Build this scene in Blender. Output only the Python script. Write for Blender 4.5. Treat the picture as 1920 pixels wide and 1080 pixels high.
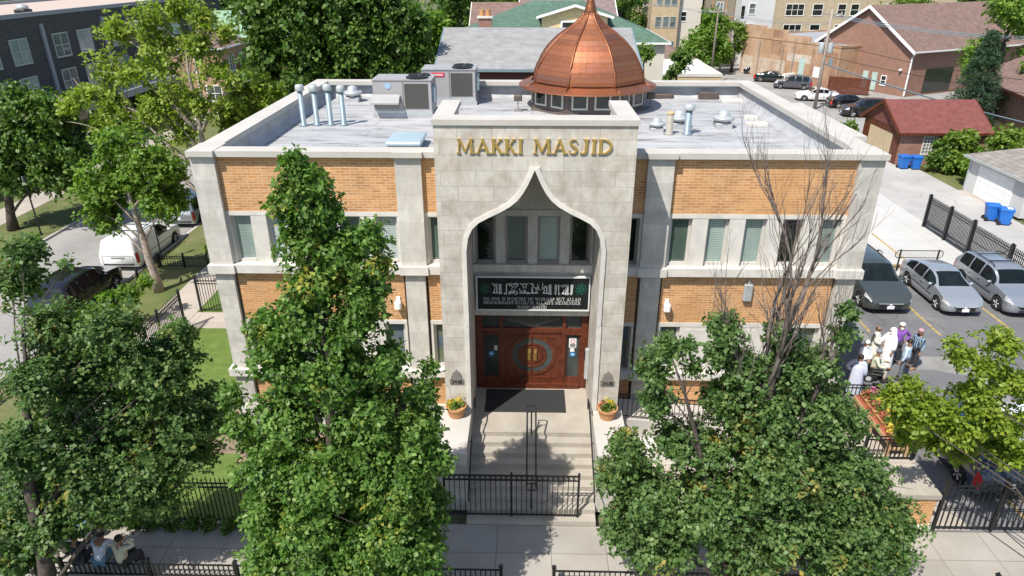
import bpy, bmesh, math, random
import numpy as np
from mathutils import Vector, Matrix

# ------------------------------------------------------------------ camera, sky, sun, exposure
for o in list(bpy.data.objects):
    bpy.data.objects.remove(o)
SC = bpy.context.scene
COL = SC.collection
cam_data = bpy.data.cameras.new("camera")
cam = bpy.data.objects.new("camera", cam_data)
COL.objects.link(cam)
cam_data.sensor_width = 36.0
cam_data.lens = 24.325
cam_data.clip_end = 3000
CAM = Vector((-0.2138, -19.4483, 14.5418))
yaw, pitch, roll = 0.0217085, 0.440272, -0.0002924
fw = Vector((-math.sin(yaw)*math.cos(pitch), math.cos(yaw)*math.cos(pitch), -math.sin(pitch)))
rt = Vector((math.cos(yaw), math.sin(yaw), 0))
up = rt.cross(fw)
r2 = rt*math.cos(roll)+up*math.sin(roll)
u2 = up*math.cos(roll)-rt*math.sin(roll)
cam.matrix_world = Matrix(((r2.x, u2.x, -fw.x, CAM.x), (r2.y, u2.y, -fw.y, CAM.y), (r2.z, u2.z, -fw.z, CAM.z), (0, 0, 0, 1)))
SC.camera = cam
W = bpy.data.worlds.new("World")
SC.world = W
W.use_nodes = True
SUN_AZ, SUN_EL = math.radians(37.5), math.radians(55.5)
_sky = W.node_tree.nodes.new('ShaderNodeTexSky')
_sky.sky_type = 'NISHITA'
_sky.sun_disc = False
_sky.sun_elevation = SUN_EL
_sky.sun_rotation = math.radians(180)+SUN_AZ
_bg = W.node_tree.nodes['Background']
W.node_tree.links.new(_sky.outputs[0], _bg.inputs[0])
_bg.inputs[1].default_value = 0.135
sun_data = bpy.data.lights.new("sun", 'SUN')
sun_data.energy = 5.0
sun_data.angle = math.radians(0.5)
sun_data.color = (1.0, 0.95, 0.87)
sun = bpy.data.objects.new("sun", sun_data)
COL.objects.link(sun)
sun.location = (-30, -40, 60)
sun.rotation_euler = Vector((math.sin(SUN_AZ)*math.cos(SUN_EL), math.cos(SUN_AZ)*math.cos(SUN_EL), -math.sin(SUN_EL))).to_track_quat('-Z', 'Y').to_euler()
SC.view_settings.view_transform = 'Standard'
SC.view_settings.look = 'None'
SC.view_settings.exposure = 0.36
SC.view_settings.gamma = 1.0

# ------------------------------------------------------------------ materials
def _mat(name):
    m = bpy.data.materials.new(name)
    m.use_nodes = True
    return m, m.node_tree, m.node_tree.nodes['Principled BSDF']

def _n(t, typ, **kw):
    n = t.nodes.new(typ)
    for k, v in kw.items():
        if k in n.inputs.keys():
            n.inputs[k].default_value = v
        else:
            setattr(n, k, v)
    return n

def _c4(c):
    return (c[0], c[1], c[2], 1)

def _mix(t, fac, a, b, mode='MIX'):
    n = t.nodes.new('ShaderNodeMix')
    n.data_type = 'RGBA'
    n.blend_type = mode
    for sock, v in ((n.inputs[0], fac), (n.inputs[6], a), (n.inputs[7], b)):
        if isinstance(v, bpy.types.NodeSocket):
            t.links.new(v, sock)
        elif isinstance(v, (tuple, list)):
            sock.default_value = _c4(v)
        else:
            sock.default_value = v
    return n.outputs[2]

def _ramp(t, src, stops):
    r = t.nodes.new('ShaderNodeValToRGB')
    e = r.color_ramp.elements
    while len(e) < len(stops):
        e.new(0.5)
    for i, (p, c) in enumerate(stops):
        e[i].position = p
        e[i].color = _c4(c) if isinstance(c, (tuple, list)) else (c, c, c, 1)
    t.links.new(src, r.inputs[0])
    return r.outputs[0]

def _noise(t, vec, scale, detail=4, rough=0.6):
    n = _n(t, 'ShaderNodeTexNoise', Scale=scale, Detail=detail, Roughness=rough)
    if vec is not None:
        t.links.new(vec, n.inputs['Vector'])
    return n.outputs['Fac']

def _obj(t):
    return t.nodes.new('ShaderNodeTexCoord').outputs['Object']

def _map(t, vec, sc=(1, 1, 1), loc=(0, 0, 0), rot=(0, 0, 0)):
    m = t.nodes.new('ShaderNodeMapping')
    m.inputs['Scale'].default_value = sc
    m.inputs['Location'].default_value = loc
    m.inputs['Rotation'].default_value = rot
    t.links.new(vec, m.inputs[0])
    return m.outputs[0]

def _bump(t, p, h, strength=0.3, dist=0.02):
    b = _n(t, 'ShaderNodeBump', Strength=strength, Distance=dist)
    t.links.new(h, b.inputs['Height'])
    t.links.new(b.outputs[0], p.inputs['Normal'])

def _wallvec(t):
    """u = x + y, v = z : runs bricks level round walls that follow the x or y axis"""
    s = t.nodes.new('ShaderNodeSeparateXYZ')
    t.links.new(_obj(t), s.inputs[0])
    a = _n(t, 'ShaderNodeMath', operation='ADD')
    t.links.new(s.outputs[0], a.inputs[0])
    t.links.new(s.outputs[1], a.inputs[1])
    c = t.nodes.new('ShaderNodeCombineXYZ')
    t.links.new(a.outputs[0], c.inputs[0])
    t.links.new(s.outputs[2], c.inputs[1])
    return c.outputs[0]

def plain(name, col, rough=0.6, metal=0.0, var=0.12, scale=3.0, coat=0.0, bump=0.0, spec=None):
    m, t, p = _mat(name)
    v = _obj(t)
    f = _noise(t, v, scale)
    lo = [c*(1-var) for c in col]
    hi = [min(1, c*(1+var)) for c in col]
    t.links.new(_ramp(t, f, [(0.3, lo), (0.7, hi)]), p.inputs['Base Color'])
    p.inputs['Roughness'].default_value = rough
    p.inputs['Metallic'].default_value = metal
    p.inputs['Coat Weight'].default_value = coat
    p.inputs['Coat Roughness'].default_value = 0.06
    if spec is not None:
        p.inputs['Specular IOR Level'].default_value = spec
    if bump:
        _bump(t, p, _noise(t, v, scale*6), bump)
    return m

def bricks(name, c1, c2, mortar, bw=0.22, bh=0.073, ms=0.008, var=0.25, stain=None, squash=1.0, rough=0.85, off=0.5):
    m, t, p = _mat(name)
    v = _wallvec(t)
    b = _n(t, 'ShaderNodeTexBrick', Scale=1.0, offset=off)
    b.inputs['Color1'].default_value = _c4(c1)
    b.inputs['Color2'].default_value = _c4(c2)
    b.inputs['Mortar'].default_value = _c4(mortar)
    b.inputs['Mortar Size'].default_value = ms
    b.inputs['Mortar Smooth'].default_value = 0.2
    b.inputs['Brick Width'].default_value = bw
    b.inputs['Row Height'].default_value = bh
    t.links.new(v, b.inputs['Vector'])
    f = _noise(t, _obj(t), 1.3, 5)
    c = _mix(t, 1.0, b.outputs['Color'], _ramp(t, f, [(0.25, 1-var), (0.75, 1+var*0.3)]), 'MULTIPLY')
    if stain:
        f2 = _noise(t, _map(t, _obj(t), (0.5, 0.5, 0.25)), 0.9, 5)
        c = _mix(t, _ramp(t, f2, [(0.45, 0.0), (0.7, 0.8)]), c, stain)
    t.links.new(c, p.inputs['Base Color'])
    p.inputs['Roughness'].default_value = rough
    _bump(t, p, b.outputs['Fac'], -0.35, 0.01)
    return m

def limestone(name, base, warm, joint, bw=0.92, bh=0.417, zoff=0.0, ms=0.006):
    m, t, p = _mat(name)
    v = _map(t, _wallvec(t), loc=(0.1, zoff, 0))
    b = _n(t, 'ShaderNodeTexBrick', Scale=1.0, offset=0.5)
    b.inputs['Color1'].default_value = (0.64, 0.64, 0.64, 1)
    b.inputs['Color2'].default_value = (1, 1, 1, 1)
    b.inputs['Mortar'].default_value = _c4(joint)
    b.inputs['Mortar Size'].default_value = ms
    b.inputs['Mortar Smooth'].default_value = 0.1
    b.inputs['Brick Width'].default_value = bw
    b.inputs['Row Height'].default_value = bh
    t.links.new(v, b.inputs['Vector'])
    o = _obj(t)
    f = _noise(t, o, 1.7, 6, 0.65)
    g = _noise(t, _map(t, o, (1.2, 1.2, 0.5), (3, 1, 7)), 4.5, 5, 0.7)
    c = _mix(t, _ramp(t, f, [(0.42, 0.0), (0.62, 1.0)]), base, warm)
    c = _mix(t, 1.0, c, _ramp(t, g, [(0.28, 0.80), (0.68, 1.08)]), 'MULTIPLY')
    c = _mix(t, 0.5, c, _mix(t, 1.0, c, b.outputs['Color'], 'MULTIPLY'))
    c = _mix(t, b.outputs['Fac'], c, joint)
    t.links.new(c, p.inputs['Base Color'])
    p.inputs['Roughness'].default_value = 0.8
    _bump(t, p, b.outputs['Fac'], -0.3, 0.01)
    return m

def ground_mat(name, c1, c2, scale=0.6, fine=30, rough=0.9, cracks=None, fleck=0.2, joints=None, stain=None):
    m, t, p = _mat(name)
    o = _obj(t)
    c = _ramp(t, _noise(t, o, scale, 6), [(0.3, c1), (0.7, c2)])
    c = _mix(t, 1.0, c, _ramp(t, _noise(t, o, fine, 3), [(0.3, 1-fleck), (0.7, 1+fleck*0.4)]), 'MULTIPLY')
    if stain:
        c = _mix(t, _ramp(t, _noise(t, _map(t, o, (1, 1, 1), (5, 9, 0)), 0.3, 8, 0.75), [(0.50, 0.0), (0.75, 0.7)]), c, stain)
    if cracks:
        vo = _n(t, 'ShaderNodeTexVoronoi', Scale=0.35, feature='DISTANCE_TO_EDGE')
        nz = t.nodes.new('ShaderNodeTexNoise')
        nz.inputs['Scale'].default_value = 1.5
        t.links.new(o, nz.inputs['Vector'])
        t.links.new(_mix(t, 0.35, o, nz.outputs['Color']), vo.inputs['Vector'])
        cm = _n(t, 'ShaderNodeMath', operation='MULTIPLY')
        t.links.new(_ramp(t, vo.outputs['Distance'], [(0.0, 1.0), (0.010, 0.0)]), cm.inputs[0])
        t.links.new(_ramp(t, _noise(t, o, 0.3, 4), [(0.48, 0.0), (0.62, 0.8)]), cm.inputs[1])
        c = _mix(t, cm.outputs[0], c, cracks)
    if joints:
        b = _n(t, 'ShaderNodeTexBrick', Scale=1.0, offset=0.0)
        b.inputs['Color1'].default_value = (0.9, 0.9, 0.9, 1)
        b.inputs['Color2'].default_value = (1, 1, 1, 1)
        b.inputs['Mortar'].default_value = (0.55, 0.53, 0.5, 1)
        b.inputs['Mortar Size'].default_value = 0.012
        b.inputs['Brick Width'].default_value = joints[0]
        b.inputs['Row Height'].default_value = joints[1]
        t.links.new(_map(t, o, loc=(joints[2], joints[3], 0)), b.inputs['Vector'])
        c = _mix(t, 1.0, c, b.outputs['Color'], 'MULTIPLY')
    t.links.new(c, p.inputs['Base Color'])
    p.inputs['Roughness'].default_value = rough
    _bump(t, p, _noise(t, o, fine*1.5, 3), 0.25)
    return m

def leaf_mat(name, dark, mid, lite, accent=None, acc=0.06, trans=0.3, scale=0.9):
    m, t, p = _mat(name)
    g = t.nodes.new('ShaderNodeNewGeometry')
    f = _noise(t, _obj(t), scale, 3)
    a = _n(t, 'ShaderNodeMath', operation='MULTIPLY_ADD')
    t.links.new(g.outputs['Random Per Island'], a.inputs[0])
    a.inputs[1].default_value = 0.55
    b = _n(t, 'ShaderNodeMath', operation='MULTIPLY')
    t.links.new(f, b.inputs[0])
    b.inputs[1].default_value = 0.6
    t.links.new(b.outputs[0], a.inputs[2])
    c = _ramp(t, a.outputs[0], [(0.2, dark), (0.55, mid), (0.95, lite)])
    if accent:
        f2 = _noise(t, _map(t, _obj(t), loc=(7, 3, 1)), 1.1, 2)
        k = _n(t, 'ShaderNodeMath', operation='MULTIPLY')
        t.links.new(_ramp(t, f2, [(0.60, 0.0), (0.72, 1.0)]), k.inputs[0])
        t.links.new(_ramp(t, g.outputs['Random Per Island'], [(0.35, 0.0), (0.7, acc*12)]), k.inputs[1])
        c = _mix(t, k.outputs[0], c, accent)
    t.links.new(c, p.inputs['Base Color'])
    p.inputs['Roughness'].default_value = 0.5
    p.inputs['Specular IOR Level'].default_value = 0.35
    tr = t.nodes.new('ShaderNodeBsdfTranslucent')
    t.links.new(_mix(t, 1.0, c, (1.3, 1.6, 0.5), 'MULTIPLY'), tr.inputs[0])
    ms = t.nodes.new('ShaderNodeMixShader')
    ms.inputs[0].default_value = trans
    out = t.nodes['Material Output']
    t.links.new(p.outputs[0], ms.inputs[1])
    t.links.new(tr.outputs[0], ms.inputs[2])
    t.links.new(ms.outputs[0], out.inputs[0])
    return m

def pane_mat(name, col, blind=None, rough=0.05, slats=11.0):
    m, t, p = _mat(name)
    if blind:
        w = _n(t, 'ShaderNodeTexWave', Scale=slats/6.283*3.1416, Distortion=0.0)
        w.bands_direction = 'Z'
        t.links.new(_obj(t), w.inputs['Vector'])
        f = _noise(t, _map(t, _obj(t), (1, 1, 0.4)), 1.2)
        c = _mix(t, _ramp(t, w.outputs['Fac'], [(0.1, 0.0), (0.5, 1.0)]), col, blind)
        c = _mix(t, 1.0, c, _ramp(t, f, [(0.3, 0.7), (0.7, 1.1)]), 'MULTIPLY')
    else:
        c = _ramp(t, _noise(t, _obj(t), 1.1, 3), [(0.35, [x*0.6 for x in col]), (0.7, [x*1.3 for x in col])])
    oi = t.nodes.new('ShaderNodeObjectInfo')
    c = _mix(t, 1.0, c, _ramp(t, oi.outputs['Random'], [(0.0, 0.72), (1.0, 1.25)]), 'MULTIPLY')  # random brightness per pane, varied reflections put into the base colour
    t.links.new(c, p.inputs['Base Color'])
    p.inputs['Roughness'].default_value = rough
    p.inputs['Coat Weight'].default_value = 0.4
    p.inputs['Coat Roughness'].default_value = 0.03
    return m

def shingle(name, c1, c2, bw=0.3, bh=0.14):
    return bricks(name, c1, c2, [x*0.55 for x in c1], bw, bh, 0.006, 0.3)

M = {}
M['stone'] = limestone('limestone_blocks', (0.60, 0.56, 0.495), (0.475, 0.42, 0.35), (0.32, 0.29, 0.25), ms=0.007)
M['pier'] = limestone('limestone_pier', (0.595, 0.565, 0.515), (0.52, 0.485, 0.43), (0.37, 0.42, 0.39), bw=3.0)
M['trim'] = plain('limestone_trim', (0.58, 0.55, 0.50), 0.8, var=0.12, scale=2.2)
M['brick'] = bricks('orange_brick', (0.47, 0.21, 0.070), (0.64, 0.335, 0.135), (0.62, 0.47, 0.31), 0.29, 0.083, 0.011, 0.28, stain=(0.54, 0.27, 0.10))
M['brick_in'] = bricks('orange_brick_side', (0.5, 0.24, 0.08), (0.58, 0.31, 0.13), (0.5, 0.37, 0.24), 0.29, 0.083, 0.010, 0.2)

def _roofmat():
    m, t, p = _mat('roof_membrane')
    o = _obj(t)
    c = _ramp(t, _noise(t, o, 0.5, 5), [(0.3, (0.375, 0.38, 0.385)), (0.7, (0.475, 0.475, 0.475))])
    d = _noise(t, _map(t, o, (0.5, 2.3, 1)), 0.8, 8, 0.78)
    c = _mix(t, _ramp(t, d, [(0.50, 0.0), (0.64, 0.85)]), c, (0.12, 0.115, 0.11))
    b = _n(t, 'ShaderNodeTexBrick', Scale=1.0, offset=0.5)
    b.inputs['Color1'].default_value = (1, 1, 1, 1)
    b.inputs['Color2'].default_value = (0.93, 0.93, 0.94, 1)
    b.inputs['Mortar'].default_value = (0.6, 0.6, 0.62, 1)
    b.inputs['Mortar Size'].default_value = 0.02
    b.inputs['Brick Width'].default_value = 6.0
    b.inputs['Row Height'].default_value = 1.0
    t.links.new(o, b.inputs['Vector'])
    c = _mix(t, 1.0, c, b.outputs['Color'], 'MULTIPLY')
    t.links.new(c, p.inputs['Base Color'])
    p.inputs['Roughness'].default_value = 0.55
    _bump(t, p, d, 0.3)
    return m
M['roof'] = _roofmat()
M['membrane'] = plain('wrinkled_membrane', (0.37, 0.375, 0.385), 0.5, var=0.2, scale=1.6, bump=0.3)
M['flash'] = plain('blue_grey_metal', (0.26, 0.32, 0.35), 0.4, 0.3)
M['galv'] = plain('galvanised_pipe', (0.21, 0.28, 0.32), 0.45, 0.2, var=0.1)
M['galv2'] = plain('white_metal_cap', (0.46, 0.49, 0.49), 0.35, 0.3, var=0.1)
M['tanpipe'] = plain('tan_pipe', (0.30, 0.28, 0.24), 0.6)

def _copper(name, v):
    m, t, p = _mat(name)
    o = _obj(t)
    g = t.nodes.new('ShaderNodeNewGeometry')
    r = g.outputs['Random Per Island']
    c = _ramp(t, r, [(0.0, (0.36, 0.135, 0.07)), (0.35, (0.44, 0.16, 0.075)), (0.7, (0.52, 0.205, 0.095)), (1.0, (0.33, 0.15, 0.10))])
    f = _noise(t, _map(t, o, (1, 1, 2)), 3.0, 5, 0.7)
    c = _mix(t, _ramp(t, f, [(0.5, 0.0), (0.75, 0.6)]), c, (0.28, 0.16, 0.15))
    c = _mix(t, 1.0, c, (v, v, v), 'MULTIPLY')
    t.links.new(c, p.inputs['Base Color'])
    p.inputs['Metallic'].default_value = 0.75
    t.links.new(_ramp(t, f, [(0.3, 0.38), (0.7, 0.55)]), p.inputs['Roughness'])
    _bump(t, p, _noise(t, o, 5.0, 3), 0.12, 0.05)
    return m
M['copper'] = _copper('copper_panels', .82)
M['copper_rib'] = _copper('copper_seams', 0.55)
M['bronze'] = plain('brown_metal', (0.09, 0.07, 0.06), 0.5, var=0.15)
M['gold'] = plain('gold_letters', (0.72, 0.50, 0.16), 0.3, 0.75, var=0.05)
M['frame'] = plain('beige_window_frame', (0.50, 0.48, 0.44), 0.5, var=0.05)
M['frame_d'] = plain('taupe_window_frame', (0.24, 0.22, 0.20), 0.5, var=0.05)
M['pane_d'] = pane_mat('dark_pane', (0.014, 0.020, 0.017), rough=.02)
M['pane_e'] = pane_mat('entrance_pane', (0.06, 0.07, 0.068), rough=0.25)
M['pane_e'].node_tree.nodes['Principled BSDF'].inputs['Coat Weight'].default_value = 0.0
M['pane_e'].node_tree.nodes['Principled BSDF'].inputs['Specular IOR Level'].default_value = 0.2
M['pane_g'] = pane_mat('green_blind_pane', (0.045, 0.07, 0.055), (0.10, 0.145, 0.115))
M['pane_t'] = pane_mat('teal_blind_pane', (0.20, 0.26, 0.235), (0.31, 0.385, 0.35))
M['pane_w'] = pane_mat('white_blind_pane', (0.33, 0.38, 0.38), (0.55, 0.60, 0.58))
def _rainbow():
    m, t, p = _mat('patterned_pane')
    w = _n(t, 'ShaderNodeTexNoise', Scale=3.0, Detail=1.0)
    t.links.new(_map(t, _obj(t), (0.5, 0.5, 1.4), rot=(0, 0.5, 0)), w.inputs['Vector'])
    c = _ramp(t, w.outputs['Fac'], [(0.35, (0.09, 0.12, 0.16)), (0.5, (0.13, 0.15, 0.07)), (0.6, (0.12, 0.15, 0.14)), (0.7, (0.10, 0.13, 0.18))])
    t.links.new(c, p.inputs['Base Color'])
    p.inputs['Roughness'].default_value = 0.08
    return m
M['pane_r'] = _rainbow()
M['wood'] = plain('red_mahogany', (0.108, 0.029, 0.014), 0.45, var=0.4, scale=5, coat=0.0, spec=0.3)
M['wood_d'] = plain('dark_mahogany', (0.09, 0.016, 0.009), 0.3, var=0.25, scale=5, coat=0.3)
M['brass'] = plain('brass', (0.40, 0.27, 0.08), 0.4, 0.7)
M['black'] = plain('black_board', (0.009, 0.012, 0.012), 0.5, var=0.2, spec=0.25)
M['iron'] = plain('black_iron', (0.010, 0.011, 0.012), 0.42, var=0.2)
M['rubber'] = plain('rubber_mat', (0.022, 0.024, 0.025), 0.9, var=0.2, scale=20)
M['white'] = plain('white_paint', (0.78, 0.78, 0.76), 0.5, var=0.05)
M['silver'] = plain('silver_letters', (0.62, 0.64, 0.63), 0.4, var=0.03)
M['teal'] = plain('green_ornament', (0.015, 0.12, 0.08), 0.4)
M['plaque'] = plain('stone_plaque', (0.20, 0.18, 0.165), 0.8)
M['stairs'] = ground_mat('stair_concrete', (0.33, 0.295, 0.245), (0.42, 0.385, 0.33), 1.5, 25, fleck=0.2, stain=(0.44, 0.38, 0.30))
M['stone_flat'] = ground_mat('stone_slab', (0.44, 0.415, 0.375), (0.51, 0.485, 0.445), 1.0, 20, fleck=0.06)
M['walk'] = ground_mat('sidewalk_concrete', (0.31, 0.285, 0.25), (0.39, 0.36, 0.32), 0.7, 22, fleck=0.12, joints=(1.5, 5.0, 0.95, 0.5))
M['walk2'] = ground_mat('side_walk_concrete', (0.38, 0.335, 0.285), (0.46, 0.41, 0.355), 0.7, 22, fleck=0.12, joints=(5.0, 1.5, 0.0, 0.0))
M['pad'] = ground_mat('new_concrete', (0.48, 0.47, 0.445), (0.55, 0.54, 0.515), 0.35, 20, fleck=0.06, joints=(4.6, 4.6, 0.0, 0.0))
M['alley'] = ground_mat('alley_surface', (0.34, 0.33, 0.315), (0.46, 0.445, 0.42), 0.4, 20, cracks=(0.16, 0.15, 0.14), fleck=0.15)
M['lot'] = ground_mat('old_asphalt', (0.12, 0.12, 0.125), (0.18, 0.18, 0.185), 0.35, 40, fleck=0.25, cracks=(0.06, 0.06, 0.06), stain=(0.30, 0.285, 0.265))
M['street'] = ground_mat('street_asphalt', (0.24, 0.23, 0.22), (0.36, 0.345, 0.325), 0.3, 30, cracks=(0.11, 0.11, 0.11), fleck=0.2)
M['road'] = ground_mat('front_road', (0.10, 0.10, 0.10), (0.15, 0.15, 0.15), 0.4, 30)
M['kerb'] = plain('kerb_concrete', (0.42, 0.40, 0.37), 0.9)
M['yellow'] = plain('yellow_marking', (0.36, 0.26, 0.09), 0.9, var=0.55, scale=6)
M['lawn'] = ground_mat('lawn_grass', (0.085, 0.155, 0.022), (0.165, 0.24, 0.045), 2.6, 38, fleck=0.7)
M['grass2'] = ground_mat('parkway_grass', (0.08, 0.12, 0.025), (0.17, 0.18, 0.06), 0.9, 45, fleck=0.5, stain=(0.24, 0.19, 0.11))
M['earth'] = ground_mat('bare_earth', (0.20, 0.15, 0.10), (0.32, 0.25, 0.18), 1.3, 30, fleck=0.3)
M['ground'] = ground_mat('rough_ground', (0.07, 0.10, 0.03), (0.16, 0.15, 0.08), 0.15, 8, fleck=0.4)
M['bark'] = plain('grey_bark', (0.17, 0.14, 0.115), 0.9, var=0.4, scale=9, bump=0.5)
M['bark_d'] = plain('dark_bark', (0.07, 0.055, 0.045), 0.9, var=0.4, scale=9, bump=0.5)
M['bark_l'] = plain('pale_bark', (0.32, 0.27, 0.23), 0.9, var=0.35, scale=9, bump=0.4)
M['leaf1'] = leaf_mat('oak_leaf', (0.036, 0.085, 0.012), (0.092, 0.19, 0.030), (0.23, 0.345, 0.085), (0.40, 0.35, 0.06), 0.09, trans=0.36)
M['leaf2'] = leaf_mat('blue_green_oak_leaf', (0.030, 0.075, 0.018), (0.082, 0.155, 0.038), (0.20, 0.29, 0.10), (0.45, 0.30, 0.06), 0.07, trans=0.34)
M['leaf3'] = leaf_mat('lime_leaf', (0.10, 0.17, 0.012), (0.19, 0.27, 0.025), (0.32, 0.38, 0.06), (0.38, 0.36, 0.05), trans=0.4)
M['leaf4'] = leaf_mat('maple_leaf', (0.055, 0.125, 0.013), (0.125, 0.23, 0.028), (0.25, 0.35, 0.065), trans=0.38)
M['leaf5'] = leaf_mat('dark_leaf', (0.026, 0.075, 0.011), (0.07, 0.145, 0.02), (0.16, 0.24, 0.045), (0.20, 0.17, 0.04), 0.03)
M['leaf6'] = leaf_mat('yellowing_leaf', (0.12, 0.19, 0.018), (0.22, 0.30, 0.035), (0.36, 0.41, 0.085), (0.42, 0.38, 0.07), trans=0.4)
M['spruce'] = leaf_mat('spruce_needles', (0.022, 0.055, 0.028), (0.045, 0.095, 0.05), (0.10, 0.16, 0.09))
M['bush'] = leaf_mat('bush_leaf', (0.07, 0.13, 0.015), (0.13, 0.21, 0.025), (0.24, 0.32, 0.06))
M['petal_y'] = leaf_mat('yellow_petals', (0.45, 0.32, 0.03), (0.62, 0.46, 0.05), (0.75, 0.62, 0.15), trans=0.2)
M['petal_r'] = leaf_mat('red_petals', (0.35, 0.08, 0.04), (0.48, 0.15, 0.09), (0.6, 0.25, 0.2), trans=0.2)
M['petal_p'] = leaf_mat('pink_petals', (0.42, 0.08, 0.2), (0.55, 0.15, 0.3), (0.65, 0.3, 0.4), trans=0.2)
M['terra'] = plain('terracotta', (0.50, 0.26, 0.11), 0.8, var=0.12)
M['planter_box'] = plain('red_planter', (0.33, 0.10, 0.06), 0.7)
M['pine'] = plain('raw_timber', (0.50, 0.34, 0.18), 0.7, var=0.2)

# ------------------------------------------------------------------ mesh helpers
class MB:
    def __init__(s):
        s.v, s.f = [], []
    def add(s, vs, fs):
        b = len(s.v)
        s.v.extend([tuple(p) for p in vs])
        s.f.extend([tuple(b+i for i in f) for f in fs])
        return s
    def box(s, x0, x1, y0, y1, z0, z1):
        if x0 > x1: x0, x1 = x1, x0
        if y0 > y1: y0, y1 = y1, y0
        v = [(x0, y0, z0), (x1, y0, z0), (x1, y1, z0), (x0, y1, z0), (x0, y0, z1), (x1, y0, z1), (x1, y1, z1), (x0, y1, z1)]
        return s.add(v, [(0, 3, 2, 1), (4, 5, 6, 7), (0, 1, 5, 4), (1, 2, 6, 5), (2, 3, 7, 6), (3, 0, 4, 7)])
    def cbox(s, x0, x1, y0, y1, z0, z1, c=0.03):
        """box with chamfered vertical and top edges"""
        if x0 > x1: x0, x1 = x1, x0
        if y0 > y1: y0, y1 = y1, y0
        c = min(c, (x1-x0)*0.45, (y1-y0)*0.45, (z1-z0)*0.45)
        def ring(i, z):
            a, b, d, e = x0+i, x1-i, y0+i, y1-i
            return [(a+c, d, z), (b-c, d, z), (b, d+c, z), (b, e-c, z), (b-c, e, z), (a+c, e, z), (a, e-c, z), (a, d+c, z)]
        return s.loft([ring(0, z0), ring(0, z1-c), ring(c*0.8, z1)])
    def loft(s, rings, cap=True, closed=True):
        n = len(rings[0])
        vs = [p for r in rings for p in r]
        fs = []
        for i in range(len(rings)-1):
            for j in range(n if closed else n-1):
                k = (j+1) % n
                fs.append((i*n+j, i*n+k, (i+1)*n+k, (i+1)*n+j))
        if cap:
            fs.append(tuple(range(n-1, -1, -1)))
            fs.append(tuple((len(rings)-1)*n+j for j in range(n)))
        return s.add(vs, fs)
    def tube(s, pts, rad, n=6, cap=True):
        pts = [Vector(p) for p in pts]
        if not isinstance(rad, (list, tuple)):
            rad = [rad]*len(pts)
        rings = []
        for i, p in enumerate(pts):
            d = (pts[min(i+1, len(pts)-1)]-pts[max(i-1, 0)])
            if d.length < 1e-9:
                d = Vector((0, 0, 1))
            d.normalize()
            a = Vector((0, 0, 1)) if abs(d.z) < 0.9 else Vector((1, 0, 0))
            e1 = d.cross(a).normalized()
            e2 = d.cross(e1)
            rings.append([p+(e1*math.cos(2*math.pi*j/n)+e2*math.sin(2*math.pi*j/n))*rad[i] for j in range(n)])
        return s.loft(rings, cap)
    def lathe(s, prof, c=(0, 0, 0), n=20, axis='z'):
        rings = []
        for r, h in prof:
            ring = []
            for j in range(n):
                a = 2*math.pi*j/n
                if axis == 'z':
                    ring.append((c[0]+r*math.cos(a), c[1]+r*math.sin(a), c[2]+h))
                elif axis == 'y':
                    ring.append((c[0]+r*math.cos(a), c[1]+h, c[2]+r*math.sin(a)))
                else:
                    ring.append((c[0]+h, c[1]+r*math.cos(a), c[2]+r*math.sin(a)))
            rings.append(ring)
        return s.loft(rings)
    def ball(s, c, r, n=10, m=7):
        if not isinstance(r, (tuple, list)):
            r = (r, r, r)
        rings = []
        for i in range(1, m):
            t = math.pi*i/m
            rings.append([(c[0]+r[0]*math.sin(t)*math.cos(2*math.pi*j/n), c[1]+r[1]*math.sin(t)*math.sin(2*math.pi*j/n), c[2]+r[2]*math.cos(t)) for j in range(n)])
        return s.loft(rings)
    def prism(s, poly, axis, a, b):
        """extrude a 2-d polygon: axis 'y' -> (x,z) points, 'x' -> (y,z), 'z' -> (x,y)"""
        def P(p, h):
            return {'y': (p[0], h, p[1]), 'x': (h, p[0], p[1]), 'z': (p[0], p[1], h)}[axis]
        return s.loft([[P(p, a) for p in poly], [P(p, b) for p in poly]])
    def stroke(s, pts, w, y0, y1, flip=1):
        """a flat pen stroke in the x-z plane with thickness from y0 (front) to y1"""
        n = len(pts)
        if not isinstance(w, (list, tuple)):
            w = [w]*n
        L, R = [], []
        for i in range(n):
            a, b = pts[max(i-1, 0)], pts[min(i+1, n-1)]
            dx, dz = b[0]-a[0], b[1]-a[1]
            l = math.hypot(dx, dz) or 1
            nx, nz = -dz/l*w[i]/2, dx/l*w[i]/2
            L.append((pts[i][0]+nx, pts[i][1]+nz))
            R.append((pts[i][0]-nx, pts[i][1]-nz))
        rings = [[(L[i][0], y0, L[i][1]), (R[i][0], y0, R[i][1]), (R[i][0], y1, R[i][1]), (L[i][0], y1, L[i][1])] for i in range(n)]
        return s.loft(rings)
    def build(s, name, m, parent=None, smooth=False, loc=None, rz=0.0):
        me = bpy.data.meshes.new(name)
        me.from_pydata(s.v, [], s.f)
        me.validate()
        bm = bmesh.new()
        bm.from_mesh(me)
        bmesh.ops.recalc_face_normals(bm, faces=bm.faces)
        bm.to_mesh(me)
        bm.free()
        if smooth:
            me.polygons.foreach_set('use_smooth', [True]*len(me.polygons))
        me.materials.append(m)
        o = bpy.data.objects.new(name, me)
        COL.objects.link(o)
        if parent is not None:
            o.parent = parent
        if loc is not None:
            o.location = loc
        if rz:
            o.rotation_euler = (0, 0, rz)
        return o

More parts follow.
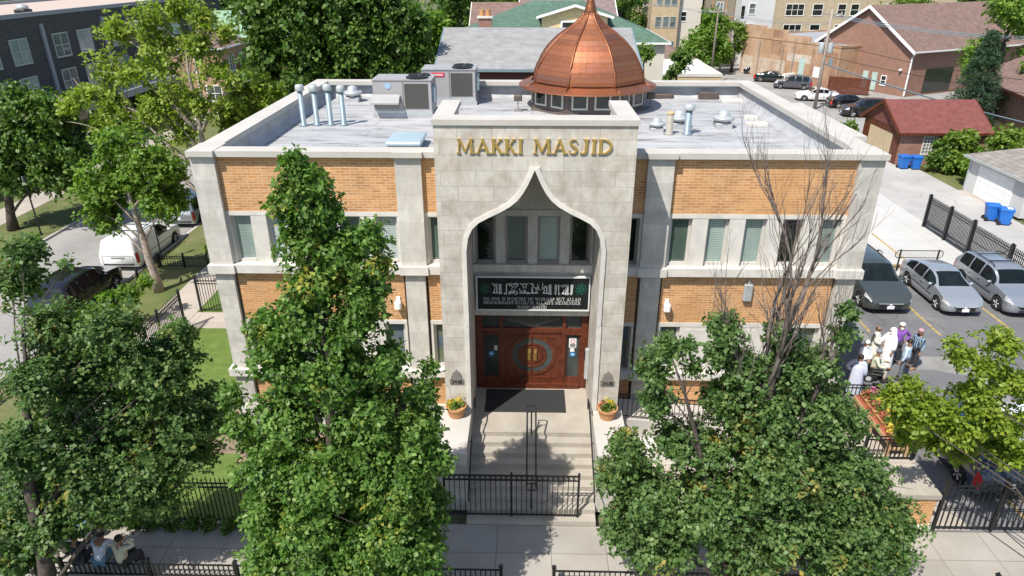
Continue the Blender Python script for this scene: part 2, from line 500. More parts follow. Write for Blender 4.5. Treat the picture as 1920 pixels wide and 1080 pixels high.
def np_mesh(name, verts, faces, m, parent=None, loc=None):
    """verts (N,3), faces (F,4) arrays"""
    me = bpy.data.meshes.new(name)
    k = faces.shape[1]
    me.vertices.add(len(verts))
    me.vertices.foreach_set('co', verts.astype(np.float32).ravel())
    me.loops.add(faces.size)
    me.loops.foreach_set('vertex_index', faces.astype(np.int32).ravel())
    me.polygons.add(len(faces))
    me.polygons.foreach_set('loop_start', np.arange(0, faces.size, k, dtype=np.int32))
    me.polygons.foreach_set('loop_total', np.full(len(faces), k, dtype=np.int32))
    me.update(calc_edges=True)
    me.materials.append(m)
    o = bpy.data.objects.new(name, me)
    COL.objects.link(o)
    if parent is not None:
        o.parent = parent
    if loc is not None:
        o.location = loc
    return o

def tag(o, label, cat, group=None, kind=None):
    if label: o['label'] = label
    if cat: o['category'] = cat
    if group: o['group'] = group
    if kind: o['kind'] = kind
    return o

def thing(name, label, cat, loc=(0, 0, 0), rz=0.0, group=None):
    o = bpy.data.objects.new(name, None)
    o.empty_display_size = 0.3
    COL.objects.link(o)
    o.location = loc
    o.rotation_euler = (0, 0, rz)
    return tag(o, label, cat, group)

def struct(name, mb, m):
    return tag(mb.build(name, m), None, None, kind='structure')

def dup(root, loc, rz=None, label=None, group=None):
    def cp(o, par):
        c = o.copy()
        COL.objects.link(c)
        if par is not None:
            c.parent = par
        for ch in list(o.children):
            cp(ch, c)
        return c
    r = cp(root, None)
    r.location = loc
    if rz is not None:
        r.rotation_euler = (0, 0, rz)
    if label: r['label'] = label
    if group: r['group'] = group
    return r

# ------------------------------------------------------------------ lettering
T_, t_ = 0.19, 0.075
def _arc(cx, cy, rx, ry, a0, a1, n=12):
    pts, ws = [], []
    for i in range(n+1):
        a = math.radians(a0+(a1-a0)*i/n)
        pts.append((cx+rx*math.cos(a), cy+ry*math.sin(a)))
        ws.append(t_+(T_-t_)*abs(math.cos(a))**1.3)
    return (pts, ws)
def _l(x0, y0, x1, y1, w):
    return ([(x0, y0), (x1, y1)], [w, w])
def _sf(x, y, l=0.3):
    return ([(x-l/2, y), (x+l/2, y)], [0.07, 0.07])
B_, E_ = 0.035, 0.965
GL = {
 'I': (0.36, [_l(.18, 0, .18, 1, T_), _sf(.18, B_), _sf(.18, E_)]),
 'M': (1.06, [_l(.12, 0, .17, 1, t_), _l(.17, .97, .52, .12, T_*.9), _l(.52, .12, .86, 1, t_), _l(.86, 1, .93, 0, T_), _sf(.12, B_, .24), _sf(.93, B_), _sf(.14, E_, .2), _sf(.9, E_, .2)]),
 'A': (0.92, [_l(.12, 0, .45, .98, t_), _l(.43, 1, .8, 0, T_), _l(.25, .33, .66, .33, .07), _sf(.12, B_, .24), _sf(.8, B_)]),
 'K': (0.86, [_l(.16, 0, .16, 1, T_), _l(.2, .38, .66, .97, t_), _l(.36, .55, .7, 0, T_), _sf(.16, B_), _sf(.72, B_), _sf(.16, E_), _sf(.64, E_, .24)]),
 'S': (0.66, [([(.58, .76), (.56, .88), (.46, .95), (.33, .97), (.2, .93), (.11, .82), (.12, .69), (.25, .57), (.42, .46), (.55, .34), (.56, .19), (.46, .07), (.32, .03), (.16, .05), (.08, .13), (.06, .25)],
               [.1, .06, .06, .07, .09, .13, .17, .19, .19, .17, .13, .09, .07, .06, .07, .1])]),
 'J': (0.56, [([(.36, 1), (.36, .3), (.33, .13), (.24, .04), (.12, .03), (.03, .1)], [T_, T_, T_*.9, .1, .08, .1]), _sf(.36, E_)]),
 'D': (0.92, [_l(.16, 0, .16, 1, T_), _arc(.3, .5, .52, .47, -90, 90, 16), _l(.1, .035, .32, .035, .07), _l(.1, .965, .32, .965, .07), _sf(.14, B_, .24), _sf(.14, E_, .24)]),
 'N': (0.94, [_l(.14, 0, .14, 1, t_), _l(.14, .97, .78, .03, T_), _l(.78, 0, .78, 1, t_), _sf(.14, B_, .24), _sf(.12, E_, .2), _sf(.78, E_, .24)]),
 'O': (0.98, [_arc(.48, .5, .38, .46, 0, 360, 24)]),
 'E': (0.74, [_l(.16, 0, .16, 1, T_), _l(.1, .035, .62, .035, .07), _l(.1, .965, .6, .965, .07), _l(.2, .52, .5, .52, .07), _l(.62, 0, .64, .22, .06), _l(.6, .8, .6, 1, .06)]),
 'F': (0.68, [_l(.16, 0, .16, 1, T_), _l(.1, .965, .6, .965, .07), _l(.2, .52, .5, .52, .07), _sf(.16, B_), _l(.6, .8, .6, 1, .06)]),
 'W': (1.3, [_l(.1, 1, .36, 0, T_), _l(.36, 0, .62, .95, t_), _l(.6, 1, .88, 0, T_), _l(.88, 0, 1.14, 1, t_), _sf(.1, E_, .26), _sf(1.14, E_, .24)]),
 'R': (0.84, [_l(.16, 0, .16, 1, T_), _arc(.3, .73, .28, .23, -90, 90), _l(.1, .965, .32, .965, .07), _l(.2, .5, .32, .5, .07), _l(.38, .5, .68, 0, T_), _sf(.16, B_), _sf(.7, B_, .22)]),
 'P': (0.74, [_l(.16, 0, .16, 1, T_), _arc(.3, .71, .3, .25, -90, 90), _l(.1, .965, .32, .965, .07), _l(.2, .46, .32, .46, .07), _sf(.16, B_)]),
 'B': (0.78, [_l(.16, 0, .16, 1, T_), _arc(.3, .74, .26, .22, -90, 90), _arc(.3, .27, .32, .24, -90, 90), _l(.1, .965, .32, .965, .07), _l(.1, .035, .32, .035, .07), _l(.2, .52, .32, .52, .07)]),
 'T': (0.82, [_l(.4, 0, .4, 1, T_), _l(.04, .965, .76, .965, .07), _sf(.4, B_), _l(.05, .78, .05, 1, .06), _l(.75, .78, .75, 1, .06)]),
 'H': (0.92, [_l(.16, 0, .16, 1, T_), _l(.74, 0, .74, 1, T_), _l(.2, .5, .7, .5, .07), _sf(.16, B_), _sf(.16, E_), _sf(.74, B_), _sf(.74, E_)]),
 'Y': (0.82, [_l(.08, 1, .42, .45, T_), _l(.42, .45, .74, 1, t_), _l(.42, 0, .42, .5, T_), _sf(.42, B_), _sf(.1, E_, .24), _sf(.74, E_, .22)]),
 'U': (0.88, [([(.16, 1), (.16, .3), (.22, .12), (.34, .04), (.5, .04), (.66, .12), (.72, .3), (.72, 1)], [T_, T_, .16, .1, .08, .08, t_, t_]), _sf(.16, E_), _sf(.72, E_, .24)]),
 'L': (0.72, [_l(.16, 0, .16, 1, T_), _l(.1, .035, .62, .035, .07), _sf(.16, E_), _l(.62, 0, .64, .24, .06)]),
 'G': (0.94, [_arc(.46, .5, .38, .46, 40, 320, 20), _l(.72, .05, .72, .42, T_*.8), _sf(.72, .42, .26)]),
 '(': (0.34, [_arc(.36, .5, .24, .6, 130, 230, 8)]), ')': (0.34, [_arc(-.04, .5, .24, .6, -50, 50, 8)]),
 '.': (0.26, [_l(.05, .07, .2, .07, .14)]), "'": (0.24, [_l(.1, 1, .1, .72, .12)]), ' ': (0.42, []),
 '3': (0.6, [_arc(.24, .74, .24, .22, 150, -80), _arc(.24, .27, .28, .25, 80, -150)]),
 '4': (0.62, [_l(.42, 0, .42, 1, .14), _l(.42, .98, .05, .32, .08), _l(.03, .3, .6, .3, .09)]),
 '1': (0.4, [_l(.2, 0, .2, 1, .15), _sf(.2, B_)]),
 '8': (0.6, [_arc(.28, .74, .2, .22, 0, 360, 16), _arc(.28, .27, .24, .24, 0, 360, 16)]),
}
def text_width(s, sp=0.06):
    return sum(GL[c][0]+sp for c in s)-sp
def write(mb, s, x0, z0, h, y, depth, width=None, sp=0.06, step=0.0004, bold=1.0):
    """letters standing in the x-z plane, front face near y (towards -y)"""
    k = h if width is None else width/text_width(s, sp)
    x = x0
    i = 0
    for c in s:
        w, st = GL[c]
        for pts, ws in st:
            mb.stroke([(x+p[0]*k, z0+p[1]*h) for p in pts], [q*(h+k)/2*bold for q in ws], y-step*(i % 9), y+depth)
            i += 1
        x += (w+sp)*k
    return mb

# ------------------------------------------------------------------ trees and plants
def nrm(a):
    return a/np.maximum(np.linalg.norm(a, axis=1, keepdims=True), 1e-9)

def foliage(lobes, n, L, seed, per=6, squash=(1, 1, 1), upb=0.45, gap=0.25, core=0.45, wid=0.36, droop=0.1, gs=2.2, clump=0.27, fill=0.42):
    """leaf sprays spread through a set of lobes; every leaf is a folded blade of its own"""
    rng = np.random.default_rng(seed)
    lb = np.array([l[:4] for l in lobes], float)
    w = lb[:, 3]**2.2
    idx = rng.choice(len(lb), size=int(n*1.6), p=w/w.sum())
    d = nrm(rng.normal(size=(len(idx), 3)))
    ph = idx*1.7
    lump = 0.80+0.16*np.sin(d[:, 0]*4.1+ph)*np.cos(d[:, 2]*3.7+ph*1.3)+0.14*np.sin(d[:, 1]*5.3+d[:, 2]*4.9+ph*.7)
    if clump:
        # every lobe is a bunch of smaller clumps, so that shade shows between them
        K = 26
        sd = nrm(rng.normal(size=(len(lb), K, 3)))
        srad = lb[:, None, 3]*(core+(0.95-core)*rng.random((len(lb), K))**0.6)
        k = rng.integers(0, K, len(idx))
        cs = np.clip(lb[idx, 3]*clump, .13, .75)*(.65+.7*rng.random((len(lb), K))[idx, k])
        q = nrm(d+sd[idx, k]*.35)
        loose = rng.random(len(idx)) < fill
        c0 = lb[idx, :3]+d*(lb[idx, 3]*lump*(core+(1-core)*rng.random(len(idx))**0.5))[:, None]*np.array(squash)
        d0 = d
        c = lb[idx, :3]+(sd[idx, k]*srad[idx, k][:, None]+q*(cs*rng.random(len(idx))**.45)[:, None])*np.array(squash)
        d = nrm(q*.7+sd[idx, k]*.5)
        c = np.where(loose[:, None], c0, c)
        d = np.where(loose[:, None], d0, d)
    else:
        rr = lb[idx, 3]*lump*(core+(1-core)*rng.random(len(idx))**0.5)
        c = lb[idx, :3]+d*rr[:, None]*np.array(squash)
    g = (np.sin(c[:, 0]*gs+seed)+np.sin(c[:, 1]*gs*1.1+c[:, 2]*gs*.6+seed*2)+np.sin(c[:, 2]*gs*1.25-c[:, 0]*gs*.5+seed*3))/3
    keep = g > (-1+gap*2*0.62)+rng.normal(size=len(g))*0.1
    c, d = c[keep][:n], d[keep][:n]
    n = len(c)
    ax = nrm(d*0.75+np.array([0, 0, upb])+rng.normal(size=(n, 3))*0.4)
    a = np.where(np.abs(ax[:, 2:3]) < 0.9, np.array([[0, 0, 1.0]]), np.array([[1.0, 0, 0]]))
    e1 = nrm(np.cross(ax, a))
    e2 = np.cross(ax, e1)
    V = []
    for j in range(per):
        az = 2*math.pi*j/per+rng.random(n)*0.9
        ti = np.radians(rng.uniform(38, 98, n))
        p = e1*np.cos(az)[:, None]+e2*np.sin(az)[:, None]
        ld = ax*np.cos(ti)[:, None]+p*np.sin(ti)[:, None]
        mm = ax*np.sin(ti)[:, None]-p*np.cos(ti)[:, None]
        s = nrm(np.cross(ld, mm)+rng.normal(size=(n, 3))*0.25)
        ll = (L*rng.uniform(0.5, 1.35, n))[:, None]
        b0 = c+ld*ll*0.12+rng.normal(size=(n, 3))*L*0.25
        md = b0+ld*ll*0.58
        tip = b0+ld*ll-np.array([0, 0, 1])*ll*droop
        f = mm*ll*0.10
        V.append(np.stack([b0, md+s*ll*wid+f, tip, md-s*ll*wid+f], 1))
    V = np.concatenate(V, 0)
    m = len(V)
    return V.reshape(-1, 3), np.arange(m*4).reshape(m, 4)

def tree(name, label, base, lobes, n, L, leaf, bark, seed, top=None, r0=0.2, limbs=14, per=6, group=None, back=True, stems=None, twigs=3, lk=1.0, **kw):
    base = Vector(base)
    t = thing(name, label, 'tree', base, group=group)
    rel = [(l[0]-base.x, l[1]-base.y, l[2]-base.z, l[3]) for l in lobes]
    full = list(rel)
    if back:
        full += [(l[0], l[1]+l[3]*0.8, l[2]-0.15*l[3], l[3]*0.92) for l in rel if l[3] > 0.45]
    v, f = foliage(full, n, L, seed, per=per, **kw)
    np_mesh('crown', v, f, leaf, t)
    rd = random.Random(seed)
    mb = MB()
    tops = stems or [top or (sum(l[0] for l in rel)/len(rel), sum(l[1] for l in rel)/len(rel), max(l[2] for l in rel)-0.3)]
    spines = []
    for q, tp in enumerate(tops):
        tp = Vector(tp)
        pts, rad = [], []
        for i in range(9):
            k = i/8
            w = math.sin(k*math.pi)*0.05*tp.z
            pts.append(Vector((tp.x*k**1.3+rd.uniform(-1, 1)*w*.25, tp.y*k**1.3+rd.uniform(-1, 1)*w*.25, tp.z*k)))
            rad.append(max(0.018, (r0*(1.25 if i == 0 else 1)*(1-k)**0.8+0.015)*(1 if q == 0 else .6)))
        mb.tube(pts, rad, 8)
        spines.append((pts, rad))
    order = sorted(rel, key=lambda l: -l[3])[:limbs]
    for l in order:
        c = Vector(l[:3])
        pts, rad = min(spines, key=lambda s: min((p-c).length for p in s[0]))
        hi = max(1, min(7, int(8*max(0.15, (c.z-(Vector((c.x, c.y, 0))-Vector((pts[4].x, pts[4].y, 0))).length*0.7))/max(0.5, pts[-1].z))))
        s = pts[hi]
        mid = s.lerp(c, 0.5)+Vector((rd.uniform(-.15, .15), rd.uniform(-.15, .15), 0.12*(c-s).length))
        rb = min(rad[hi]*0.6, 0.02+0.02*(c-s).length)*lk
        mb.tube([s, s.lerp(mid, .5)+Vector((0, 0, .04)), mid, c], [rb, rb*.8, rb*.6, rb*.3], 5)
        for _ in range(twigs):
            e = c+Vector((rd.uniform(-1, 1), rd.uniform(-1, 1), rd.uniform(-.6, 1)))*l[3]*0.95
            mb.tube([mid.lerp(c, rd.uniform(.2, .9)), c.lerp(e, .5)+Vector((0, 0, -.05)), e], [rb*.35, rb*.25, 0.004], 4)
    mb.build('trunk', bark, t, smooth=True)
    return t

def bush(name, label, loc, lobes, n, L, leaf, seed, cat='bush', group=None, **kw):
    t = thing(name, label, cat, loc, group=group)
    v, f = foliage(lobes, n, L, seed, **kw)
    np_mesh('foliage', v, f, leaf, t)
    mb = MB()
    for l in lobes:
        mb.tube([(l[0]*.3, l[1]*.3, 0), (l[0]*.7, l[1]*.7, l[2]*.6), (l[0], l[1], l[2]+l[3]*.3)], [.03, .022, .008], 5)
    mb.build('stem', M['bark'], t)
    return t

def twig_fan(mb, start, d, length, r, depth, rd, spread=0.38):
    """bare dead wood: forks upwards and thins"""
    pts, rad = [Vector(start)], [r]
    dirv = Vector(d).normalized()
    segs = 5
    for i in range(segs):
        dirv = (dirv+Vector((rd.uniform(-1, 1)*.24, rd.uniform(-1, 1)*.2, .09))).normalized()
        pts.append(pts[-1]+dirv*length/segs)
        rad.append(r*(1-0.55*(i+1)/segs))
    mb.tube(pts, rad, 5 if r > 0.015 else 4)
    if depth > 0:
        for i in range(rd.choice((3, 4, 4))):
            k = rd.randint(1, segs)
            nd = (dirv+Vector((rd.uniform(-1, 1)*spread*1.3, rd.uniform(-1, 1)*spread, rd.uniform(-.1, .4)))).normalized()
            twig_fan(mb, pts[k], nd, length*rd.uniform(.45, .75), rad[k]*0.66, depth-1, rd, spread)

# ------------------------------------------------------------------ fences
def fence(name, label, p0, p1, h, gap=0.12, post_every=2.4, pr=0.011, spear=True, group=None, rails=None, post=0.04, posts=True, rings=False, z0=0.0, cat='fence', caps=True, brace=False, matn='iron'):
    a, b = Vector((p0[0], p0[1], 0)), Vector((p1[0], p1[1], 0))
    d = b-a
    Ln = d.length
    t = thing(name, label, cat, (a.x, a.y, z0), math.atan2(d.y, d.x), group=group)
    mb = MB()
    rails = rails or (0.12, h-0.30, h-0.16)
    for r in rails:
        mb.box(0, Ln, -.017, .017, r-.018, r+.018)
    k = int(Ln/gap)
    for i in range(1, k):
        x = Ln*i/k
        mb.box(x-pr, x+pr, -pr, pr, 0.05, h-0.04)
        if spear:
            mb.loft([[(x-pr*1.7, -pr, h-.05), (x+pr*1.7, -pr, h-.05), (x+pr*1.7, pr, h-.05), (x-pr*1.7, pr, h-.05)],
                     [(x-.002, -.002, h+.05), (x+.002, -.002, h+.05), (x+.002, .002, h+.05), (x-.002, .002, h+.05)]])
    if rings:
        zr = (rails[-1]+rails[-2])/2
        rr = (rails[-1]-rails[-2])/2-.02
        for i in range(k):
            x = Ln*(i+.5)/k
            mb.tube([(x+rr*math.cos(q*math.pi/4), 0, zr+rr*math.sin(q*math.pi/4)) for q in range(9)], .009, 4)
    if brace:
        mb.box(0, Ln, -.015, .015, h*.5-.02, h*.5+.02)
        mb.tube([(0.05, 0, h-.2), (Ln*.55, 0, .15)], .02, 4)
    mb.build('panel', M[matn], t)
    if posts:
        m = max(1, round(Ln/post_every))
        for i in range(m+1):
            x = Ln*i/m
            pb = MB().box(x-post, x+post, -post, post, 0, h+.06)
            if caps:
                pb.box(x-post*1.35, x+post*1.35, -post*1.35, post*1.35, h+.06, h+.09)
                pb.loft([[(x-post, -post, h+.09), (x+post, -post, h+.09), (x+post, post, h+.09), (x-post, post, h+.09)],
                         [(x-.006, -.006, h+.17), (x+.006, -.006, h+.17), (x+.006, .006, h+.17), (x-.006, .006, h+.17)]])
            pb.build('post', M[matn], t)
    return t

# ------------------------------------------------------------------ vehicles
def paint(name, col, rough=0.3, metal=0.35):
    return plain(name, col, rough, metal, var=0.04, coat=0.8)
M['tyre'] = plain('tyre_rubber', (0.015, 0.015, 0.016), 0.85)
M['rim'] = plain('alloy_rim', (0.6, 0.61, 0.62), 0.4, 0.3)
M['carglass'] = pane_mat('car_glass', (0.010, 0.015, 0.016), rough=0.04)
M['carglass'].node_tree.nodes['Principled BSDF'].inputs['Coat Weight'].default_value = 0.0
M['carglass'].node_tree.nodes['Principled BSDF'].inputs['Specular IOR Level'].default_value = 0.35
M['lamp'] = plain('headlight_lens', (0.75, 0.77, 0.78), 0.1, 0.3, coat=0.8)
M['tail'] = plain('tail_light_lens', (0.45, 0.015, 0.015), 0.15, coat=0.8)
M['plate'] = plain('number_plate', (0.75, 0.76, 0.78), 0.5)
M['trimblack'] = plain('black_trim', (0.015, 0.015, 0.016), 0.5)

KINDS = {
 #            top profile (s, z/H) nose to tail                                                      wind   rear       side   belt wt
 'minivan': ([(0, .33), (.02, .42), (.07, .52), (.2, .60), (.25, .63), (.40, .945), (.48, .985), (.62, 1.0), (.88, .985), (.95, .95), (.985, .74), (1.0, .52)], (.255, .405), (.945, .99), (.28, .92), .585, .77),
 'van':     ([(0, .33), (.02, .42), (.07, .52), (.2, .60), (.25, .63), (.40, .945), (.48, .985), (.62, 1.0), (.90, .995), (.965, .985), (.985, .90), (.995, .66), (1.0, .52)], (.255, .405), (.945, .99), (.28, .92), .585, .80),
 'hatch':   ([(0, .36), (.02, .44), (.08, .54), (.22, .645), (.26, .67), (.45, .965), (.53, 1.0), (.62, .995), (.80, .90), (.93, .76), (.985, .66), (1.0, .45)], (.265, .45), (.82, .93), (.30, .88), .63, .72),
 'suv':     ([(0, .36), (.02, .46), (.07, .56), (.24, .62), (.28, .645), (.41, .94), (.48, .985), (.60, 1.0), (.82, .98), (.91, .92), (.975, .66), (1.0, .45)], (.285, .41), (.905, .965), (.31, .89), .605, .76),
 'sedan':   ([(0, .40), (.02, .48), (.08, .57), (.24, .66), (.29, .69), (.42, .965), (.50, 1.0), (.62, .99), (.72, .93), (.84, .73), (.97, .69), (1.0, .50)], (.295, .42), (.725, .835), (.32, .74), .655, .72),
}
def car(name, label, loc, heading, L, Wd, H, kind, pm, group=None, rails=False, detail=True, clr=0.2, plates=True, sidecol=None, cargo=False, cat='car'):
    """heading: direction the nose points, radians from +x"""
    prof, wind, rear, side, belt_k, wt_k = KINDS[kind]
    t = thing(name, label, cat, loc, heading, group=group)
    N = 56
    ss = sorted(set([0, .006, .015, .03, .05, .075, .1, .9, .925, .95, .97, .985, .994, 1.0]+[i/N for i in range(1, N)]))
    px = [p[0] for p in prof]; pz = [p[1] for p in prof]
    rw = 0.335 if kind in ('suv', 'minivan', 'van') else 0.315
    ax = (L*(0.5-.19), -L*(0.5-.205))
    belt = belt_k*H
    rings = []
    def sm(a):
        a = max(0, min(1, a))
        return a*a*(3-2*a)
    for s in ss:
        x = L*(0.5-s)
        zt = float(np.interp(s, px, pz))*H
        zt = 0.5*zt+0.25*(float(np.interp(s-.015, px, pz))+float(np.interp(s+.015, px, pz)))*H
        e = max(0, 1-s/.09); e2 = max(0, 1-(1-s)/.07)
        w = Wd/2*(1-0.26*e**2.4-(0.05 if cargo else 0.11)*e2**2.4)
        zb = clr+0.10*e**2+0.14*e2**2
        for a in ax:
            dx = abs(x-a)
            R = rw+.07
            if dx < R:
                zb = max(zb, rw+math.sqrt(R*R-dx*dx))
        zl = min(belt, zt-0.03)
        zb = min(zb, zl-.06)
        g = sm((zt-zl-.03)/.35)
        wt = w*(0.93*(1-g)+wt_k*g)
        zm = max(zb+.04, min(zl-.05, 0.42*H))
        half = [(0, zb), (w*.86, zb), (w*.97, zb+.02), (w, zb+(zm-zb)*.5), (w, zm), (w*.965, zl),
                ((w*.965+wt)/2+.015, zl+(zt-zl)*.45), (wt, zl+(zt-zl)*.86), (wt*.86, zl+(zt-zl)*.97), (wt*.45, zt), (0, zt+.004)]
        rings.append([(x, y, z) for y, z in half]+[(x, -y, z) for y, z in reversed(half[1:-1])])
    n = len(rings[0])
    body, parts = MB(), {}
    vs = [p for r in rings for p in r]
    def put(key, f):
        parts.setdefault(key, []).append(f)
    for i in range(len(rings)-1):
        sc_ = (ss[i]+ss[i+1])/2
        for j in range(n):
            f = (i*n+j, i*n+(j+1) % n, (i+1)*n+(j+1) % n, (i+1)*n+j)
            jj = j if j < 10 else n-1-j
            lr = 'l' if j < 10 else 'r'
            key = None
            if jj in (8, 9) and wind[0] <= sc_ <= wind[1]:
                key = 'windscreen'
            elif jj in (8, 9) and rear[0] <= sc_ <= rear[1] and not cargo:
                key = 'rear_window'
            elif jj in (5, 6) and side[0] <= sc_ <= side[1] and not cargo:
                pil = [side[0]+(side[1]-side[0])*q for q in (.40, .72)]
                k = sum(sc_ > q for q in pil)
                if all(abs(sc_-q) > .011 for q in pil):
                    key = ('side_window', lr, k)
            elif jj in (5, 6) and side[0] <= sc_ <= side[0]+(side[1]-side[0])*.36 and cargo:
                key = ('side_window', lr, 0)
            elif (jj == 4 and .012 < sc_ < .10) or (jj == 5 and .02 < sc_ < .085):
                key = ('headlight', lr)
            elif jj in (4, 3) and .945 < sc_ < .99:
                key = ('tail_light', lr)
            put(key, f)
    fs0 = parts.pop(None)
    last = (len(rings)-1)*n
    fs0.append(tuple(range(n-1, -1, -1)))
    fs0.append(tuple(last+j for j in range(n)))
    def sub(fs):
        used = sorted({i for f in fs for i in f})
        mp = {u: k for k, u in enumerate(used)}
        return MB().add([vs[u] for u in used], [tuple(mp[i] for i in f) for f in fs])
    b = MB().add(vs, fs0).build('body', pm, t, smooth=True)
    for k, fs in parts.items():
        nm = k if isinstance(k, str) else k[0]
        mt = {'windscreen': 'carglass', 'rear_window': 'carglass', 'side_window': 'carglass', 'headlight': 'lamp', 'tail_light': 'tail'}[nm]
        sub(fs).build(nm, M[mt], t, smooth=True)
    for a in ax:
        for sy in (-1, 1):
            y = sy*(Wd/2-.115)
            wh = MB().lathe([(rw*.62, -.1), (rw*.92, -.105), (rw, -.07), (rw, .07), (rw*.92, .105), (rw*.62, .1)], (a, y, rw), 22, 'y').build('wheel', M['tyre'], t, smooth=False)
            rm = MB().lathe([(rw*.63, sy*.06), (rw*.6, sy*.10), (rw*.2, sy*.085), (.02, sy*.095)], (a, y, rw), 22, 'y')
            for q in range(5):
                an = q*2*math.pi/5+.3
                rm.tube([(a+.05*math.cos(an), y+sy*.1, rw+.05*math.sin(an)), (a+rw*.58*math.cos(an), y+sy*.108, rw+rw*.58*math.sin(an))], .025, 4)
            rm.build('rim', M['rim'], wh)
    if detail:
        g = MB()
        zf = pz[0]*H
        xf = L*.5
        wn = Wd/2*.66
        g.prism([(-wn*.95, zf*.98), (wn*.95, zf*.98), (wn*.6, zf*.72), (-wn*.6, zf*.72)], 'x', xf-.02, xf+.012)
        g.build('grille', M['trimblack'], t)
        MB().box(xf-.0, xf+.02, -wn*.8, wn*.8, zf*.97, zf*1.0).ball((xf+.01, 0, zf*.9), (.02, .08, .05), 8, 5).build('grille_trim', M['rim'], t)
        MB().box(xf-.03, xf+.014, -wn*.75, wn*.75, clr+.12, clr+.2).build('bumper_intake', M['trimblack'], t)
        if plates:
            MB().box(xf-.01, xf+.028, -.16, .16, zf*.56, zf*.56+.15).build('front_plate', M['plate'], t)
            MB().box(-xf-.012, -xf+.01, -.16, .16, zf*1.0, zf*1.0+.15).build('rear_plate', M['plate'], t)
        xr = -L*.5
        MB().box(xr-.03, xr+.06, -Wd*.40, Wd*.40, clr+.2, clr+.27).build('rear_bumper_strip', M['trimblack'], t)
        if cargo:
            sm_ = MB()
            sm_.box(xr-.012, xr+.03, -Wd*.41, -Wd*.40, .5, H*.5).box(xr-.012, xr+.03, Wd*.40, Wd*.41, .5, H*.5).box(xr-.012, xr+.03, -Wd*.4, Wd*.4, H*.5, H*.5+.015).box(xr-.03, xr+.02, -.35, .35, H*.44, H*.47)
            sm_.build('tailgate_trim', M['frame_d'], t)
        for sy in (-1, 1):
            mx = L*(.5-side[0]-.035)
            MB().ball((mx, sy*(Wd/2+.06), belt+.07), (.07, .11, .075), 10, 6).build('wing_mirror', pm, t, smooth=True)
            hd = MB()
            for q in (.36, .64):
                x = L*(.5-(side[0]+(side[1]-side[0])*q))
                hd.box(x-.09, x+.09, sy*(Wd/2-.0), sy*(Wd/2+.028), belt-.15, belt-.11)
            hd.build('door_handle', pm, t)
            MB().tube([(L*(.5-side[0]-.0), sy*(Wd/2+.004), H*.36), (L*(.5-.86), sy*(Wd/2+.004), H*.38)], .02, 4).build('side_moulding', M['trimblack'] if sidecol is None else sidecol, t)
    if rails:
        for sy in (-1, 1):
            MB().tube([(L*.06, sy*Wd*.33, H*.97), (L*.02, sy*Wd*.335, H+.05), (-L*.3, sy*Wd*.335, H+.045), (-L*.36, sy*Wd*.33, H*.96)], .022, 5).build('roof_rail', M['trimblack'], t)
        for x in (-.05, -.24):
            MB().box(L*x-.03, L*x+.03, -Wd*.335, Wd*.335, H+.03, H+.055).build('roof_bar', M['trimblack'], t)
    return t

# ------------------------------------------------------------------ people
M['skin'] = plain('skin', (0.28, 0.15, 0.09), 0.55, var=0.06)
M['hair'] = plain('dark_hair', (0.015, 0.012, 0.010), 0.6)
M['greybeard'] = plain('grey_beard', (0.55, 0.53, 0.50), 0.8)
M['shoe'] = plain('dark_shoe', (0.03, 0.022, 0.018), 0.5)
M['tanshoe'] = plain('tan_shoe', (0.32, 0.17, 0.08), 0.6)

def skin_mesh(name, verts, edges, radii, m, parent, root=0, sub=1):
    me = bpy.data.meshes.new(name+'_cage')
    me.from_pydata(verts, edges, [])
    o = bpy.data.objects.new(name, me)
    COL.objects.link(o)
    o.modifiers.new('skin', 'SKIN')
    for i, r in enumerate(radii):
        d = me.skin_vertices[0].data[i]
        d.radius = (r, r) if not isinstance(r, tuple) else r
        d.use_root = (i == root)
    s = o.modifiers.new('sub', 'SUBSURF')
    s.levels = s.render_levels = sub
    dg = bpy.context.evaluated_depsgraph_get()
    nm = bpy.data.meshes.new_from_object(o.evaluated_get(dg))
    bpy.data.objects.remove(o)
    nm.name = name
    nm.polygons.foreach_set('use_smooth', [True]*len(nm.polygons))
    nm.materials.clear()
    nm.materials.append(m)
    q = bpy.data.objects.new(name, nm)
    COL.objects.link(q)
    q.parent = parent
    return q

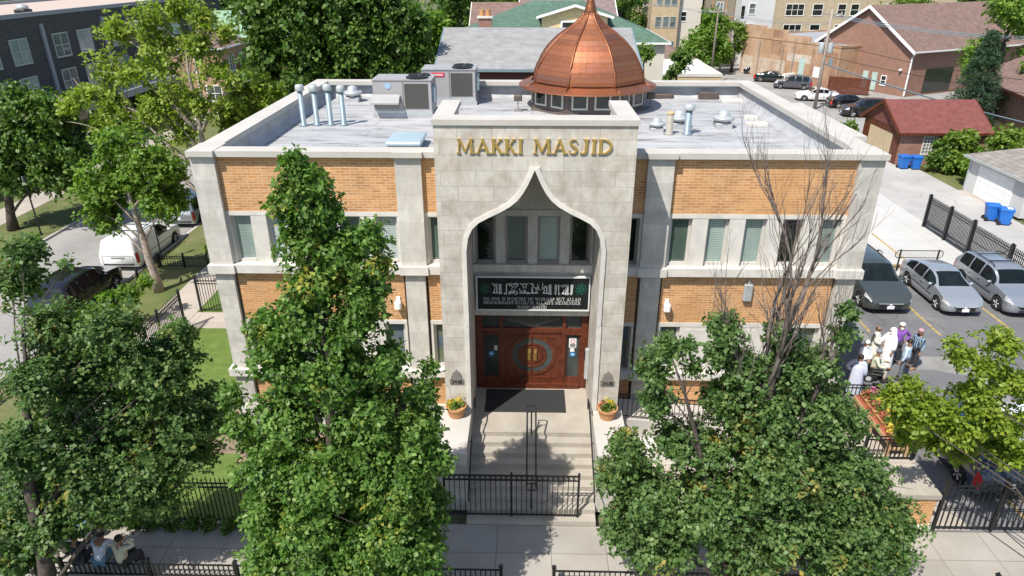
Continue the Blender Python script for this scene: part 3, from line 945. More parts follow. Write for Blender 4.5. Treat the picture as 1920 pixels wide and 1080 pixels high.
STAND = dict(pel=(0, 0, .93), ch=(0, .0, 1.22), nk=(0, .01, 1.46), hd=(0, -.01, 1.60), tp=(0, 0, 1.69),
             sh=(.185, .01, 1.39), el=(.245, .03, 1.11), wr=(.255, -.05, .86), hip=(.10, 0, .90), kn=(.105, -.02, .49), an=(.11, .02, .08), toe=(.125, -.15, .03))
SIT = dict(pel=(0, 0, .50), ch=(0, -.02, .80), nk=(0, -.05, 1.04), hd=(0, -.09, 1.18), tp=(0, -.08, 1.27),
           sh=(.185, -.04, .97), el=(.25, -.10, .70), wr=(.16, -.34, .62), hip=(.11, -.02, .48), kn=(.13, -.44, .50), an=(.12, -.44, .09), toe=(.13, -.60, .04))
def person(label, loc, rz, pose=STAND, upper=None, lower=None, robe=None, cap=None, hair=None, beard=None, shoes='shoe', scale=1.0, group=None, L=None, Rr=None, robe_len=.12, sleeves=True, bald=False, shawl=None, vest=None):
    """built facing -y; L / Rr override joints of one side"""
    t = thing('person', label, 'person', loc, rz, group=group)
    P = {k: Vector(v) for k, v in pose.items()}
    def jt(k, s):
        ov = (L if s > 0 else Rr) or {}
        if k in ov:
            return Vector(ov[k])
        v = P[k]
        return Vector((v.x*s, v.y, v.z))
    V, E, R = [], [], []
    def add(p, r, par=None):
        V.append(tuple(p*scale)); R.append(r*scale if not isinstance(r, tuple) else (r[0]*scale, r[1]*scale))
        if par is not None:
            E.append((par, len(V)-1))
        return len(V)-1
    pel = add(P['pel'], .125); ch = add(P['ch'], .135, pel); c2 = add(P['ch'].lerp(P['nk'], .6), .12, ch)
    nk = add(P['nk'], .055, c2); hd = add(P['hd'], .088, nk); add(P['tp'], .07, hd)
    add(P['hd']+Vector((0, -.105, -.01)), .018, hd)            # nose
    for s in (-1, 1):
        add(P['hd']+Vector((s*.098, .01, 0)), .018, hd)        # ears
        sh = add(jt('sh', s), .062, c2); el = add(jt('el', s), .045, sh); wr = add(jt('wr', s), .030, el)
        d = (jt('wr', s)-jt('el', s)).normalized()
        side = d.cross(Vector((0, 1, 0)) if abs(d.y) < .8 else Vector((1, 0, 0))).normalized()
        pm = add(jt('wr', s)+d*.06, .030, wr)
        for q, ln in ((-1.5, .06), (-.5, .075), (.5, .07), (1.5, .055)):
            b = jt('wr', s)+d*.085+side*q*.018
            f1 = add(b, .010, pm)
            add(b+d*ln+Vector((0, -.02, -.005)), .008, f1)
        th = add(jt('wr', s)+d*.05+Vector((0, -.045, 0)), .011, pm)
        add(jt('wr', s)+d*.095+Vector((0, -.06, 0)), .009, th)
        hp = add(jt('hip', s), .09, pel); kn = add(jt('kn', s), .06, hp); an = add(jt('an', s), .038, kn)
        add(jt('toe', s), .035, an)
    skin_mesh('body', V, E, R, M['skin'], t)
    if lower:
        V, E, R = [], [], []
        p = add(P['pel'], .14)
        for s in (-1, 1):
            h = add(jt('hip', s), .105, p); k = add(jt('kn', s), .08, h); add(jt('kn', s).lerp(jt('an', s), .92), .065, k)
        skin_mesh('trousers', V, E, R, lower, t)
    if upper:
        V, E, R = [], [], []
        p = add(P['pel'].lerp(P['ch'], -.15), .155); c = add(P['ch'], .158, p); k = add(P['ch'].lerp(P['nk'], .62), .135, c); add(P['nk'].lerp(P['ch'], .12), .075, k)
        for s in (-1, 1):
            a = add(jt('sh', s), .078, k); b = add(jt('el', s), .064, a)
            if sleeves:
                add(jt('el', s).lerp(jt('wr', s), .92), .05, b)
        skin_mesh('shirt', V, E, R, upper, t)
    if robe:
        mb = MB()
        zs = [(P['nk'].z-.04, .085, .075), (P['ch'].z+.12, .215, .13), (P['ch'].z-.08, .205, .155), (P['pel'].z, .215, .175), (P['pel'].z-.35, .25, .19), (robe_len+.02, .29, .21), (robe_len, .285, .205)]
        rings = []
        for z, a, b in zs:
            k = max(0, min(1, (z-P['pel'].z)/(P['ch'].z-P['pel'].z)))
            o = P['pel'].lerp(P['ch'], k)
            rings.append([((o.x+a*math.cos(q*math.pi/9)*(1+.04*math.sin(q*3+z*9)))*scale, (o.y+b*math.sin(q*math.pi/9)*(1+.07*math.sin(q*4+z*5)))*scale, z*scale) for q in range(18)])
        mb.loft(rings)
        mb.build('robe', robe, t, smooth=True)
        V, E, R = [], [], []
        k = add(P['ch'].lerp(P['nk'], .6), .12)
        for s in (-1, 1):
            a = add(jt('sh', s), .085, k); b = add(jt('el', s), .08, a); add(jt('el', s).lerp(jt('wr', s), .9), .075, b)
        skin_mesh('robe_sleeves', V, E, R, robe, t)
    h = P['hd']*scale
    if hair:
        MB().ball((h.x, h.y+.018*scale, h.z+(.035 if not bald else -.01)*scale), tuple(q*scale for q in ((.104, .108, .095) if not bald else (.108, .100, .055))), 12, 8).build('hair', hair, t, smooth=True)
    if cap:
        MB().lathe([(.104*scale, 0), (.106*scale, .05*scale), (.09*scale, .085*scale), (.05*scale, .105*scale), (.005, .11*scale)], (h.x, h.y+.01*scale, h.z+.035*scale), 14).build('cap', cap, t, smooth=True)
    if shawl:
        mb = MB().ball((h.x, h.y+.03*scale, h.z+.0), (.128*scale, .125*scale, .15*scale), 12, 8)
        mb.loft([[(h.x+a*math.cos(q*math.pi/7)*scale, h.y+(.05+b*math.sin(q*math.pi/7))*scale, h.z+z*scale) for q in range(14)] for z, a, b in ((-.02, .12, .11), (-.16, .15, .12), (-.28, .25, .15), (-.55, .26, .17), (-.6, .25, .16))])
        mb.build('shawl', shawl, t, smooth=True)
    if beard:
        MB().ball((h.x, h.y-.06*scale, h.z-.085*scale), (.062*scale, .05*scale, .085*scale), 10, 6).build('beard', beard, t, smooth=True)
    eb = MB()
    for s in (-1, 1):
        eb.ball((h.x+s*.034*scale, h.y-.088*scale, h.z+.012*scale), .011*scale, 6, 4)
    eb.box(h.x-.025*scale, h.x+.025*scale, h.y-.098*scale, h.y-.08*scale, h.z-.052*scale, h.z-.044*scale)
    eb.build('eyes_and_mouth', M['hair'], t)
    for s in (-1, 1):
        a, b = jt('an', s)*scale, jt('toe', s)*scale
        MB().tube([a+Vector((0, .05, -.03))*scale, a.lerp(b, .5)+Vector((0, 0, -.005)), b+Vector((0, 0, .005))], [.048*scale, .05*scale, .036*scale], 8).build('shoe', M[shoes], t, smooth=True)
    return t

# ------------------------------------------------------------------ the setting: ground, walks, roads
def sheet(name, x0, x1, y0, y1, z, m, n=1):
    o = MB().add([(x0, y0, z), (x1, y0, z), (x1, y1, z), (x0, y1, z)], [(0, 1, 2, 3)])
    return struct(name, o, m)
def slab(name, x0, x1, y0, y1, z, m, th=0.12):
    return struct(name, MB().box(x0, x1, y0, y1, z-th, z), m)
sheet('ground', -900, 900, -300, 1500, -0.16, M['ground'])
sheet('street', -28.1, -20.35, -30, 200, -0.12, M['street'])
sheet('road', -200, 200, -22, -9.6, -0.12, M['road'])
slab('kerb', -20.35, -20.2, -9, 200, 0.0, M['kerb'], .15)
slab('kerb', -28.25, -28.1, -9, 200, 0.0, M['kerb'], .15)
slab('kerb', -20.2, 60, -9.6, -9.45, 0.0, M['kerb'], .15)
slab('parkway', -20.2, -17.15, -4.4, 120, -0.01, M['grass2'])
slab('parkway', -32.3, -28.25, -4.4, 160, -0.01, M['grass2'])
slab('parkway', -20.2, 60, -9.45, -6.62, -0.01, M['grass2'])
slab('sidewalk', -20.2, 60, -6.6, -4.47, 0.0, M['walk'])
slab('side_path', -17.13, -15.3, -4.45, 120, 0.0, M['walk2'])
slab('side_path', -34.4, -32.32, -9, 160, 0.0, M['walk2'])
slab('footpath', -15.28, -10.2, 7.0, 8.5, 0.004, M['walk2'])
slab('lawn', -15.28, -9.7, -4.45, 6.98, 0.0, M['lawn'])
slab('lawn', -15.28, -9.7, 8.52, 22, 0.0, M['lawn'])
slab('lawn', -9.699, -2.9, -4.45, 0.0, 0.0, M['lawn'])
slab('verge', -70, -34.42, -9, 160, -0.01, M['grass2'])
sheet('flower_bed', -9.5, -6.3, -2.1, -0.1, 0.006, M['earth'])
sheet('flower_bed', -12.3, -9.4, -1.5, 1.2, 0.006, M['earth'])
slab('parking_lot', 9.7, 24.3, -4.45, 13.2, -0.0, M['lot'])
slab('concrete_pad', 9.7, 24.3, 13.22, 33, 0.0, M['pad'])
slab('alley', 24.32, 30.2, -4.45, 120, -0.01, M['alley'])
slab('yard', -15.2, 24.3, 33.02, 46, -0.015, M['grass2'])
slab('parking_lot', 24.3, 60, 46, 110, -0.005, M['street'], .1)
slab('driveway', 30.2, 30.9, 23.6, 28.3, -0.006, M['walk2'])
slab('verge', 30.92, 36, 28.5, 37, -0.01, M['grass2'])
slab('verge', 30.2, 30.9, 28.32, 33, -0.01, M['grass2'])
slab('verge', 30.92, 60, 5, 23, -0.01, M['grass2'])
slab('footpath', 2.7, 9.68, -4.45, -1.75, 0.0, M['walk2'])
struct('parking_marking', MB().box(17.6, 17.72, 7.0, 10.6, -.03, .004).box(14.7, 14.8, 7.2, 9.2, -.03, .004).box(20.95, 21.07, 7.4, 10.6, -.03, .004).box(12.0, 12.1, -4.2, -1.6, -.03, .004).box(14.2, 14.3, -4.2, -1.2, -.03, .004), M['yellow'])
struct('pad_marking', MB().box(20.2, 20.32, 14.6, 19.5, -.03, .004).box(14.5, 23.3, 13.24, 13.36, -.03, .004), M['yellow'])
M['patch'] = ground_mat('pale_patch', (0.21, 0.205, 0.195), (0.29, 0.28, 0.26), 0.9, 18, fleck=0.3, cracks=(0.12, 0.12, 0.115))
for sd_, (cx, cy, rx, ry) in enumerate(((16.6, 4.6, 1.7, .7), (17.0, 2.6, 1.0, 1.1), (15.6, 1.2, .8, 1.5), (18.6, 5.6, 1.6, .35), (14.3, 6.6, .25, 1.3), (20.5, 3.5, 2.0, .5))):
    rd = random.Random(sd_)
    pts = [(cx+rx*math.cos(k*.35)*rd.uniform(.6, 1.15), cy+ry*math.sin(k*.35)*rd.uniform(.6, 1.15), .004) for k in range(18)]
    struct('parking_patch', MB().add(pts, [tuple(range(18))]), M['patch'])
for x0, x1 in ((16.9, 18.7), (18.9, 21.2), (21.3, 23.2)):
    o = MB().cbox(x0, x1, 14.3, 14.5, 0.0, .13, .03).build('wheel_stop', M['yellow'])
    tag(o, 'yellow concrete wheel stop %s' % {16.9: 'behind the dark grey minivan', 18.9: 'behind the silver hatchback', 21.3: 'nearest the iron lot fence'}[x0], 'wheel stop', 'yellow wheel stops on the concrete pad')

# ------------------------------------------------------------------ the mosque
mq = thing('mosque', 'two storey orange brick mosque with limestone portal and copper onion dome', 'mosque', (0, 0, 0))
def part(name, mb, m, par=None, smooth=False):
    return mb.build(name, M[m] if isinstance(m, str) else m, par or mq, smooth=smooth)

# core and side / rear walls
core = MB()
core.box(-9.55, 9.55, .62, 13.25, 0, 8.86)
part('core_wall', core, 'brick_in')
sw = MB()
for s in (-1, 1):
    sw.box(s*9.56, s*9.78, .42, 13.3, .9, 9.46)
    sw.box(s*9.56, s*9.82, .42, 13.32, 0, .898)
sw.box(-9.55, 9.55, 13.26, 13.34, 0, 9.46)
sw.box(9.79, 10.2, 1.4, 7.9, 0, 9.46)
part('side_wall', sw, 'brick_in')

def window(par, x0, x1, z0, z1, y, pane, fr='frame', name='window', fw=.075):
    """frame ring flush with y, pane set 4 cm behind"""
    f = MB()
    f.box(x0, x0+fw, y, y+.08, z0, z1).box(x1-fw, x1, y, y+.08, z0, z1)
    f.box(x0+fw, x1-fw, y, y+.08, z1-fw, z1).box(x0+fw, x1-fw, y-.03, y+.08, z0, z0+fw*1.3)
    o = f.build(name, M[fr], par)
    MB().box(x0+fw, x1-fw, y+.045, y+.06, z0+fw, z1-fw).build('pane', M[pane], o)
    return o

ucen = [4.42+1.105*k for k in range(5)]
up_p = {1: ['pane_g', 'pane_t', 'pane_t', 'pane_d', 'pane_t'], -1: ['pane_w', 'pane_g', 'pane_t', 'pane_w', 'pane_t']}
for s in (-1, 1):
    bw, st = MB(), MB()
    def B(mb, a, b, *r):
        mb.box(s*a, s*b, *r)
    # brick fields
    B(bw, 4.02, 9.25, .15, .46, 7.78, 9.46)
    B(bw, 4.02, 9.25, .15, .46, 4.14, 5.82)
    B(bw, 4.02, 9.25, .15, .46, .92, 2.1)
    for z0, z1 in ((7.78, 9.46), (4.14, 5.82), (.92, 2.1)):
        B(bw, 2.62, 3.26, .15, .46, z0, z1)
    # lintels
    B(st, 4.02, 9.25, .13, .46, 7.65, 7.777)
    B(st, 4.02, 9.25, .13, .46, 4.0, 4.137)
    B(st, 2.62, 3.26, .13, .46, 7.65, 7.777)
    B(st, 2.62, 3.26, .13, .46, 4.0, 4.137)
    # piers between upper windows
    xs = [4.02]+[v for c in ucen for v in (c-.32, c+.32)]+[9.25]
    for k in range(0, len(xs), 2):
        B(st, xs[k], xs[k+1], .14, .46, 6.1, 7.647)
    for k, c in enumerate(ucen):
        a, b = sorted((s*(c-.32), s*(c+.32)))
        window(mq, a, b, 6.1, 7.645, .28, up_p[s][k])
    # lower storey: window, blank panels, window
    for a, b in ((4.02, 4.10), (4.74, 8.52), (9.16, 9.25)):
        B(st, a, b, .14, .46, 2.37, 3.997)
    for k in range(3):
        B(st, 4.95+k*1.2, 5.95+k*1.2, .125, .139, 2.45, 3.9)
    for c, pn in ((4.42, 'pane_r'), (8.84, 'pane_r')):
        a, b = sorted((s*(c-.32), s*(c+.32)))
        window(mq, a, b, 2.37, 3.995, .28, pn)
    # slits beside the portal
    for z0, z1, pn in ((6.1, 7.645, 'pane_g' if s < 0 else 'pane_d'), (2.37, 3.995, 'pane_r')):
        B(st, 3.18, 3.26, .14, .46, z0, z1)
        a, b = sorted((s*2.62, s*3.18))
        window(mq, a, b, z0, z1, .28, pn, 'frame_d' if s > 0 else 'frame')
    # ledges (belt courses) and plinth
    for z0, z1 in ((5.825, 6.097), (2.103, 2.367)):
        B(st, 4.08, 9.19, -.05, .46, z0, z1)
        B(st, 2.62, 3.2, -.05, .46, z0, z1)
    B(st, 4.02, 9.25, .06, .46, 0, .917)
    B(st, 2.62, 3.26, .06, .46, 0, .917)
    # pilasters: wide above the ledge, narrower below, ledge block between
    for a, b in ((3.26, 4.02), (9.25, 9.95)):
        p = MB().box(s*a, s*b, 0, .46, 6.1, 9.49)
        p.box(s*(a+.07), s*(b-.07), .03, .46, 2.37, 5.822)
        p.box(s*(a+.07), s*(b-.07), .03, .46, .92, 2.1)
        part('pilaster', p, 'pier')
        for z0, z1 in ((5.825, 6.097), (2.103, 2.367)):
            B(st, a-.06, b+.06, -.12, .46, z0, z1)
        B(st, a+.02, b-.02, -.03, .46, 0, .917)
    part('brick_wall', bw, 'brick')
    part('stone_trim', st, 'trim')

# coping of the roof parapet
cp = MB()
cp.box(-9.2, 9.2, -.02, .56, 9.47, 9.64)
for s in (-1, 1):
    cp.box(s*9.2, s*9.985, -.13, .92, 9.495, 9.655)
    cp.box(s*3.2, s*4.08, -.13, .03, 9.495, 9.652)
cp.box(-9.95, -9.3, .92, 13.45, 9.47, 9.64)
cp.box(9.3, 10.35, 2.2, 7.9, 9.47, 9.64)
cp.box(9.3, 9.95, 7.9, 13.45, 9.47, 9.64)
cp.box(9.3, 9.95, .92, 2.2, 9.47, 9.638)
cp.box(-9.3, 9.3, 12.85, 13.45, 9.47, 9.638)
part('coping', cp, 'stone_flat')
rf = MB().add([(-9.56, .47, 8.9), (9.56, .47, 8.9), (9.56, 13.25, 8.9), (-9.56, 13.25, 8.9)], [(0, 1, 2, 3)])
part('flat_roof', rf, 'roof')
# membrane turned up the parapets (cant, wall, metal strip)
up_ = MB()
def upturn(p0, p1, nx, ny):
    d = Vector((p1[0]-p0[0], p1[1]-p0[1], 0))
    n = 40
    rng = random.Random(int(p0[0]*10+p1[1]*7))
    rings = []
    for i in range(n+1):
        q = Vector((p0[0], p0[1], 0))+d*i/n
        w = rng.uniform(-.018, .018)
        rings.append([(q.x+nx*o_, q.y+ny*o_, z) for o_, z in ((.34+w*2, 8.905), (.10+w, 9.03+w), (.05+w*.8, 9.2), (.02, 9.34))])
    up_.loft(rings, cap=False, closed=False)
upturn((-9.5, .5), (-9.5, 13.2), 1, 0)
upturn((9.5, .5), (9.5, 13.2), -1, 0)
upturn((-9.5, 13.2), (9.5, 13.2), 0, -1)
upturn((-9.5, .5), (9.5, .5), 0, 1)
part('parapet_membrane', up_, 'membrane', smooth=True)
fl = MB()
fl.box(-9.5, -9.46, .6, 13.1, 9.34, 9.465).box(9.46, 9.5, .6, 13.1, 9.34, 9.465).box(-9.45, 9.45, 13.12, 13.16, 9.34, 9.465)
part('parapet_flashing', fl, 'flash')

# the portal: limestone block with an ogee arch cut through its front
PF, PW = -1.76, 2.62
half = [(1.84, 1.3), (1.84, 5.0), (1.85, 6.6), (1.855, 7.33), (1.80, 7.72), (1.68, 7.98), (1.5, 8.16), (1.25, 8.30), (.93, 8.46), (.66, 8.62), (.45, 8.80), (.30, 9.0), (.18, 9.22), (.09, 9.42), (.03, 9.56), (0.0, 9.64)]
po = MB()
for s in (-1, 1):
    for i in range(len(half)-1):
        (xa, za), (xb, zb) = half[i], half[i+1]
        po.add([(s*PW, PF, za), (s*xa, PF, za), (s*xb, PF, zb), (s*PW, PF, zb)], [(0, 1, 2, 3)])
        po.add([(s*xa, PF, za), (s*xa, .28, za), (s*xb, .28, zb), (s*xb, PF, zb)], [(0, 1, 2, 3)])
    po.add([(s*PW, PF, 9.64), (0, PF, 9.64), (0, PF, 10.78), (s*PW, PF, 10.78)], [(0, 1, 2, 3)])
    po.add([(s*PW, PF, 0), (s*1.84, PF, 0), (s*1.84, PF, 1.3), (s*PW, PF, 1.3)], [(0, 1, 2, 3)])
    po.add([(s*PW, PF, 0), (s*PW, .46, 0), (s*PW, .46, 10.78), (s*PW, PF, 10.78)], [(0, 1, 2, 3)])
part('portal', po, 'stone')
pp = MB()
for s in (-1, 1):
    pp.box(s*2.2, s*PW, .47, .9, 8.9, 10.77)
    pp.box(s*2.2, s*2.6, -1.2, .46, 9.0, 10.77)
pp.box(-2.199, 2.199, -1.7, -1.2, 9.7, 10.77)
pp.box(-2.199, 2.199, -1.2, .3, 9.66, 9.7)
part('portal_parapet', pp, 'stone')
pc = MB()
pc.box(-2.66, 2.66, PF-.05, -1.16, 10.785, 10.93)
for s in (-1, 1):
    pc.box(s*2.14, s*2.66, -1.16, .98, 10.785, 10.928)
part('portal_coping', pc, 'stone_flat')
# arch moulding, proud of the front
mo = MB()
for s in (-1, 1):
    inn = [(s*x, z) for x, z in half[1:]]
    outp = []
    for i, p in enumerate(inn):
        a, b = inn[max(i-1, 0)], inn[min(i+1, len(inn)-1)]
        dx, dz = b[0]-a[0], b[1]-a[1]
        l = math.hypot(dx, dz)
        outp.append((p[0]+s*dz/l*.13, p[1]-s*dx/l*.13*1.0))
    outp[-1] = (s*.13, 9.72)
    outp = [(o_[0] if s*o_[0] > .0 else 0, o_[1]) for o_ in outp]
    rings = [[(i_[0], PF-.06, i_[1]), (o_[0], PF-.045, o_[1]), (o_[0], PF+.01, o_[1]), (i_[0], PF+.01, i_[1])] for i_, o_ in zip(inn, outp)]
    mo.loft(rings)
    mo.box(s*1.845, s*1.99, PF-.045, PF+.01, 1.9, 5.0)
part('arch_moulding', mo, 'trim')
# back wall of the porch, windows, sign ledge
bk = MB()
wx = [(-1.78, -1.14), (-.84, -.16), (.14, .82), (1.12, 1.78)]
ed = [-1.84]+[v for w_ in wx for v in w_]+[1.84]
for k in range(0, len(ed), 2):
    bk.box(ed[k], ed[k+1], .3, .5, 6.08, 7.66)
bk.box(-1.84, 1.84, .3, .5, 7.66, 9.62)
bk.box(-1.84, 1.84, .3, .5, 4.26, 5.84)
bk.box(-1.84, 1.84, .18, .5, 5.84, 6.078)
bk.box(-1.84, 1.84, .24, .299, 7.66, 7.84)
part('porch_wall', bk, 'pier')
for (a, b), pn in zip(wx, ('pane_d', 'pane_g', 'pane_t', 'pane_d')):
    window(mq, a, b, 6.08, 7.66, .36, pn, 'frame_d')

# entrance: mahogany screen with double doors
dr = MB()
for x0, x1 in ((-1.84, -1.62), (-1.05, -.94), (1.0, 1.11), (1.62, 1.84)):
    dr.box(x0, x1, .42, .6, 1.44, 4.255)
for x0, x1 in ((-1.62, -1.05), (-.94, 1.0), (1.11, 1.62)):
    dr.box(x0, x1, .43, .6, 3.56, 3.72).box(x0, x1, .43, .6, 4.17, 4.255)
for x0, x1 in ((-1.62, -1.05), (1.11, 1.62)):
    dr.box(x0, x1, .44, .6, 1.62, 1.86).box(x0, x1, .40, .6, 3.50, 3.558)
    dr.box(x0, x0+.05, .45, .6, 1.86, 3.5).box(x1-.05, x1, .45, .6, 1.86, 3.5)
dr.box(-1.62, 1.62, .36, .6, 1.44, 1.62)
ent = part('door_frame', dr, 'wood')
for x0, x1 in ((-1.57, -1.10), (1.16, 1.57)):
    MB().box(x0, x1, .51, .53, 1.86, 3.5).build('sidelight', M['pane_e'], ent)
for x0, x1 in ((-1.62, -1.05), (-.94, 1.0), (1.11, 1.62)):
    MB().box(x0, x1, .51, .53, 3.72, 4.17).build('transom_light', M['pane_e'], ent)
tl = MB()
for k in range(-6, 7):
    tl.tube([(.03, .505, 3.74), (.03+k*.15, .505, 4.16-abs(k)*.02)], .006, 4)
tl.build('leaded_bars', M['frame_d'], ent)
for s in (-1, 1):
    x0, x1 = (-.94, .025) if s < 0 else (.035, 1.0)
    d = MB().box(x0, x1, .47, .56, 1.625, 3.555)
    cx, cz = .03, 2.70
    dm = MB()
    def halfring(r0, r1, y0, y1, mb, oz=0.0, n=18):
        rings = []
        for i in range(n+1):
            a = math.pi/2+s*-1*math.pi*i/n if s > 0 else math.pi/2+math.pi*i/n
            c_, s_ = math.cos(a), math.sin(a)
            g = .03 if s > 0 else -.03
            rings.append([(cx+g+r0*c_, y0, cz+r0*s_), (cx+g+r1*c_, y0, cz+r1*s_), (cx+g+r1*c_, y1, cz+r1*s_), (cx+g+r0*c_, y1, cz+r0*s_)])
        mb.loft(rings)
    halfring(.64, .76, .44, .469, d)
    halfring(.40, .46, .44, .469, d)
    halfring(.27, .31, .445, .469, d)
    xa, xb = sorted((x0+(.14 if s < 0 else .12), x1-(.12 if s < 0 else .14)))
    for z0, z1 in ((3.36, 3.42), (1.80, 1.86)):
        d.box(xa, xb, .45, .469, z0, z1)
    e_ = x0+.14 if s < 0 else x1-.14
    d.box(e_-.03, e_+.03, .45, .469, 1.86, 3.36)
    leaf = d.build('door', M['wood'], mq)
    g = MB()
    halfring(.46, .64, .455, .468, g)
    g.build('crescent_pane', M['pane_e'], leaf)
    hb = MB().box(cx+s*.10-.055, cx+s*.10+.055, .445, .469, 2.5, 2.95).tube([(cx+s*.1, .44, 2.6), (cx+s*.1, .39, 2.64), (cx+s*.1, .39, 2.82), (cx+s*.1, .44, 2.86)], .016, 6)
    hb.build('handle', M['brass'], leaf)
for x, z in ((-1.33, 2.72), (1.37, 2.72)):
    o = MB().lathe([(.095, -.012), (.095, 0)], (x, .507, z), 18, 'y').build('blue_sticker', plain('blue_sticker', (.03, .22, .5), .4), ent)
    MB().box(x-.05, x+.05, .49, .494, z-.02, z+.02).build('sticker_mark', M['white'], o)
o = MB().box(1.24, 1.48, .495, .507, 2.98, 3.34).build('paper_notice', M['white'], ent)
MB().stroke([(1.36+.07*math.cos(a*math.pi/6), 3.22+.07*math.sin(a*math.pi/6)) for a in range(13)], .018, .488, .494).build('red_ring', plain('red_ink', (.5, .03, .03), .5), o)
wl = MB()
for k in range(4):
    wl.box(1.27, 1.45, .488, .494, 3.02+k*.03, 3.032+k*.03)
wl.build('small_print', M['iron'], o)
MB().box(1.28, 1.42, .495, .507, 2.82, 2.95).build('paper_slip', M['white'], ent)
MB().box(-1.24, -1.13, .495, .507, 2.85, 3.03).build('paper_slip', M['trim'], ent)
kp = MB().cbox(1.70, 1.835, -.42, -.30, 2.35, 3.45, .02)
o = part('intercom', kp, 'galv2')
MB().box(1.685, 1.699, -.41, -.31, 3.05, 3.35).build('keypad', M['black'], o)
MB().box(1.685, 1.699, -.40, -.34, 2.45, 2.95).build('label_strip', M['brass'], o)

# gold lettering across the portal
gl = MB()
X_ = lambda p: (p-1004)*.01372
for ch, p0, p1, base in (('M', 856, 889, 850), ('A', 891.5, 919.5, 0), ('K', 921, 944.5, 0), ('K', 946, 969.5, 0), ('I', 971.5, 981, 0),
                         ('M', 1000.3, 1034, 0), ('A', 1036, 1064, 0), ('S', 1066.5, 1084.5, 0), ('J', 1087.5, 1106.5, 0), ('I', 1108.5, 1119.5, 0), ('D', 1121.5, 1149, 0)):
    if ch == 'M' and p0 > 900:
        part('lettering', gl, 'gold')
        gl = MB()
    write(gl, ch, X_(p0), 10.06, .385, PF-.045, .052, width=X_(p1)-X_(p0), bold=.92)
part('lettering', gl, 'gold')

# house number plaques
for s in (-1, 1):
    x = s*2.27
    p = MB().prism([(x-.21, 2.99), (x+.21, 2.99), (x+.21, 3.17), (x-.21, 3.17)], 'y', PF-.03, PF+.005)
    p.prism([(x-.16, 3.172), (x+.16, 3.172), (x+.16, 3.29), (x-.16, 3.29)], 'y', PF-.027, PF+.005)
    p.prism([(x-.10, 3.292), (x+.10, 3.292), (x+.13, 3.34), (x+.10, 3.4), (x+.03, 3.45), (x, 3.51), (x-.03, 3.45), (x-.10, 3.4), (x-.13, 3.34)], 'y', PF-.03, PF+.005)
    o = part('number_plaque', p, 'plaque')
    write(MB(), '3418', x-.16, 3.02, .12, PF-.04, .011, width=.32).build('house_number', M['black'], o)

# steps, landing, cheek walls
stp = MB()
LZ = 1.44
stp.box(-1.838, 1.838, -2.06, .42, 0, LZ)
for k in range(1, 9):
    stp.box(-1.838, 1.838, -2.06-.3*k, -2.06-.3*(k-1), 0, LZ-.16*k)
part('entrance_steps', stp, 'stairs')
for s in (-1, 1):
    ck = MB().box(s*1.842, s*2.72, -3.9, PF-.002, 0, 2.0)
    o = part('cheek_wall', ck, 'pier')
    MB().box(s*1.842, s*2.76, -3.94, PF-.003, 2.0, 2.08).build('cap', M['stone_flat'], o)
    hr = MB()
    x = s*1.76
    pts = [(x, -1.5, 1.44+.5), (x, -1.5, 1.44+.86), (x, -2.0, 1.44+.88), (x, -4.35, .30+.86), (x, -4.45, .3+.80), (x, -4.45, .3+.55)]
    hr.tube(pts, .024, 6)
    for y in (-2.1, -3.0, -4.0):
        zz = 1.44+.88-(max(0, -2.0-y))*.486
        hr.tube([(x, y, zz), (x+s*.075, y, zz-.08)], .012, 5)
    part('handrail', hr, 'iron')
ch_ = MB()
for x in (-.13, .13):
    ch_.tube([(x, -2.0, LZ+.9), (x, -4.2, .32+.9)], .026, 6)
ch_.tube([(-.13, -2.0, LZ+.9), (-.13, -1.9, LZ+.86), (.13, -1.9, LZ+.86), (.13, -2.0, LZ+.9)], .024, 6)
ch_.tube([(-.13, -4.2, 1.22), (-.13, -4.28, 1.12), (.13, -4.28, 1.12), (.13, -4.2, 1.22)], .024, 6)
ch_.tube([(-.13, -2.12, LZ+.8), (.13, -2.12, LZ+.8)], .02, 6).tube([(-.13, -4.1, 1.2), (.13, -4.1, 1.2)], .02, 6)
ch_.tube([(0, -2.1, LZ), (0, -2.1, LZ+.8)], .026, 6).tube([(0, -4.12, .3), (0, -4.12, 1.2)], .026, 6)
part('centre_handrail', ch_, 'iron')

# dome
DC = (2.35, 11.2)
dr_ = MB()
def octa(r, z, a0=math.pi/8):
    return [(DC[0]+r*math.cos(a0+k*math.pi/4), DC[1]+r*math.sin(a0+k*math.pi/4), z) for k in range(8)]
dr_.loft([octa(2.53, 8.88), octa(2.53, 9.92)])
dr_.loft([octa(2.62, 8.9), octa(2.56, 9.0)])
drum = dr_.build('dome_drum', M['bronze'], mq)
for k in range(8):
    a = k*math.pi/4-math.pi/2
    nx, ny = math.cos(a), math.sin(a)
    tx, ty = -ny, nx
    for o_ in (-.46, .46):
        c = Vector((DC[0]+nx*2.345+tx*o_, DC[1]+ny*2.345+ty*o_, 0))
        f, g = MB(), MB()
        def bx(mb, u0, u1, z0, z1, d0, d1):
            vs = []
            for z in (z0, z1):
                for u, d in ((u0, d0), (u1, d0), (u1, d1), (u0, d1)):
                    vs.append((c.x+tx*u+nx*d, c.y+ty*u+ny*d, z))
            mb.add(vs, [(0, 3, 2, 1), (4, 5, 6, 7), (0, 1, 5, 4), (1, 2, 6, 5), (2, 3, 7, 6), (3, 0, 4, 7)])
        bx(f, -.33, -.26, 9.15, 9.86, 0, .05); bx(f, .26, .33, 9.15, 9.86, 0, .05)
        bx(f, -.26, .26, 9.15, 9.22, 0, .05); bx(f, -.26, .26, 9.79, 9.86, 0, .05)
        bx(g, -.26, .26, 9.22, 9.79, .0, .02)
        f.build('drum_window', M['frame'], drum)
        g.build('drum_pane', M['pane_d'], drum)
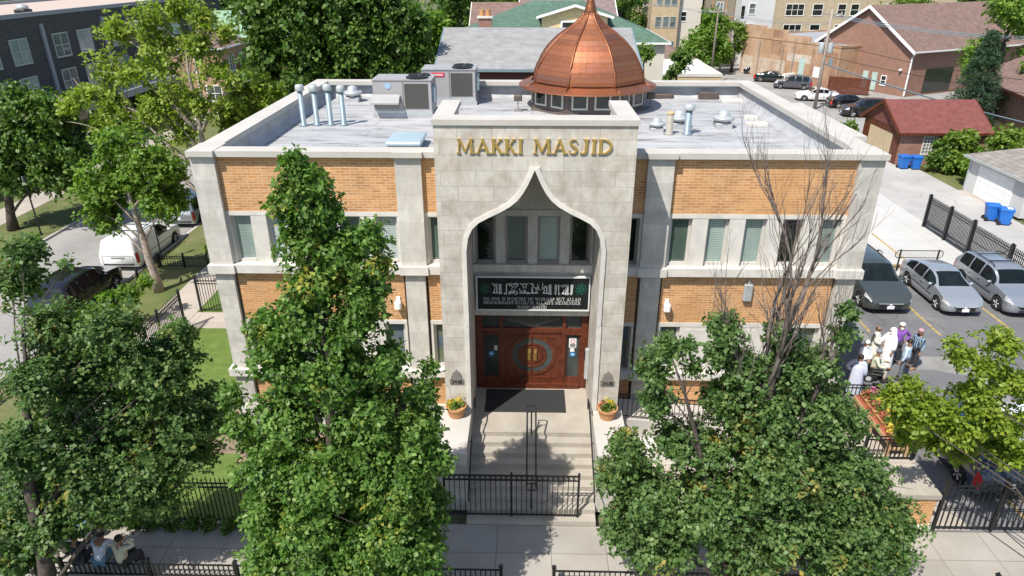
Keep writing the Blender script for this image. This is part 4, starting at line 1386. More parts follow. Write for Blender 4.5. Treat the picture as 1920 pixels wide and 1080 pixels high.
prof = [(2.40, 9.97), (2.44, 10.04), (2.43, 10.17), (2.38, 10.36), (2.30, 10.55), (2.20, 10.74), (2.10, 10.93), (1.98, 11.12), (1.83, 11.31), (1.65, 11.50), (1.44, 11.69), (1.18, 11.88), (.86, 12.08), (.60, 12.27), (.42, 12.44), (.31, 12.58), (.26, 12.68)]
ca = math.cos(math.pi/8)
dm = MB()
for k in range(8):
    a0 = math.pi/8+k*math.pi/4
    for i in range(len(prof)-1):
        (ra, za), (rb, zb) = prof[i], prof[i+1]
        q = []
        for r, z, e in ((ra, za, 0), (rb, zb, .015)):
            row = []
            for j in range(7):
                a = a0+j*math.pi/24
                rr = r*(ca/math.cos(a-a0-math.pi/8))*(1+.06*math.sin(j*math.pi/6)) /1.0
                rr = r*ca/math.cos(a-a0-math.pi/8)*.8+r*.2*.985
                row.append((DC[0]+(rr+e)*math.cos(a), DC[1]+(rr+e)*math.sin(a), z-e*.2))
            q.append(row)
        vs = q[0]+q[1]
        dm.add(vs, [(j, j+1, 8+j, 7+j) for j in range(6)])
dome = dm.build('dome', M['copper'], mq)
rb = MB()
for k in range(8):
    a = math.pi/8+k*math.pi/4
    rb.tube([(DC[0]+r*math.cos(a), DC[1]+r*math.sin(a), z) for r, z in prof], [.05]*len(prof), 6)
    rb.tube([(DC[0]+2.44*math.cos(a), DC[1]+2.44*math.sin(a), 10.0), (DC[0]+2.9*math.cos(a), DC[1]+2.9*math.sin(a), 9.84)], .035, 6)
rb.build('dome_rib', M['copper_rib'], dome, smooth=True)
ev = MB()
for k in range(8):
    a0 = math.pi/8+k*math.pi/4
    rows = []
    for r, z in ((2.40, 9.99), (2.92, 9.83), (2.93, 9.77), (2.5, 9.86)):
        rows.append([(DC[0]+r*math.cos(a0+j*math.pi/24), DC[1]+r*math.sin(a0+j*math.pi/24), z) for j in range(7)])
    ev.loft(rows, cap=False, closed=False)
ev.build('dome_eave', M['copper'], dome)
MB().lathe([(.27, 12.62), (.25, 12.74), (.20, 12.95), (.155, 13.08), (.16, 13.12), (.13, 13.16), (.115, 13.4), (.08, 13.6), (.16, 13.72), (.19, 13.84), (.13, 13.96), (.04, 14.05), (.03, 14.4), (.005, 14.7)], (DC[0], DC[1], 0), 18).build('finial', M['copper_rib'], dome, smooth=True)

# ------------------------------------------------------------------ things on the roof
for i, (x, y, h) in enumerate(((-8.70, 6.84, 1.5), (-8.22, 6.95, 1.47), (-7.70, 6.96, 1.5), (-7.2, 6.97, 1.45))):
    lab = ('farthest left of the four tall blue grey vent pipes, beside the parapet', 'second tall blue grey vent pipe from the parapet', 'third tall blue grey vent pipe from the parapet', 'last of the four tall vent pipes, nearest the air handlers')[i]
    t = thing('vent_pipe', lab, 'vent pipe', (x, y, 8.9), group='tall vent pipes on the roof')
    MB().lathe([(.17, 0), (.13, .06), (.095, .08), (.095, h-.15)], n=16).build('pipe', M['galv'], t, smooth=True)
    MB().lathe([(.15, h-.2), (.165, h-.17), (.165, h-.03), (.13, h+.03), (.01, h+.04)], n=16).build('cap', M['galv2'], t, smooth=True)
for x, y, h, lab, mt in ((4.92, 5.7, .80, 'short tan open vent pipe right of the dome', 'tanpipe'), (5.57, 5.7, 1.05, 'short grey capped vent pipe right of the dome', 'galv')):
    t = thing('vent_pipe', lab, 'vent pipe', (x, y, 8.9))
    MB().lathe([(.19, 0), (.15, .05), (.125, .06), (.125, h-.1)], n=16).build('pipe', M[mt], t, smooth=True)
    if mt == 'galv':
        MB().lathe([(.19, h-.17), (.20, h-.15), (.20, h), (.12, h+.04), (.01, h+.045)], n=16).build('cap', M['galv2'], t, smooth=True)
    else:
        MB().lathe([(.127, h-.1), (.133, h-.05), (.133, h), (.11, h), (.11, h-.08)], n=16).build('rim', M['pine'], t, smooth=True)
def fan(x, y, s, lab):
    t = thing('roof_fan', lab, 'roof fan', (x, y, 8.9), group='mushroom roof fans')
    MB().cbox(-.32*s, .32*s, -.32*s, .32*s, 0, .22*s, .03).build('curb', M['membrane'], t)
    MB().lathe([(.26*s, .22*s), (.3*s, .26*s), (.42*s, .33*s), (.45*s, .40*s), (.40*s, .44*s), (.24*s, .47*s), (.22*s, .52*s), (.20*s, .62*s), (.10*s, .68*s), (.01, .69*s)], n=20).build('hood', M['galv2'], t, smooth=True)
fan(7.15, 6.9, .95, 'white mushroom roof fan standing alone, right of the capped pipe')
fan(4.55, 6.2, .75, 'low mushroom roof fan half hidden behind the tan pipe')
fan(5.5, 6.9, .95, 'mushroom roof fan just behind the grey capped pipe')
fan(-8.0, 12.0, 1.0, 'mushroom roof fan behind the tall vent pipes')
fan(-5.4, 12.6, .8, 'mushroom roof fan beside the back parapet')
def air_handler(x, y, w, d, h, lab, hood, red):
    t = thing('air_handler', lab, 'air conditioner', (x, y, 8.9), group='rooftop air handlers')
    cas = plain('lilac_grey_casing', (.345, .335, .335), .5, .1, var=.05)
    MB().box(-.05, w+.05, -.03, d+.03, 0, .17).build('curb', M['membrane'], t)
    MB().box(0, w, 0, d, .17, .30).build('base_rail', M['galv2'], t)
    MB().cbox(0, w, .02, d-.02, .30, h, .02).build('casing', cas, t)
    MB().box(-.02, w+.02, -.01, d+.01, h, h+.04).build('lid', cas, t)
    MB().box(w*.54, w*.94, 0.0, .019, .38, h-.12).build('coil', plain('dirty_coil', (.06, .06, .055), .8, var=.5, scale=25), t)
    MB().box(w*.50, w*.52, .0, .02, .3, h).build('panel_joint', M['frame_d'], t)
    for k in range(2):
        f = MB().lathe([(.42, 0), (.44, .02), (.44, .06), (.38, .07), (.36, .03), (.02, .03)], (w*.74, d*.28+k*d*.42, h+.04), 20)
        for q in range(6):
            a = q*math.pi/3
            f.tube([(w*.74, d*.28+k*d*.42, h+.11), (w*.74+.42*math.cos(a), d*.28+k*d*.42+.42*math.sin(a), h+.1)], .012, 4)
        f.build('fan_guard', M['iron'], t)
    if hood:
        MB().add([(-.04, -.02, .93), (w*.46, -.02, .93), (w*.46, -.42, .66), (-.04, -.42, .66), (-.04, -.02, .55), (w*.46, -.02, .55), (w*.46, -.42, .6), (-.04, -.42, .6)],
                 [(0, 1, 2, 3), (3, 2, 6, 7), (0, 3, 7, 4), (1, 5, 6, 2), (4, 7, 6, 5)]).build('intake_hood', cas, t)
        MB().box(.02, w*.44, .0, .018, .36, .56).build('intake_louvre', M['frame_d'], t)
        MB().lathe([(.12, -.012), (.12, 0)], (w*.26, .012, h-.2), 14, 'y').build('blue_badge', plain('pale_blue_badge', (.3, .45, .62), .5), t)
    MB().box(w+.0, w+.14, d*.1, d*.35, .6, h-.2).build('conduit_box', M['galv'], t)
    if red:
        o = MB().box(w*.18, w*.42, .0, .015, h-.28, h-.1).build('red_label', plain('red_label', (.55, .03, .05), .5), t)
        k = MB()
        for q in range(6):
            k.box(w*.2+q*w*.033, w*.2+q*w*.033+w*.022, -.008, -.001, h-.22, h-.16)
        k.build('label_marks', M['white'], o)
    return t
air_handler(-6.30, 8.35, 2.32, 1.5, 1.45, 'lilac grey rooftop air handler with intake hood, nearer the vent pipes', True, False)
air_handler(-4.75, 11.2, 2.3, 1.5, 1.46, 'taller rooftop air handler with red label, nearer the dome', False, True)
t = thing('roof_hatch', 'pale blue metal roof hatch on a white curb left of the portal', 'roof hatch', (-4.25, 3.6, 8.9))
MB().box(-.62, .62, -.85, .8, 0, .05).build('curb', M['membrane'], t)
MB().box(-.52, .52, -.72, .72, .05, .24).build('frame', M['flash'], t)
MB().cbox(-.58, .58, -.78, .78, .24, .34, .03).build('lid', plain('pale_blue_metal', (.45, .57, .60), .35, .3, var=.06), t)
for i, (x, y) in enumerate(((-.6, 9.9), (5.0, 10.5))):
    t = thing('floodlight', ('small dark floodlight on the roof left of the dome', 'small dark floodlight on the roof right of the dome')[i], 'floodlight', (x, y, 8.9))
    MB().box(-.15, .15, -.15, .15, 0, .08).tube([(0, 0, .08), (0, 0, .45)], .025, 6).build('stand', M['frame_d'], t)
    MB().cbox(-.17, .17, -.1, .14, .42, .66, .04).build('lamp_head', M['bronze'], t)
for i, (x, y) in enumerate(((6.0, 13.0), (8.0, 12.9))):
    o = MB().cbox(x-.45, x+.45, y-.16, y+.1, 8.92, 9.12+.1*i, .04).build('vent_box', M['bronze'])
    tag(o, ('low dark vent box at the back parapet right of the dome', 'dark stepped vent box at the back parapet near the corner')[i], 'vent box')
for i, (x, y, w, d) in enumerate(((8.9, 12.2, .9, .35), (8.7, 8.6, .5, .35), (8.55, 7.3, .8, .4))):
    o = MB().cbox(x-w/2, x+w/2, y-d/2, y+d/2, 8.9, 9.02, .04).build('roof_pad', M['trim'])
    tag(o, ('long pale roof pad by the back right roof corner', 'small pale roof pad midway along the right parapet', 'broad pale roof pad below the jog of the right parapet')[i], 'roof pad')

# ------------------------------------------------------------------ the sign under the arch
sg = thing('name_board', 'black calligraphy sign board with silver frame hung over the entrance', 'sign', (0.02, .12, 5.13))
MB().box(-1.74, 1.74, 0.0, .07, -.55, .55).build('board', M['black'], sg)
fr = MB()
fr.box(-1.78, 1.78, -.03, .08, .55, .59).box(-1.78, 1.78, -.03, .08, -.59, -.55).box(-1.78, -1.74, -.03, .08, -.549, .549).box(1.74, 1.78, -.03, .08, -.549, .549)
fr.build('frame', M['silver'], sg)
tx = MB()
for s_, z_, w_ in (('NO ONE IS WORTHY OF WORSHIP BUT ALLAH', -.236, 3.07), ("MOHAMMAD(P.B.U.H.) IS ALLAH'S MESSENGER", -.367, 3.07), ('MAKKI MASJID', -.517, .94)):
    tx = MB()
    write(tx, s_, -w_/2-.03, z_, .1, -.012, .014, width=w_, bold=.55)
    tx.build('lettering', M['silver'], sg)
# the line of angular calligraphy, traced stroke by stroke (u across the board, v up)
cg = MB()
ci = [0]
def cal(pts, w):
    ci[0] += 1
    cg.stroke([(-1.904+p[0]*.00123, .70-p[1]*.001383) for p in pts], w*.62, -.012-.0003*(ci[0] % 9), .001)
Lc = [ # left half, crop pixels (13.5 per picture pixel)
 ([(520, 490), (690, 490)], .045), ([(530, 480), (572, 440), (572, 380)], .04), ([(625, 490), (625, 310)], .045), ([(690, 520), (690, 270)], .045), ([(725, 520), (735, 480), (725, 270)], .045), ([(730, 480), (765, 495)], .035),
 ([(500, 250), (540, 280), (560, 330), (590, 350), (600, 300), (640, 260)], .03), ([(545, 290), (600, 270)], .025),
 ([(870, 270), (872, 500), (850, 525), (822, 510), (818, 480)], .045), ([(920, 530), (985, 490), (985, 430)], .04), ([(985, 490), (1085, 490), (1085, 410)], .04), ([(1015, 490), (1015, 420)], .035), ([(1050, 490), (1050, 420)], .035), ([(930, 480), (950, 450), (970, 470), (940, 490)], .03),
 ([(1140, 440), (1145, 500), (1110, 530), (1085, 520)], .04),
 ([(890, 250), (940, 290), (990, 320), (1020, 260), (970, 250), (940, 310)], .035), ([(1060, 250), (1050, 320), (1000, 390)], .03), ([(1060, 280), (1110, 240), (1165, 270), (1160, 310), (1110, 330), (1085, 370)], .035), ([(1110, 290), (1130, 270)], .03),
 ([(1200, 490), (1552, 490)], .045), ([(1205, 380), (1215, 440), (1330, 445), (1350, 420), (1330, 400)], .035), ([(1340, 440), (1365, 480)], .04), ([(1390, 490), (1420, 460), (1450, 490), (1420, 520), (1390, 490)], .025),
 ([(1210, 250), (1270, 275), (1330, 260), (1390, 275), (1430, 240)], .03), ([(1290, 280), (1300, 380), (1330, 330), (1370, 370), (1370, 280)], .03),
 ([(1480, 260), (1530, 260), (1555, 290), (1530, 360), (1530, 440), (1560, 490)], .04)]
Rc = [
 ([(0, 490), (180, 490), (180, 450), (140, 455), (110, 490)], .042), ([(0, 270), (50, 265), (75, 300), (40, 370), (30, 440), (55, 490)], .04),
 ([(85, 350), (140, 360), (180, 340), (240, 410)], .03), ([(120, 400), (170, 370), (190, 400), (130, 405)], .03), ([(175, 260), (185, 310), (215, 345)], .028),
 ([(300, 230), (310, 290), (290, 340), (320, 360), (390, 310), (350, 300)], .028), ([(275, 400), (330, 370), (380, 350)], .028),
 ([(310, 490), (470, 490)], .045), ([(320, 480), (350, 440), (350, 390)], .04), ([(410, 490), (412, 310)], .045), ([(475, 525), (475, 275)], .045), ([(515, 530), (512, 275)], .045), ([(515, 490), (548, 500)], .035),
 ([(625, 275), (622, 390), (655, 440), (620, 480), (640, 530)], .04), ([(660, 275), (660, 390), (625, 440), (660, 490), (610, 490)], .04),
 ([(715, 275), (715, 530)], .045), ([(715, 500), (750, 500)], .035), ([(755, 290), (790, 320), (830, 350), (840, 300), (880, 270)], .028), ([(790, 280), (860, 285)], .025),
 ([(800, 495), (895, 495)], .045), ([(810, 485), (845, 450), (845, 390)], .04), ([(900, 530), (900, 275)], .045), ([(945, 530), (945, 275)], .045), ([(945, 500), (985, 500)], .035),
 ([(1030, 275), (1025, 390), (1065, 440), (1020, 480), (1040, 530)], .04), ([(1068, 275), (1065, 390), (1025, 440), (1068, 490), (1010, 500)], .04)]
for p, w in Lc:
    cal(p, w)
for p, w in Rc:
    cal([(q[0]+1485, q[1]) for q in p], w)
cg.build('calligraphy', M['silver'], sg)
for s in (-1, 1):
    og = MB()
    for k in range(9):
        a = k*2*math.pi/9
        c = (s*1.5, .17)
        og.stroke([(c[0]+.04*math.cos(a), c[1]+.04*math.sin(a)), (c[0]+.13*math.cos(a+.35), c[1]+.15*math.sin(a+.35)), (c[0]+.2*math.cos(a-.1), c[1]+.21*math.sin(a-.1))], [.02, .03, .012], -.012, .001)
    og.stroke([(s*1.5+.05*math.cos(q), .17+.05*math.sin(q)) for q in np.linspace(0, 6.3, 14)], .02, -.013, .001)
    og.build('rosette', M['teal'], sg)
o = MB().box(-1.5, 1.12, -1.02, .28, LZ+.004, LZ+.02).build('door_mat', M['rubber'])
tag(o, 'wide black rubber door mat on the landing before the doors', 'door mat')

# ------------------------------------------------------------------ fences, rails and the ramp
def relabel(o, **k):
    return o
fence('iron_fence', 'tall black iron fence between side path and mosque lawn', (-15.12, -4.4), (-15.12, 7.0), 1.75, .115, 1.9)
fence('iron_fence', 'short tall black iron fence from the gate post to the mosque side wall', (-13.6, 8.6), (-10.0, 8.6), 1.75, .115, 1.8)
fence('iron_gate', 'black iron gate standing open beside the small footpath', (-15.12, 8.6), (-13.75, 8.6), 1.7, .115, 1.37, cat='gate')
fence('low_fence', 'low black iron fence along the kerb beside the parked dark SUV', (-19.5, -3.0), (-19.5, 13.55), .68, .13, 2.05, spear=False, rails=(.1, .52, .62))
fence('low_fence', 'low black iron fence end closing the grass strip by the white van', (-19.4, 13.6), (-16.9, 13.6), .68, .13, 1.25, spear=False, rails=(.1, .52, .62))
fence('iron_fence', 'black iron fence with spear tops between lawn and front sidewalk', (-15.05, -4.55), (-2.75, -4.55), 1.6, .125, 2.4)
fence('iron_gate', 'black iron gate panel drawn across the foot of the steps', (-2.45, -4.28), (1.32, -4.28), 1.5, .145, 1.88, spear=False, rails=(.06, 1.30, 1.46), rings=True, cat='gate', z0=.17, caps=False, post=.03)
fence('low_fence', 'low black street fence left of the sidewalk gap, people sit on it', (-14.5, -6.5), (-.78, -6.5), .5, .13, 2.3, spear=False, rails=(.08, .45), pr=.013)
fence('low_fence', 'low black street fence right of the sidewalk gap', (.58, -6.5), (14.0, -6.5), .5, .13, 2.24, spear=False, rails=(.08, .45), pr=.013)
fence('iron_fence', 'dark iron fence with spear tops between parking lot and front sidewalk', (11.35, -4.4), (24.2, -4.4), 1.75, .155, 1.6, pr=.013)
fence('iron_fence', 'heavy black iron fence with tall posts between concrete pad and alley', (23.9, 16.2), (23.9, 20.7), 1.9, .11, 2.25, post=.07, pr=.016)
fence('iron_gate', 'black iron vehicle gate with diagonal brace in the alley fence', (23.9, 13.0), (23.9, 16.1), 1.8, .11, 3.1, pr=.016, brace=True, cat='gate')
fence('iron_fence', 'black iron fence beside the lot, nearer the street than the braced gate', (23.9, 2.0), (23.9, 12.9), 1.8, .13, 2.2, post=.06, pr=.016)
rmp = MB()
rmp.add([(2.7, -1.2, 0), (9.6, -1.2, 0), (9.6, .03, 0), (2.7, .03, 0), (2.7, -1.2, 1.38), (9.6, -1.2, .75), (9.6, .03, .75), (2.7, .03, 1.38)], [(0, 3, 2, 1), (4, 5, 6, 7), (0, 1, 5, 4), (1, 2, 6, 5), (2, 3, 7, 6), (3, 0, 4, 7)])
t = thing('ramp', 'pale concrete access ramp along the facade right of the steps', 'ramp', (0, 0, 0))
rmp.build('ramp_slab', M['stone_flat'], t)
MB().box(2.77, 9.62, -1.74, -1.2, 0, .62).build('retaining_ledge', M['trim'], t)
rl = MB()
def rz_(x): return 1.38-(x-2.7)*.0913
rl.tube([(2.75, -1.12, rz_(2.75)+.88), (9.5, -1.12, rz_(9.5)+.88)], .024, 5).tube([(2.75, -1.12, rz_(2.75)+.74), (9.5, -1.12, rz_(9.5)+.74)], .018, 5).tube([(2.75, -1.12, rz_(2.75)+.08), (9.5, -1.12, rz_(9.5)+.08)], .018, 5)
for i in range(46):
    x = 2.75+i*.15
    rl.box(x-.01, x+.01, -1.13, -1.11, rz_(x)+(0 if i % 9 == 0 else .08), rz_(x)+.88)
    if i % 4 == 2:
        rl.tube([(x+.075+.055*math.cos(q*math.pi/4), -1.12, rz_(x)+.5+.055*math.sin(q*math.pi/4)) for q in range(9)], .008, 4)
rl.build('railing', M['iron'], t)
fence('railing', 'short black railing at the far end of the flower table', (10.9, 1.62), (12.2, 1.62), .95, .14, 1.3, spear=False, rails=(.1, .8, .92), cat='railing', caps=False)
fence('railing', 'short black railing at the near end of the flower table', (10.7, -1.35), (12.25, -1.35), .95, .14, 1.55, spear=False, rails=(.1, .8, .92), cat='railing', caps=False)
fence('railing', 'long black railing along the lot side of the flower table', (12.32, -1.3), (12.32, 1.6), .95, .14, 1.45, spear=False, rails=(.1, .8, .92), cat='railing', caps=False)
slab('footpath', 9.7, 12.4, -4.4, 1.7, .012, M['walk2'], .02)
t = thing('brick_planter', 'low orange brick planter wall with concrete cap on the sidewalk corner', 'planter', (10.35, -3.9, 0))
MB().box(-.85, .85, -.5, .5, .2, 1.15).build('brick_wall', M['brick'], t)
MB().box(-.92, .92, -.56, .56, 1.15, 1.30).build('cap', M['stairs'], t)
MB().box(-.9, .9, -.54, .52, 0, .2).build('base', M['trim'], t)

# ------------------------------------------------------------------ flower pots and the flower table
def flowers(par, cx, cy, z, r, seed, mixes, n=70, name='flowers'):
    lo = [(cx+r*.5*math.cos(a), cy+r*.5*math.sin(a), z+.02, r*.62) for a in (0, 2.1, 4.2)]
    v, f = foliage(lo, n, r*.28, seed, per=5, gap=0, squash=(1, 1, .7))
    np_mesh('leaves', v, f, M['leaf1'], par)
    for k, mm in enumerate(mixes):
        lo2 = [(cx+r*.5*math.cos(k*2.2+1), cy+r*.5*math.sin(k*2.2+1), z+.06, r*.6)]
        v, f = foliage(lo2, int(n*.45), r*.2, seed+k+5, per=6, gap=0, squash=(1, 1, .7), core=.75, wid=.42)
        np_mesh(name, v, f, M[mm], par)
for s, lab, mx in ((-1, 'terracotta pot of yellow flowers on the cheek wall left of the steps', ('petal_y', 'petal_y')), (1, 'terracotta pot of yellow and red flowers on the cheek wall right of the steps', ('petal_y', 'petal_r'))):
    t = thing('flower_pot', lab, 'flower pot', (s*2.28, -2.12, 2.08), group='terracotta flower pots')
    pb = MB().lathe([(.20, 0), (.215, .02), (.28, .30), (.31, .30), (.315, .37), (.28, .37), (.27, .33), (.02, .32)], n=24)
    for q in range(24):
        a = q*math.pi/12
        pb.tube([(.207*math.cos(a), .207*math.sin(a), .02), (.283*math.cos(a), .283*math.sin(a), .29)], .012, 4)
    pb.build('pot', M['terra'], t)
    flowers(t, 0, 0, .40, .25, 11+s, mx, 90)
t = thing('flower_table', 'long timber bench with red top carrying the flower boxes', 'bench', (11.85, .05, 0))
MB().box(-.38, .38, -1.3, 1.3, .60, .66).build('top', M['planter_box'], t)
MB().box(-.41, -.385, -1.3, 1.3, .52, .67).box(.385, .41, -1.3, 1.3, .52, .67).build('edge_board', M['pine'], t)
for y in (-1.2, 0, 1.2):
    MB().box(-.34, -.26, y-.05, y+.05, 0, .6).box(.26, .34, y-.05, y+.05, 0, .6).box(-.26, .26, y-.03, y+.03, .25, .33).build('trestle', M['pine'], t)
for i, (y, mx, lab) in enumerate(((.95, ('petal_p', 'petal_r'), 'flower box with pink and red flowers at the far end of the bench'), (.33, ('petal_y', 'petal_r'), 'flower box with pale orange flowers, second from the far end'),
                                 (-.3, ('petal_y', 'petal_r', 'petal_y'), 'flower box with bright yellow flowers, third from the far end'), (-.95, ('petal_r', 'petal_y'), 'flower box with red and yellow flowers at the near end of the bench'))):
    t = thing('flower_box', lab, 'flower box', (11.85, y, .662), group='flower boxes on the bench')
    MB().loft([[(-.26, -.2, 0), (.26, -.2, 0), (.26, .2, 0), (-.26, .2, 0)], [(-.32, -.25, .2), (.32, -.25, .2), (.32, .25, .2), (-.32, .25, .2)]]).build('box', M['terra'], t)
    flowers(t, 0, 0, .27, .34, 31+i, mx, 80)

# wall lights and the meter box on the brick
for x, z, lab in ((-4.24, 4.86, 'white wall light on the brick left of the portal'), (4.22, 4.86, 'white wall light on the brick right of the portal')):
    t = thing('wall_light', lab, 'wall light', (x, .15, z))
    MB().box(-.06, .06, -.05, 0, -.05, .12).build('bracket', M['white'], t)
    MB().cbox(-.1, .1, -.26, -.05, -.22, .02, .03).build('lamp_head', M['white'], t)
t = thing('meter_box', 'grey electric meter box on the brick behind the bare branches', 'meter', (6.68, .15, 5.3))
MB().cbox(-.13, .13, -.16, 0, -.3, .25, .03).tube([(0, -.08, .25), (0, -.08, .5)], .03, 6).build('case', M['galv2'], t)

# ------------------------------------------------------------------ trees near the mosque
LT1 = [(-4.15,-8.0,11.51,0.25),(-4.13,-8.0,11.09,0.46),(-4.46,-8.0,10.7,0.37),(-3.83,-8.0,10.56,0.47),(-3.86,-8.0,11.09,0.41),(-4.22,-8.0,10.06,0.59),(-3.53,-8.0,9.86,0.57),(-2.97,-8.0,10.17,0.43),(-2.88,-8.0,9.55,0.39),(-4.08,-8.0,9.22,0.73),(-3.22,-8.0,9.01,0.54),(-4.48,-8.0,8.44,0.7),(-3.5,-8.0,8.22,0.81),(-5.13,-8.0,8.2,0.46),(-5.03,-8.0,7.5,0.73),(-4.01,-8.0,7.27,0.94),(-2.94,-8.0,7.52,0.52),(-2.18,-7.5,7.1,0.28),(-2.31,-7.7,6.59,0.43),(-6.08,-8.0,6.74,0.36),(-6.02,-8.0,5.96,0.44),(-5.01,-8.0,6.11,0.97),(-3.49,-8.0,6.13,1.03),(-2.42,-8.0,5.89,0.65),(-5.49,-8.3,5.12,0.82),(-4.13,-8.5,5.04,1.08),(-2.87,-8.3,4.89,1.1),(-2.01,-8.0,5.22,0.44),(-5.79,-8.5,4.16,0.67),(-4.57,-8.6,3.85,1.11),(-3.04,-8.5,3.63,1.24),(-2.2,-8.0,3.77,0.52),(-5.73,-8.6,2.91,0.8),(-4.12,-8.7,2.59,1.26),(-2.51,-8.6,2.83,0.86),(-2.73,-7.4,5.98,0.51),(-2.3,-7.5,5.23,0.43)]
tree('columnar_oak', 'tall dark green columnar oak left of the steps', (-4.0, -8.3, 0), LT1, 29000, .105, M['leaf1'], M['bark_d'], 3, top=(-.15, .35, 11.6), r0=.12, lk=.6, limbs=30, gap=.22, fill=.34, core=.42)
M['deadwood'] = plain('dead_wood', (.155, .125, .108), .9, var=.4, scale=9, bump=.4)
LT2 = [(2.69,-7,7.31,.42),(3.09,-7,7.38,.29),(2.49,-7,6.72,.5),(3.31,-7,6.87,.25),(2.73,-7,5.92,.69),(2.13,-7,4.62,.74),(3.18,-7,4.79,.83),(1.82,-7,3.86,.55),(3.92,-7,7.7,.52),(3.76,-7,7.19,.39),(4.43,-7,6.75,.67),(5.08,-7,7.53,.46),(5.43,-7,6.76,.69),(6.23,-7,8.21,.26),(6.24,-7,7.66,.37),(5.95,-7,6.9,.58),(3.98,-7,5.94,.69),(4.91,-7,5.81,1.09),(6.15,-7,5.83,.92),(6.8,-7,5.42,.64),(3.91,-7,4.65,.95),(5.18,-7.4,4.71,1.39),(6.81,-7,4.26,1.08),(7.7,-7,3.97,.6),(2.68,-7.2,3.43,1.09),(4.09,-7.4,3.33,1.32),(5.67,-7.5,2.98,1.44),(7.33,-7.3,2.82,1.34),(8.63,-7,2.56,.75),(2.18,-7,2.26,.76),(3.15,-7.4,2.0,1.05),(5.02,-7.5,2.1,1.2),(7.02,-7.5,2.1,1.1),(8.5,-7.2,1.9,.7)]
LT2 = [(a, b, c, r*(.78 if 4.5 < c < 6 and a < 4.2 else 1.0 if c > 4.6 else .97)) for a, b, c, r in LT2]
t2 = tree('columnar_oak', 'broad columnar oak with a bare dead crown right of the steps', (4.9, -7.3, 0), LT2, 31000, .108, M['leaf2'], M['bark_d'], 8, top=(.1, .2, 8.2), r0=.2, limbs=32, gap=.3, fill=.26, lk=.7, core=.45, stems=[(.1, .2, 8.2), (-2.1, .1, 7.2), (1.2, .1, 7.6)])
rd = random.Random(5)
db = MB()
for s_, d_, ln, r_ in (((-.2, .2, 5.4), (.03, 0, 1), 3.2, .10), ((-.1, .2, 6.2), (.08, 0, 1), 2.9, .08), ((-.3, .2, 5.8), (-.12, 0, 1), 2.3, .06), ((.0, .25, 5.4), (.16, 0, 1), 2.4, .06), ((1.0, .2, 6.2), (.08, 0, 1), 1.9, .045), ((-.3, .1, 5.6), (-.24, .0, 1), 1.8, .04), ((.1, .1, 6.8), (.04, .1, 1), 2.8, .07), ((.9, .2, 6.0), (.0, 0, 1), 1.8, .045), ((-.1, .3, 7.2), (-.06, .1, 1), 2.6, .06), ((.1, .2, 7.6), (.0, -.05, 1), 2.6, .06), ((.4, .2, 5.6), (.2, 0, 1), 2.2, .05), ((-.6, .2, 6.0), (-.1, 0, 1), 1.6, .035), ((.2, .2, 8.2), (.06, .02, 1), 2.6, .055), ((.0, .1, 8.6), (-.03, .05, 1), 2.2, .05)):
    twig_fan(db, s_, d_, ln, r_*.62, 3, rd, .28)
db.build('dead_branches', M['deadwood'], t2, smooth=True)
LT0 = [(-11.78,-5,8.5,.55),(-12.24,-5,7.7,.65),(-10.75,-5,8.25,.22),(-9.77,-6,6.92,.84),(-10.95,-6,7.04,.84),(-9.24,-6,6.08,.74),(-8.81,-5,6.22,.58),(-8.57,-5,5.47,.53),(-8.83,-6,5.65,.75),(-10.6,-6,5.63,1.12),(-10.89,-7,6.27,.81),(-8.32,-5,4.69,.48),(-9.98,-6,4.57,1.15),(-8.59,-6,4.44,.96),(-8.06,-5.5,4.24,.53),(-11.12,-7,4.7,.97),(-10.38,-7,3.79,1.11),(-9.31,-6.5,3.55,1.15),(-8.56,-6,3.31,.79),(-11.78,-7,3.29,1.0),(-10.12,-7,2.94,.9),(-9.28,-6.5,2.66,.7),(-11.27,-7.5,2.6,.75),(-12.3,-7.6,2.4,.8),(-12.3,-7.6,1.6,.7),(-11.4,-7.5,4.65,.82)]
tree('oak_tree', 'wide spreading oak in the near left corner over the seated people', (-11.6, -7.9, 0), LT0, 18000, .112, M['leaf2'], M['bark_d'], 17, top=(.5, 1.4, 7.4), r0=.2, lk=.55, limbs=27, gap=.28, core=.4, upb=.6)
LT3 = [(11.19,-5,6.32,.53),(10.87,-5,5.72,.51),(10.16,-5,6.01,.45),(9.87,-5,6.37,.28),(11.7,-5,5.28,.58),(11.0,-5,4.81,.65),(10.05,-5,4.48,.53),(9.15,-5,5.25,.34),(9.07,-5,4.78,.46),(9.61,-5,4.15,.6),(10.75,-5,3.84,.74),(11.75,-5,4.02,.8),(10.04,-4,2.95,.43),(10.98,-4,2.75,.6),(11.38,-5,3.2,.7),(12.32,-5,3.13,.68),(11.71,-4,2.5,.5),(12.9,-5.2,4.6,.9),(12.8,-5.4,5.6,.8)]
tree('lime_green_maple', 'lime green maple leaning in from the right edge over the lot fence', (13.6, -7.2, 0), LT3, 4600, .115, M['leaf3'], M['bark_d'], 23, top=(-.6, 1.5, 5.6), r0=.11, lk=.5, limbs=9, gap=.5, core=.25, twigs=2, upb=.7)
LTA = [(-20.25,10.7,5.26,1.17),(-18.89,10.7,5.77,1.45),(-18.64,10.7,4.7,1.3),(-20.08,10.7,4.1,1.04),(-17.33,10.7,4.6,1.3),(-16.6,10.7,4.5,.8),(-17.49,10.7,6.52,1.32),(-18.55,10.7,7.11,1.19),(-16.5,10.7,5.79,1.0),(-19.97,10.7,3.5,.75)]
tree('maple_tree', 'green street maple with bare trunk beside the white van', (-18.1, 10.7, 0), LTA, 3700, .19, M['leaf4'], M['bark_l'], 31, top=(-.5, 0, 6.8), r0=.20, limbs=11, gap=.6)
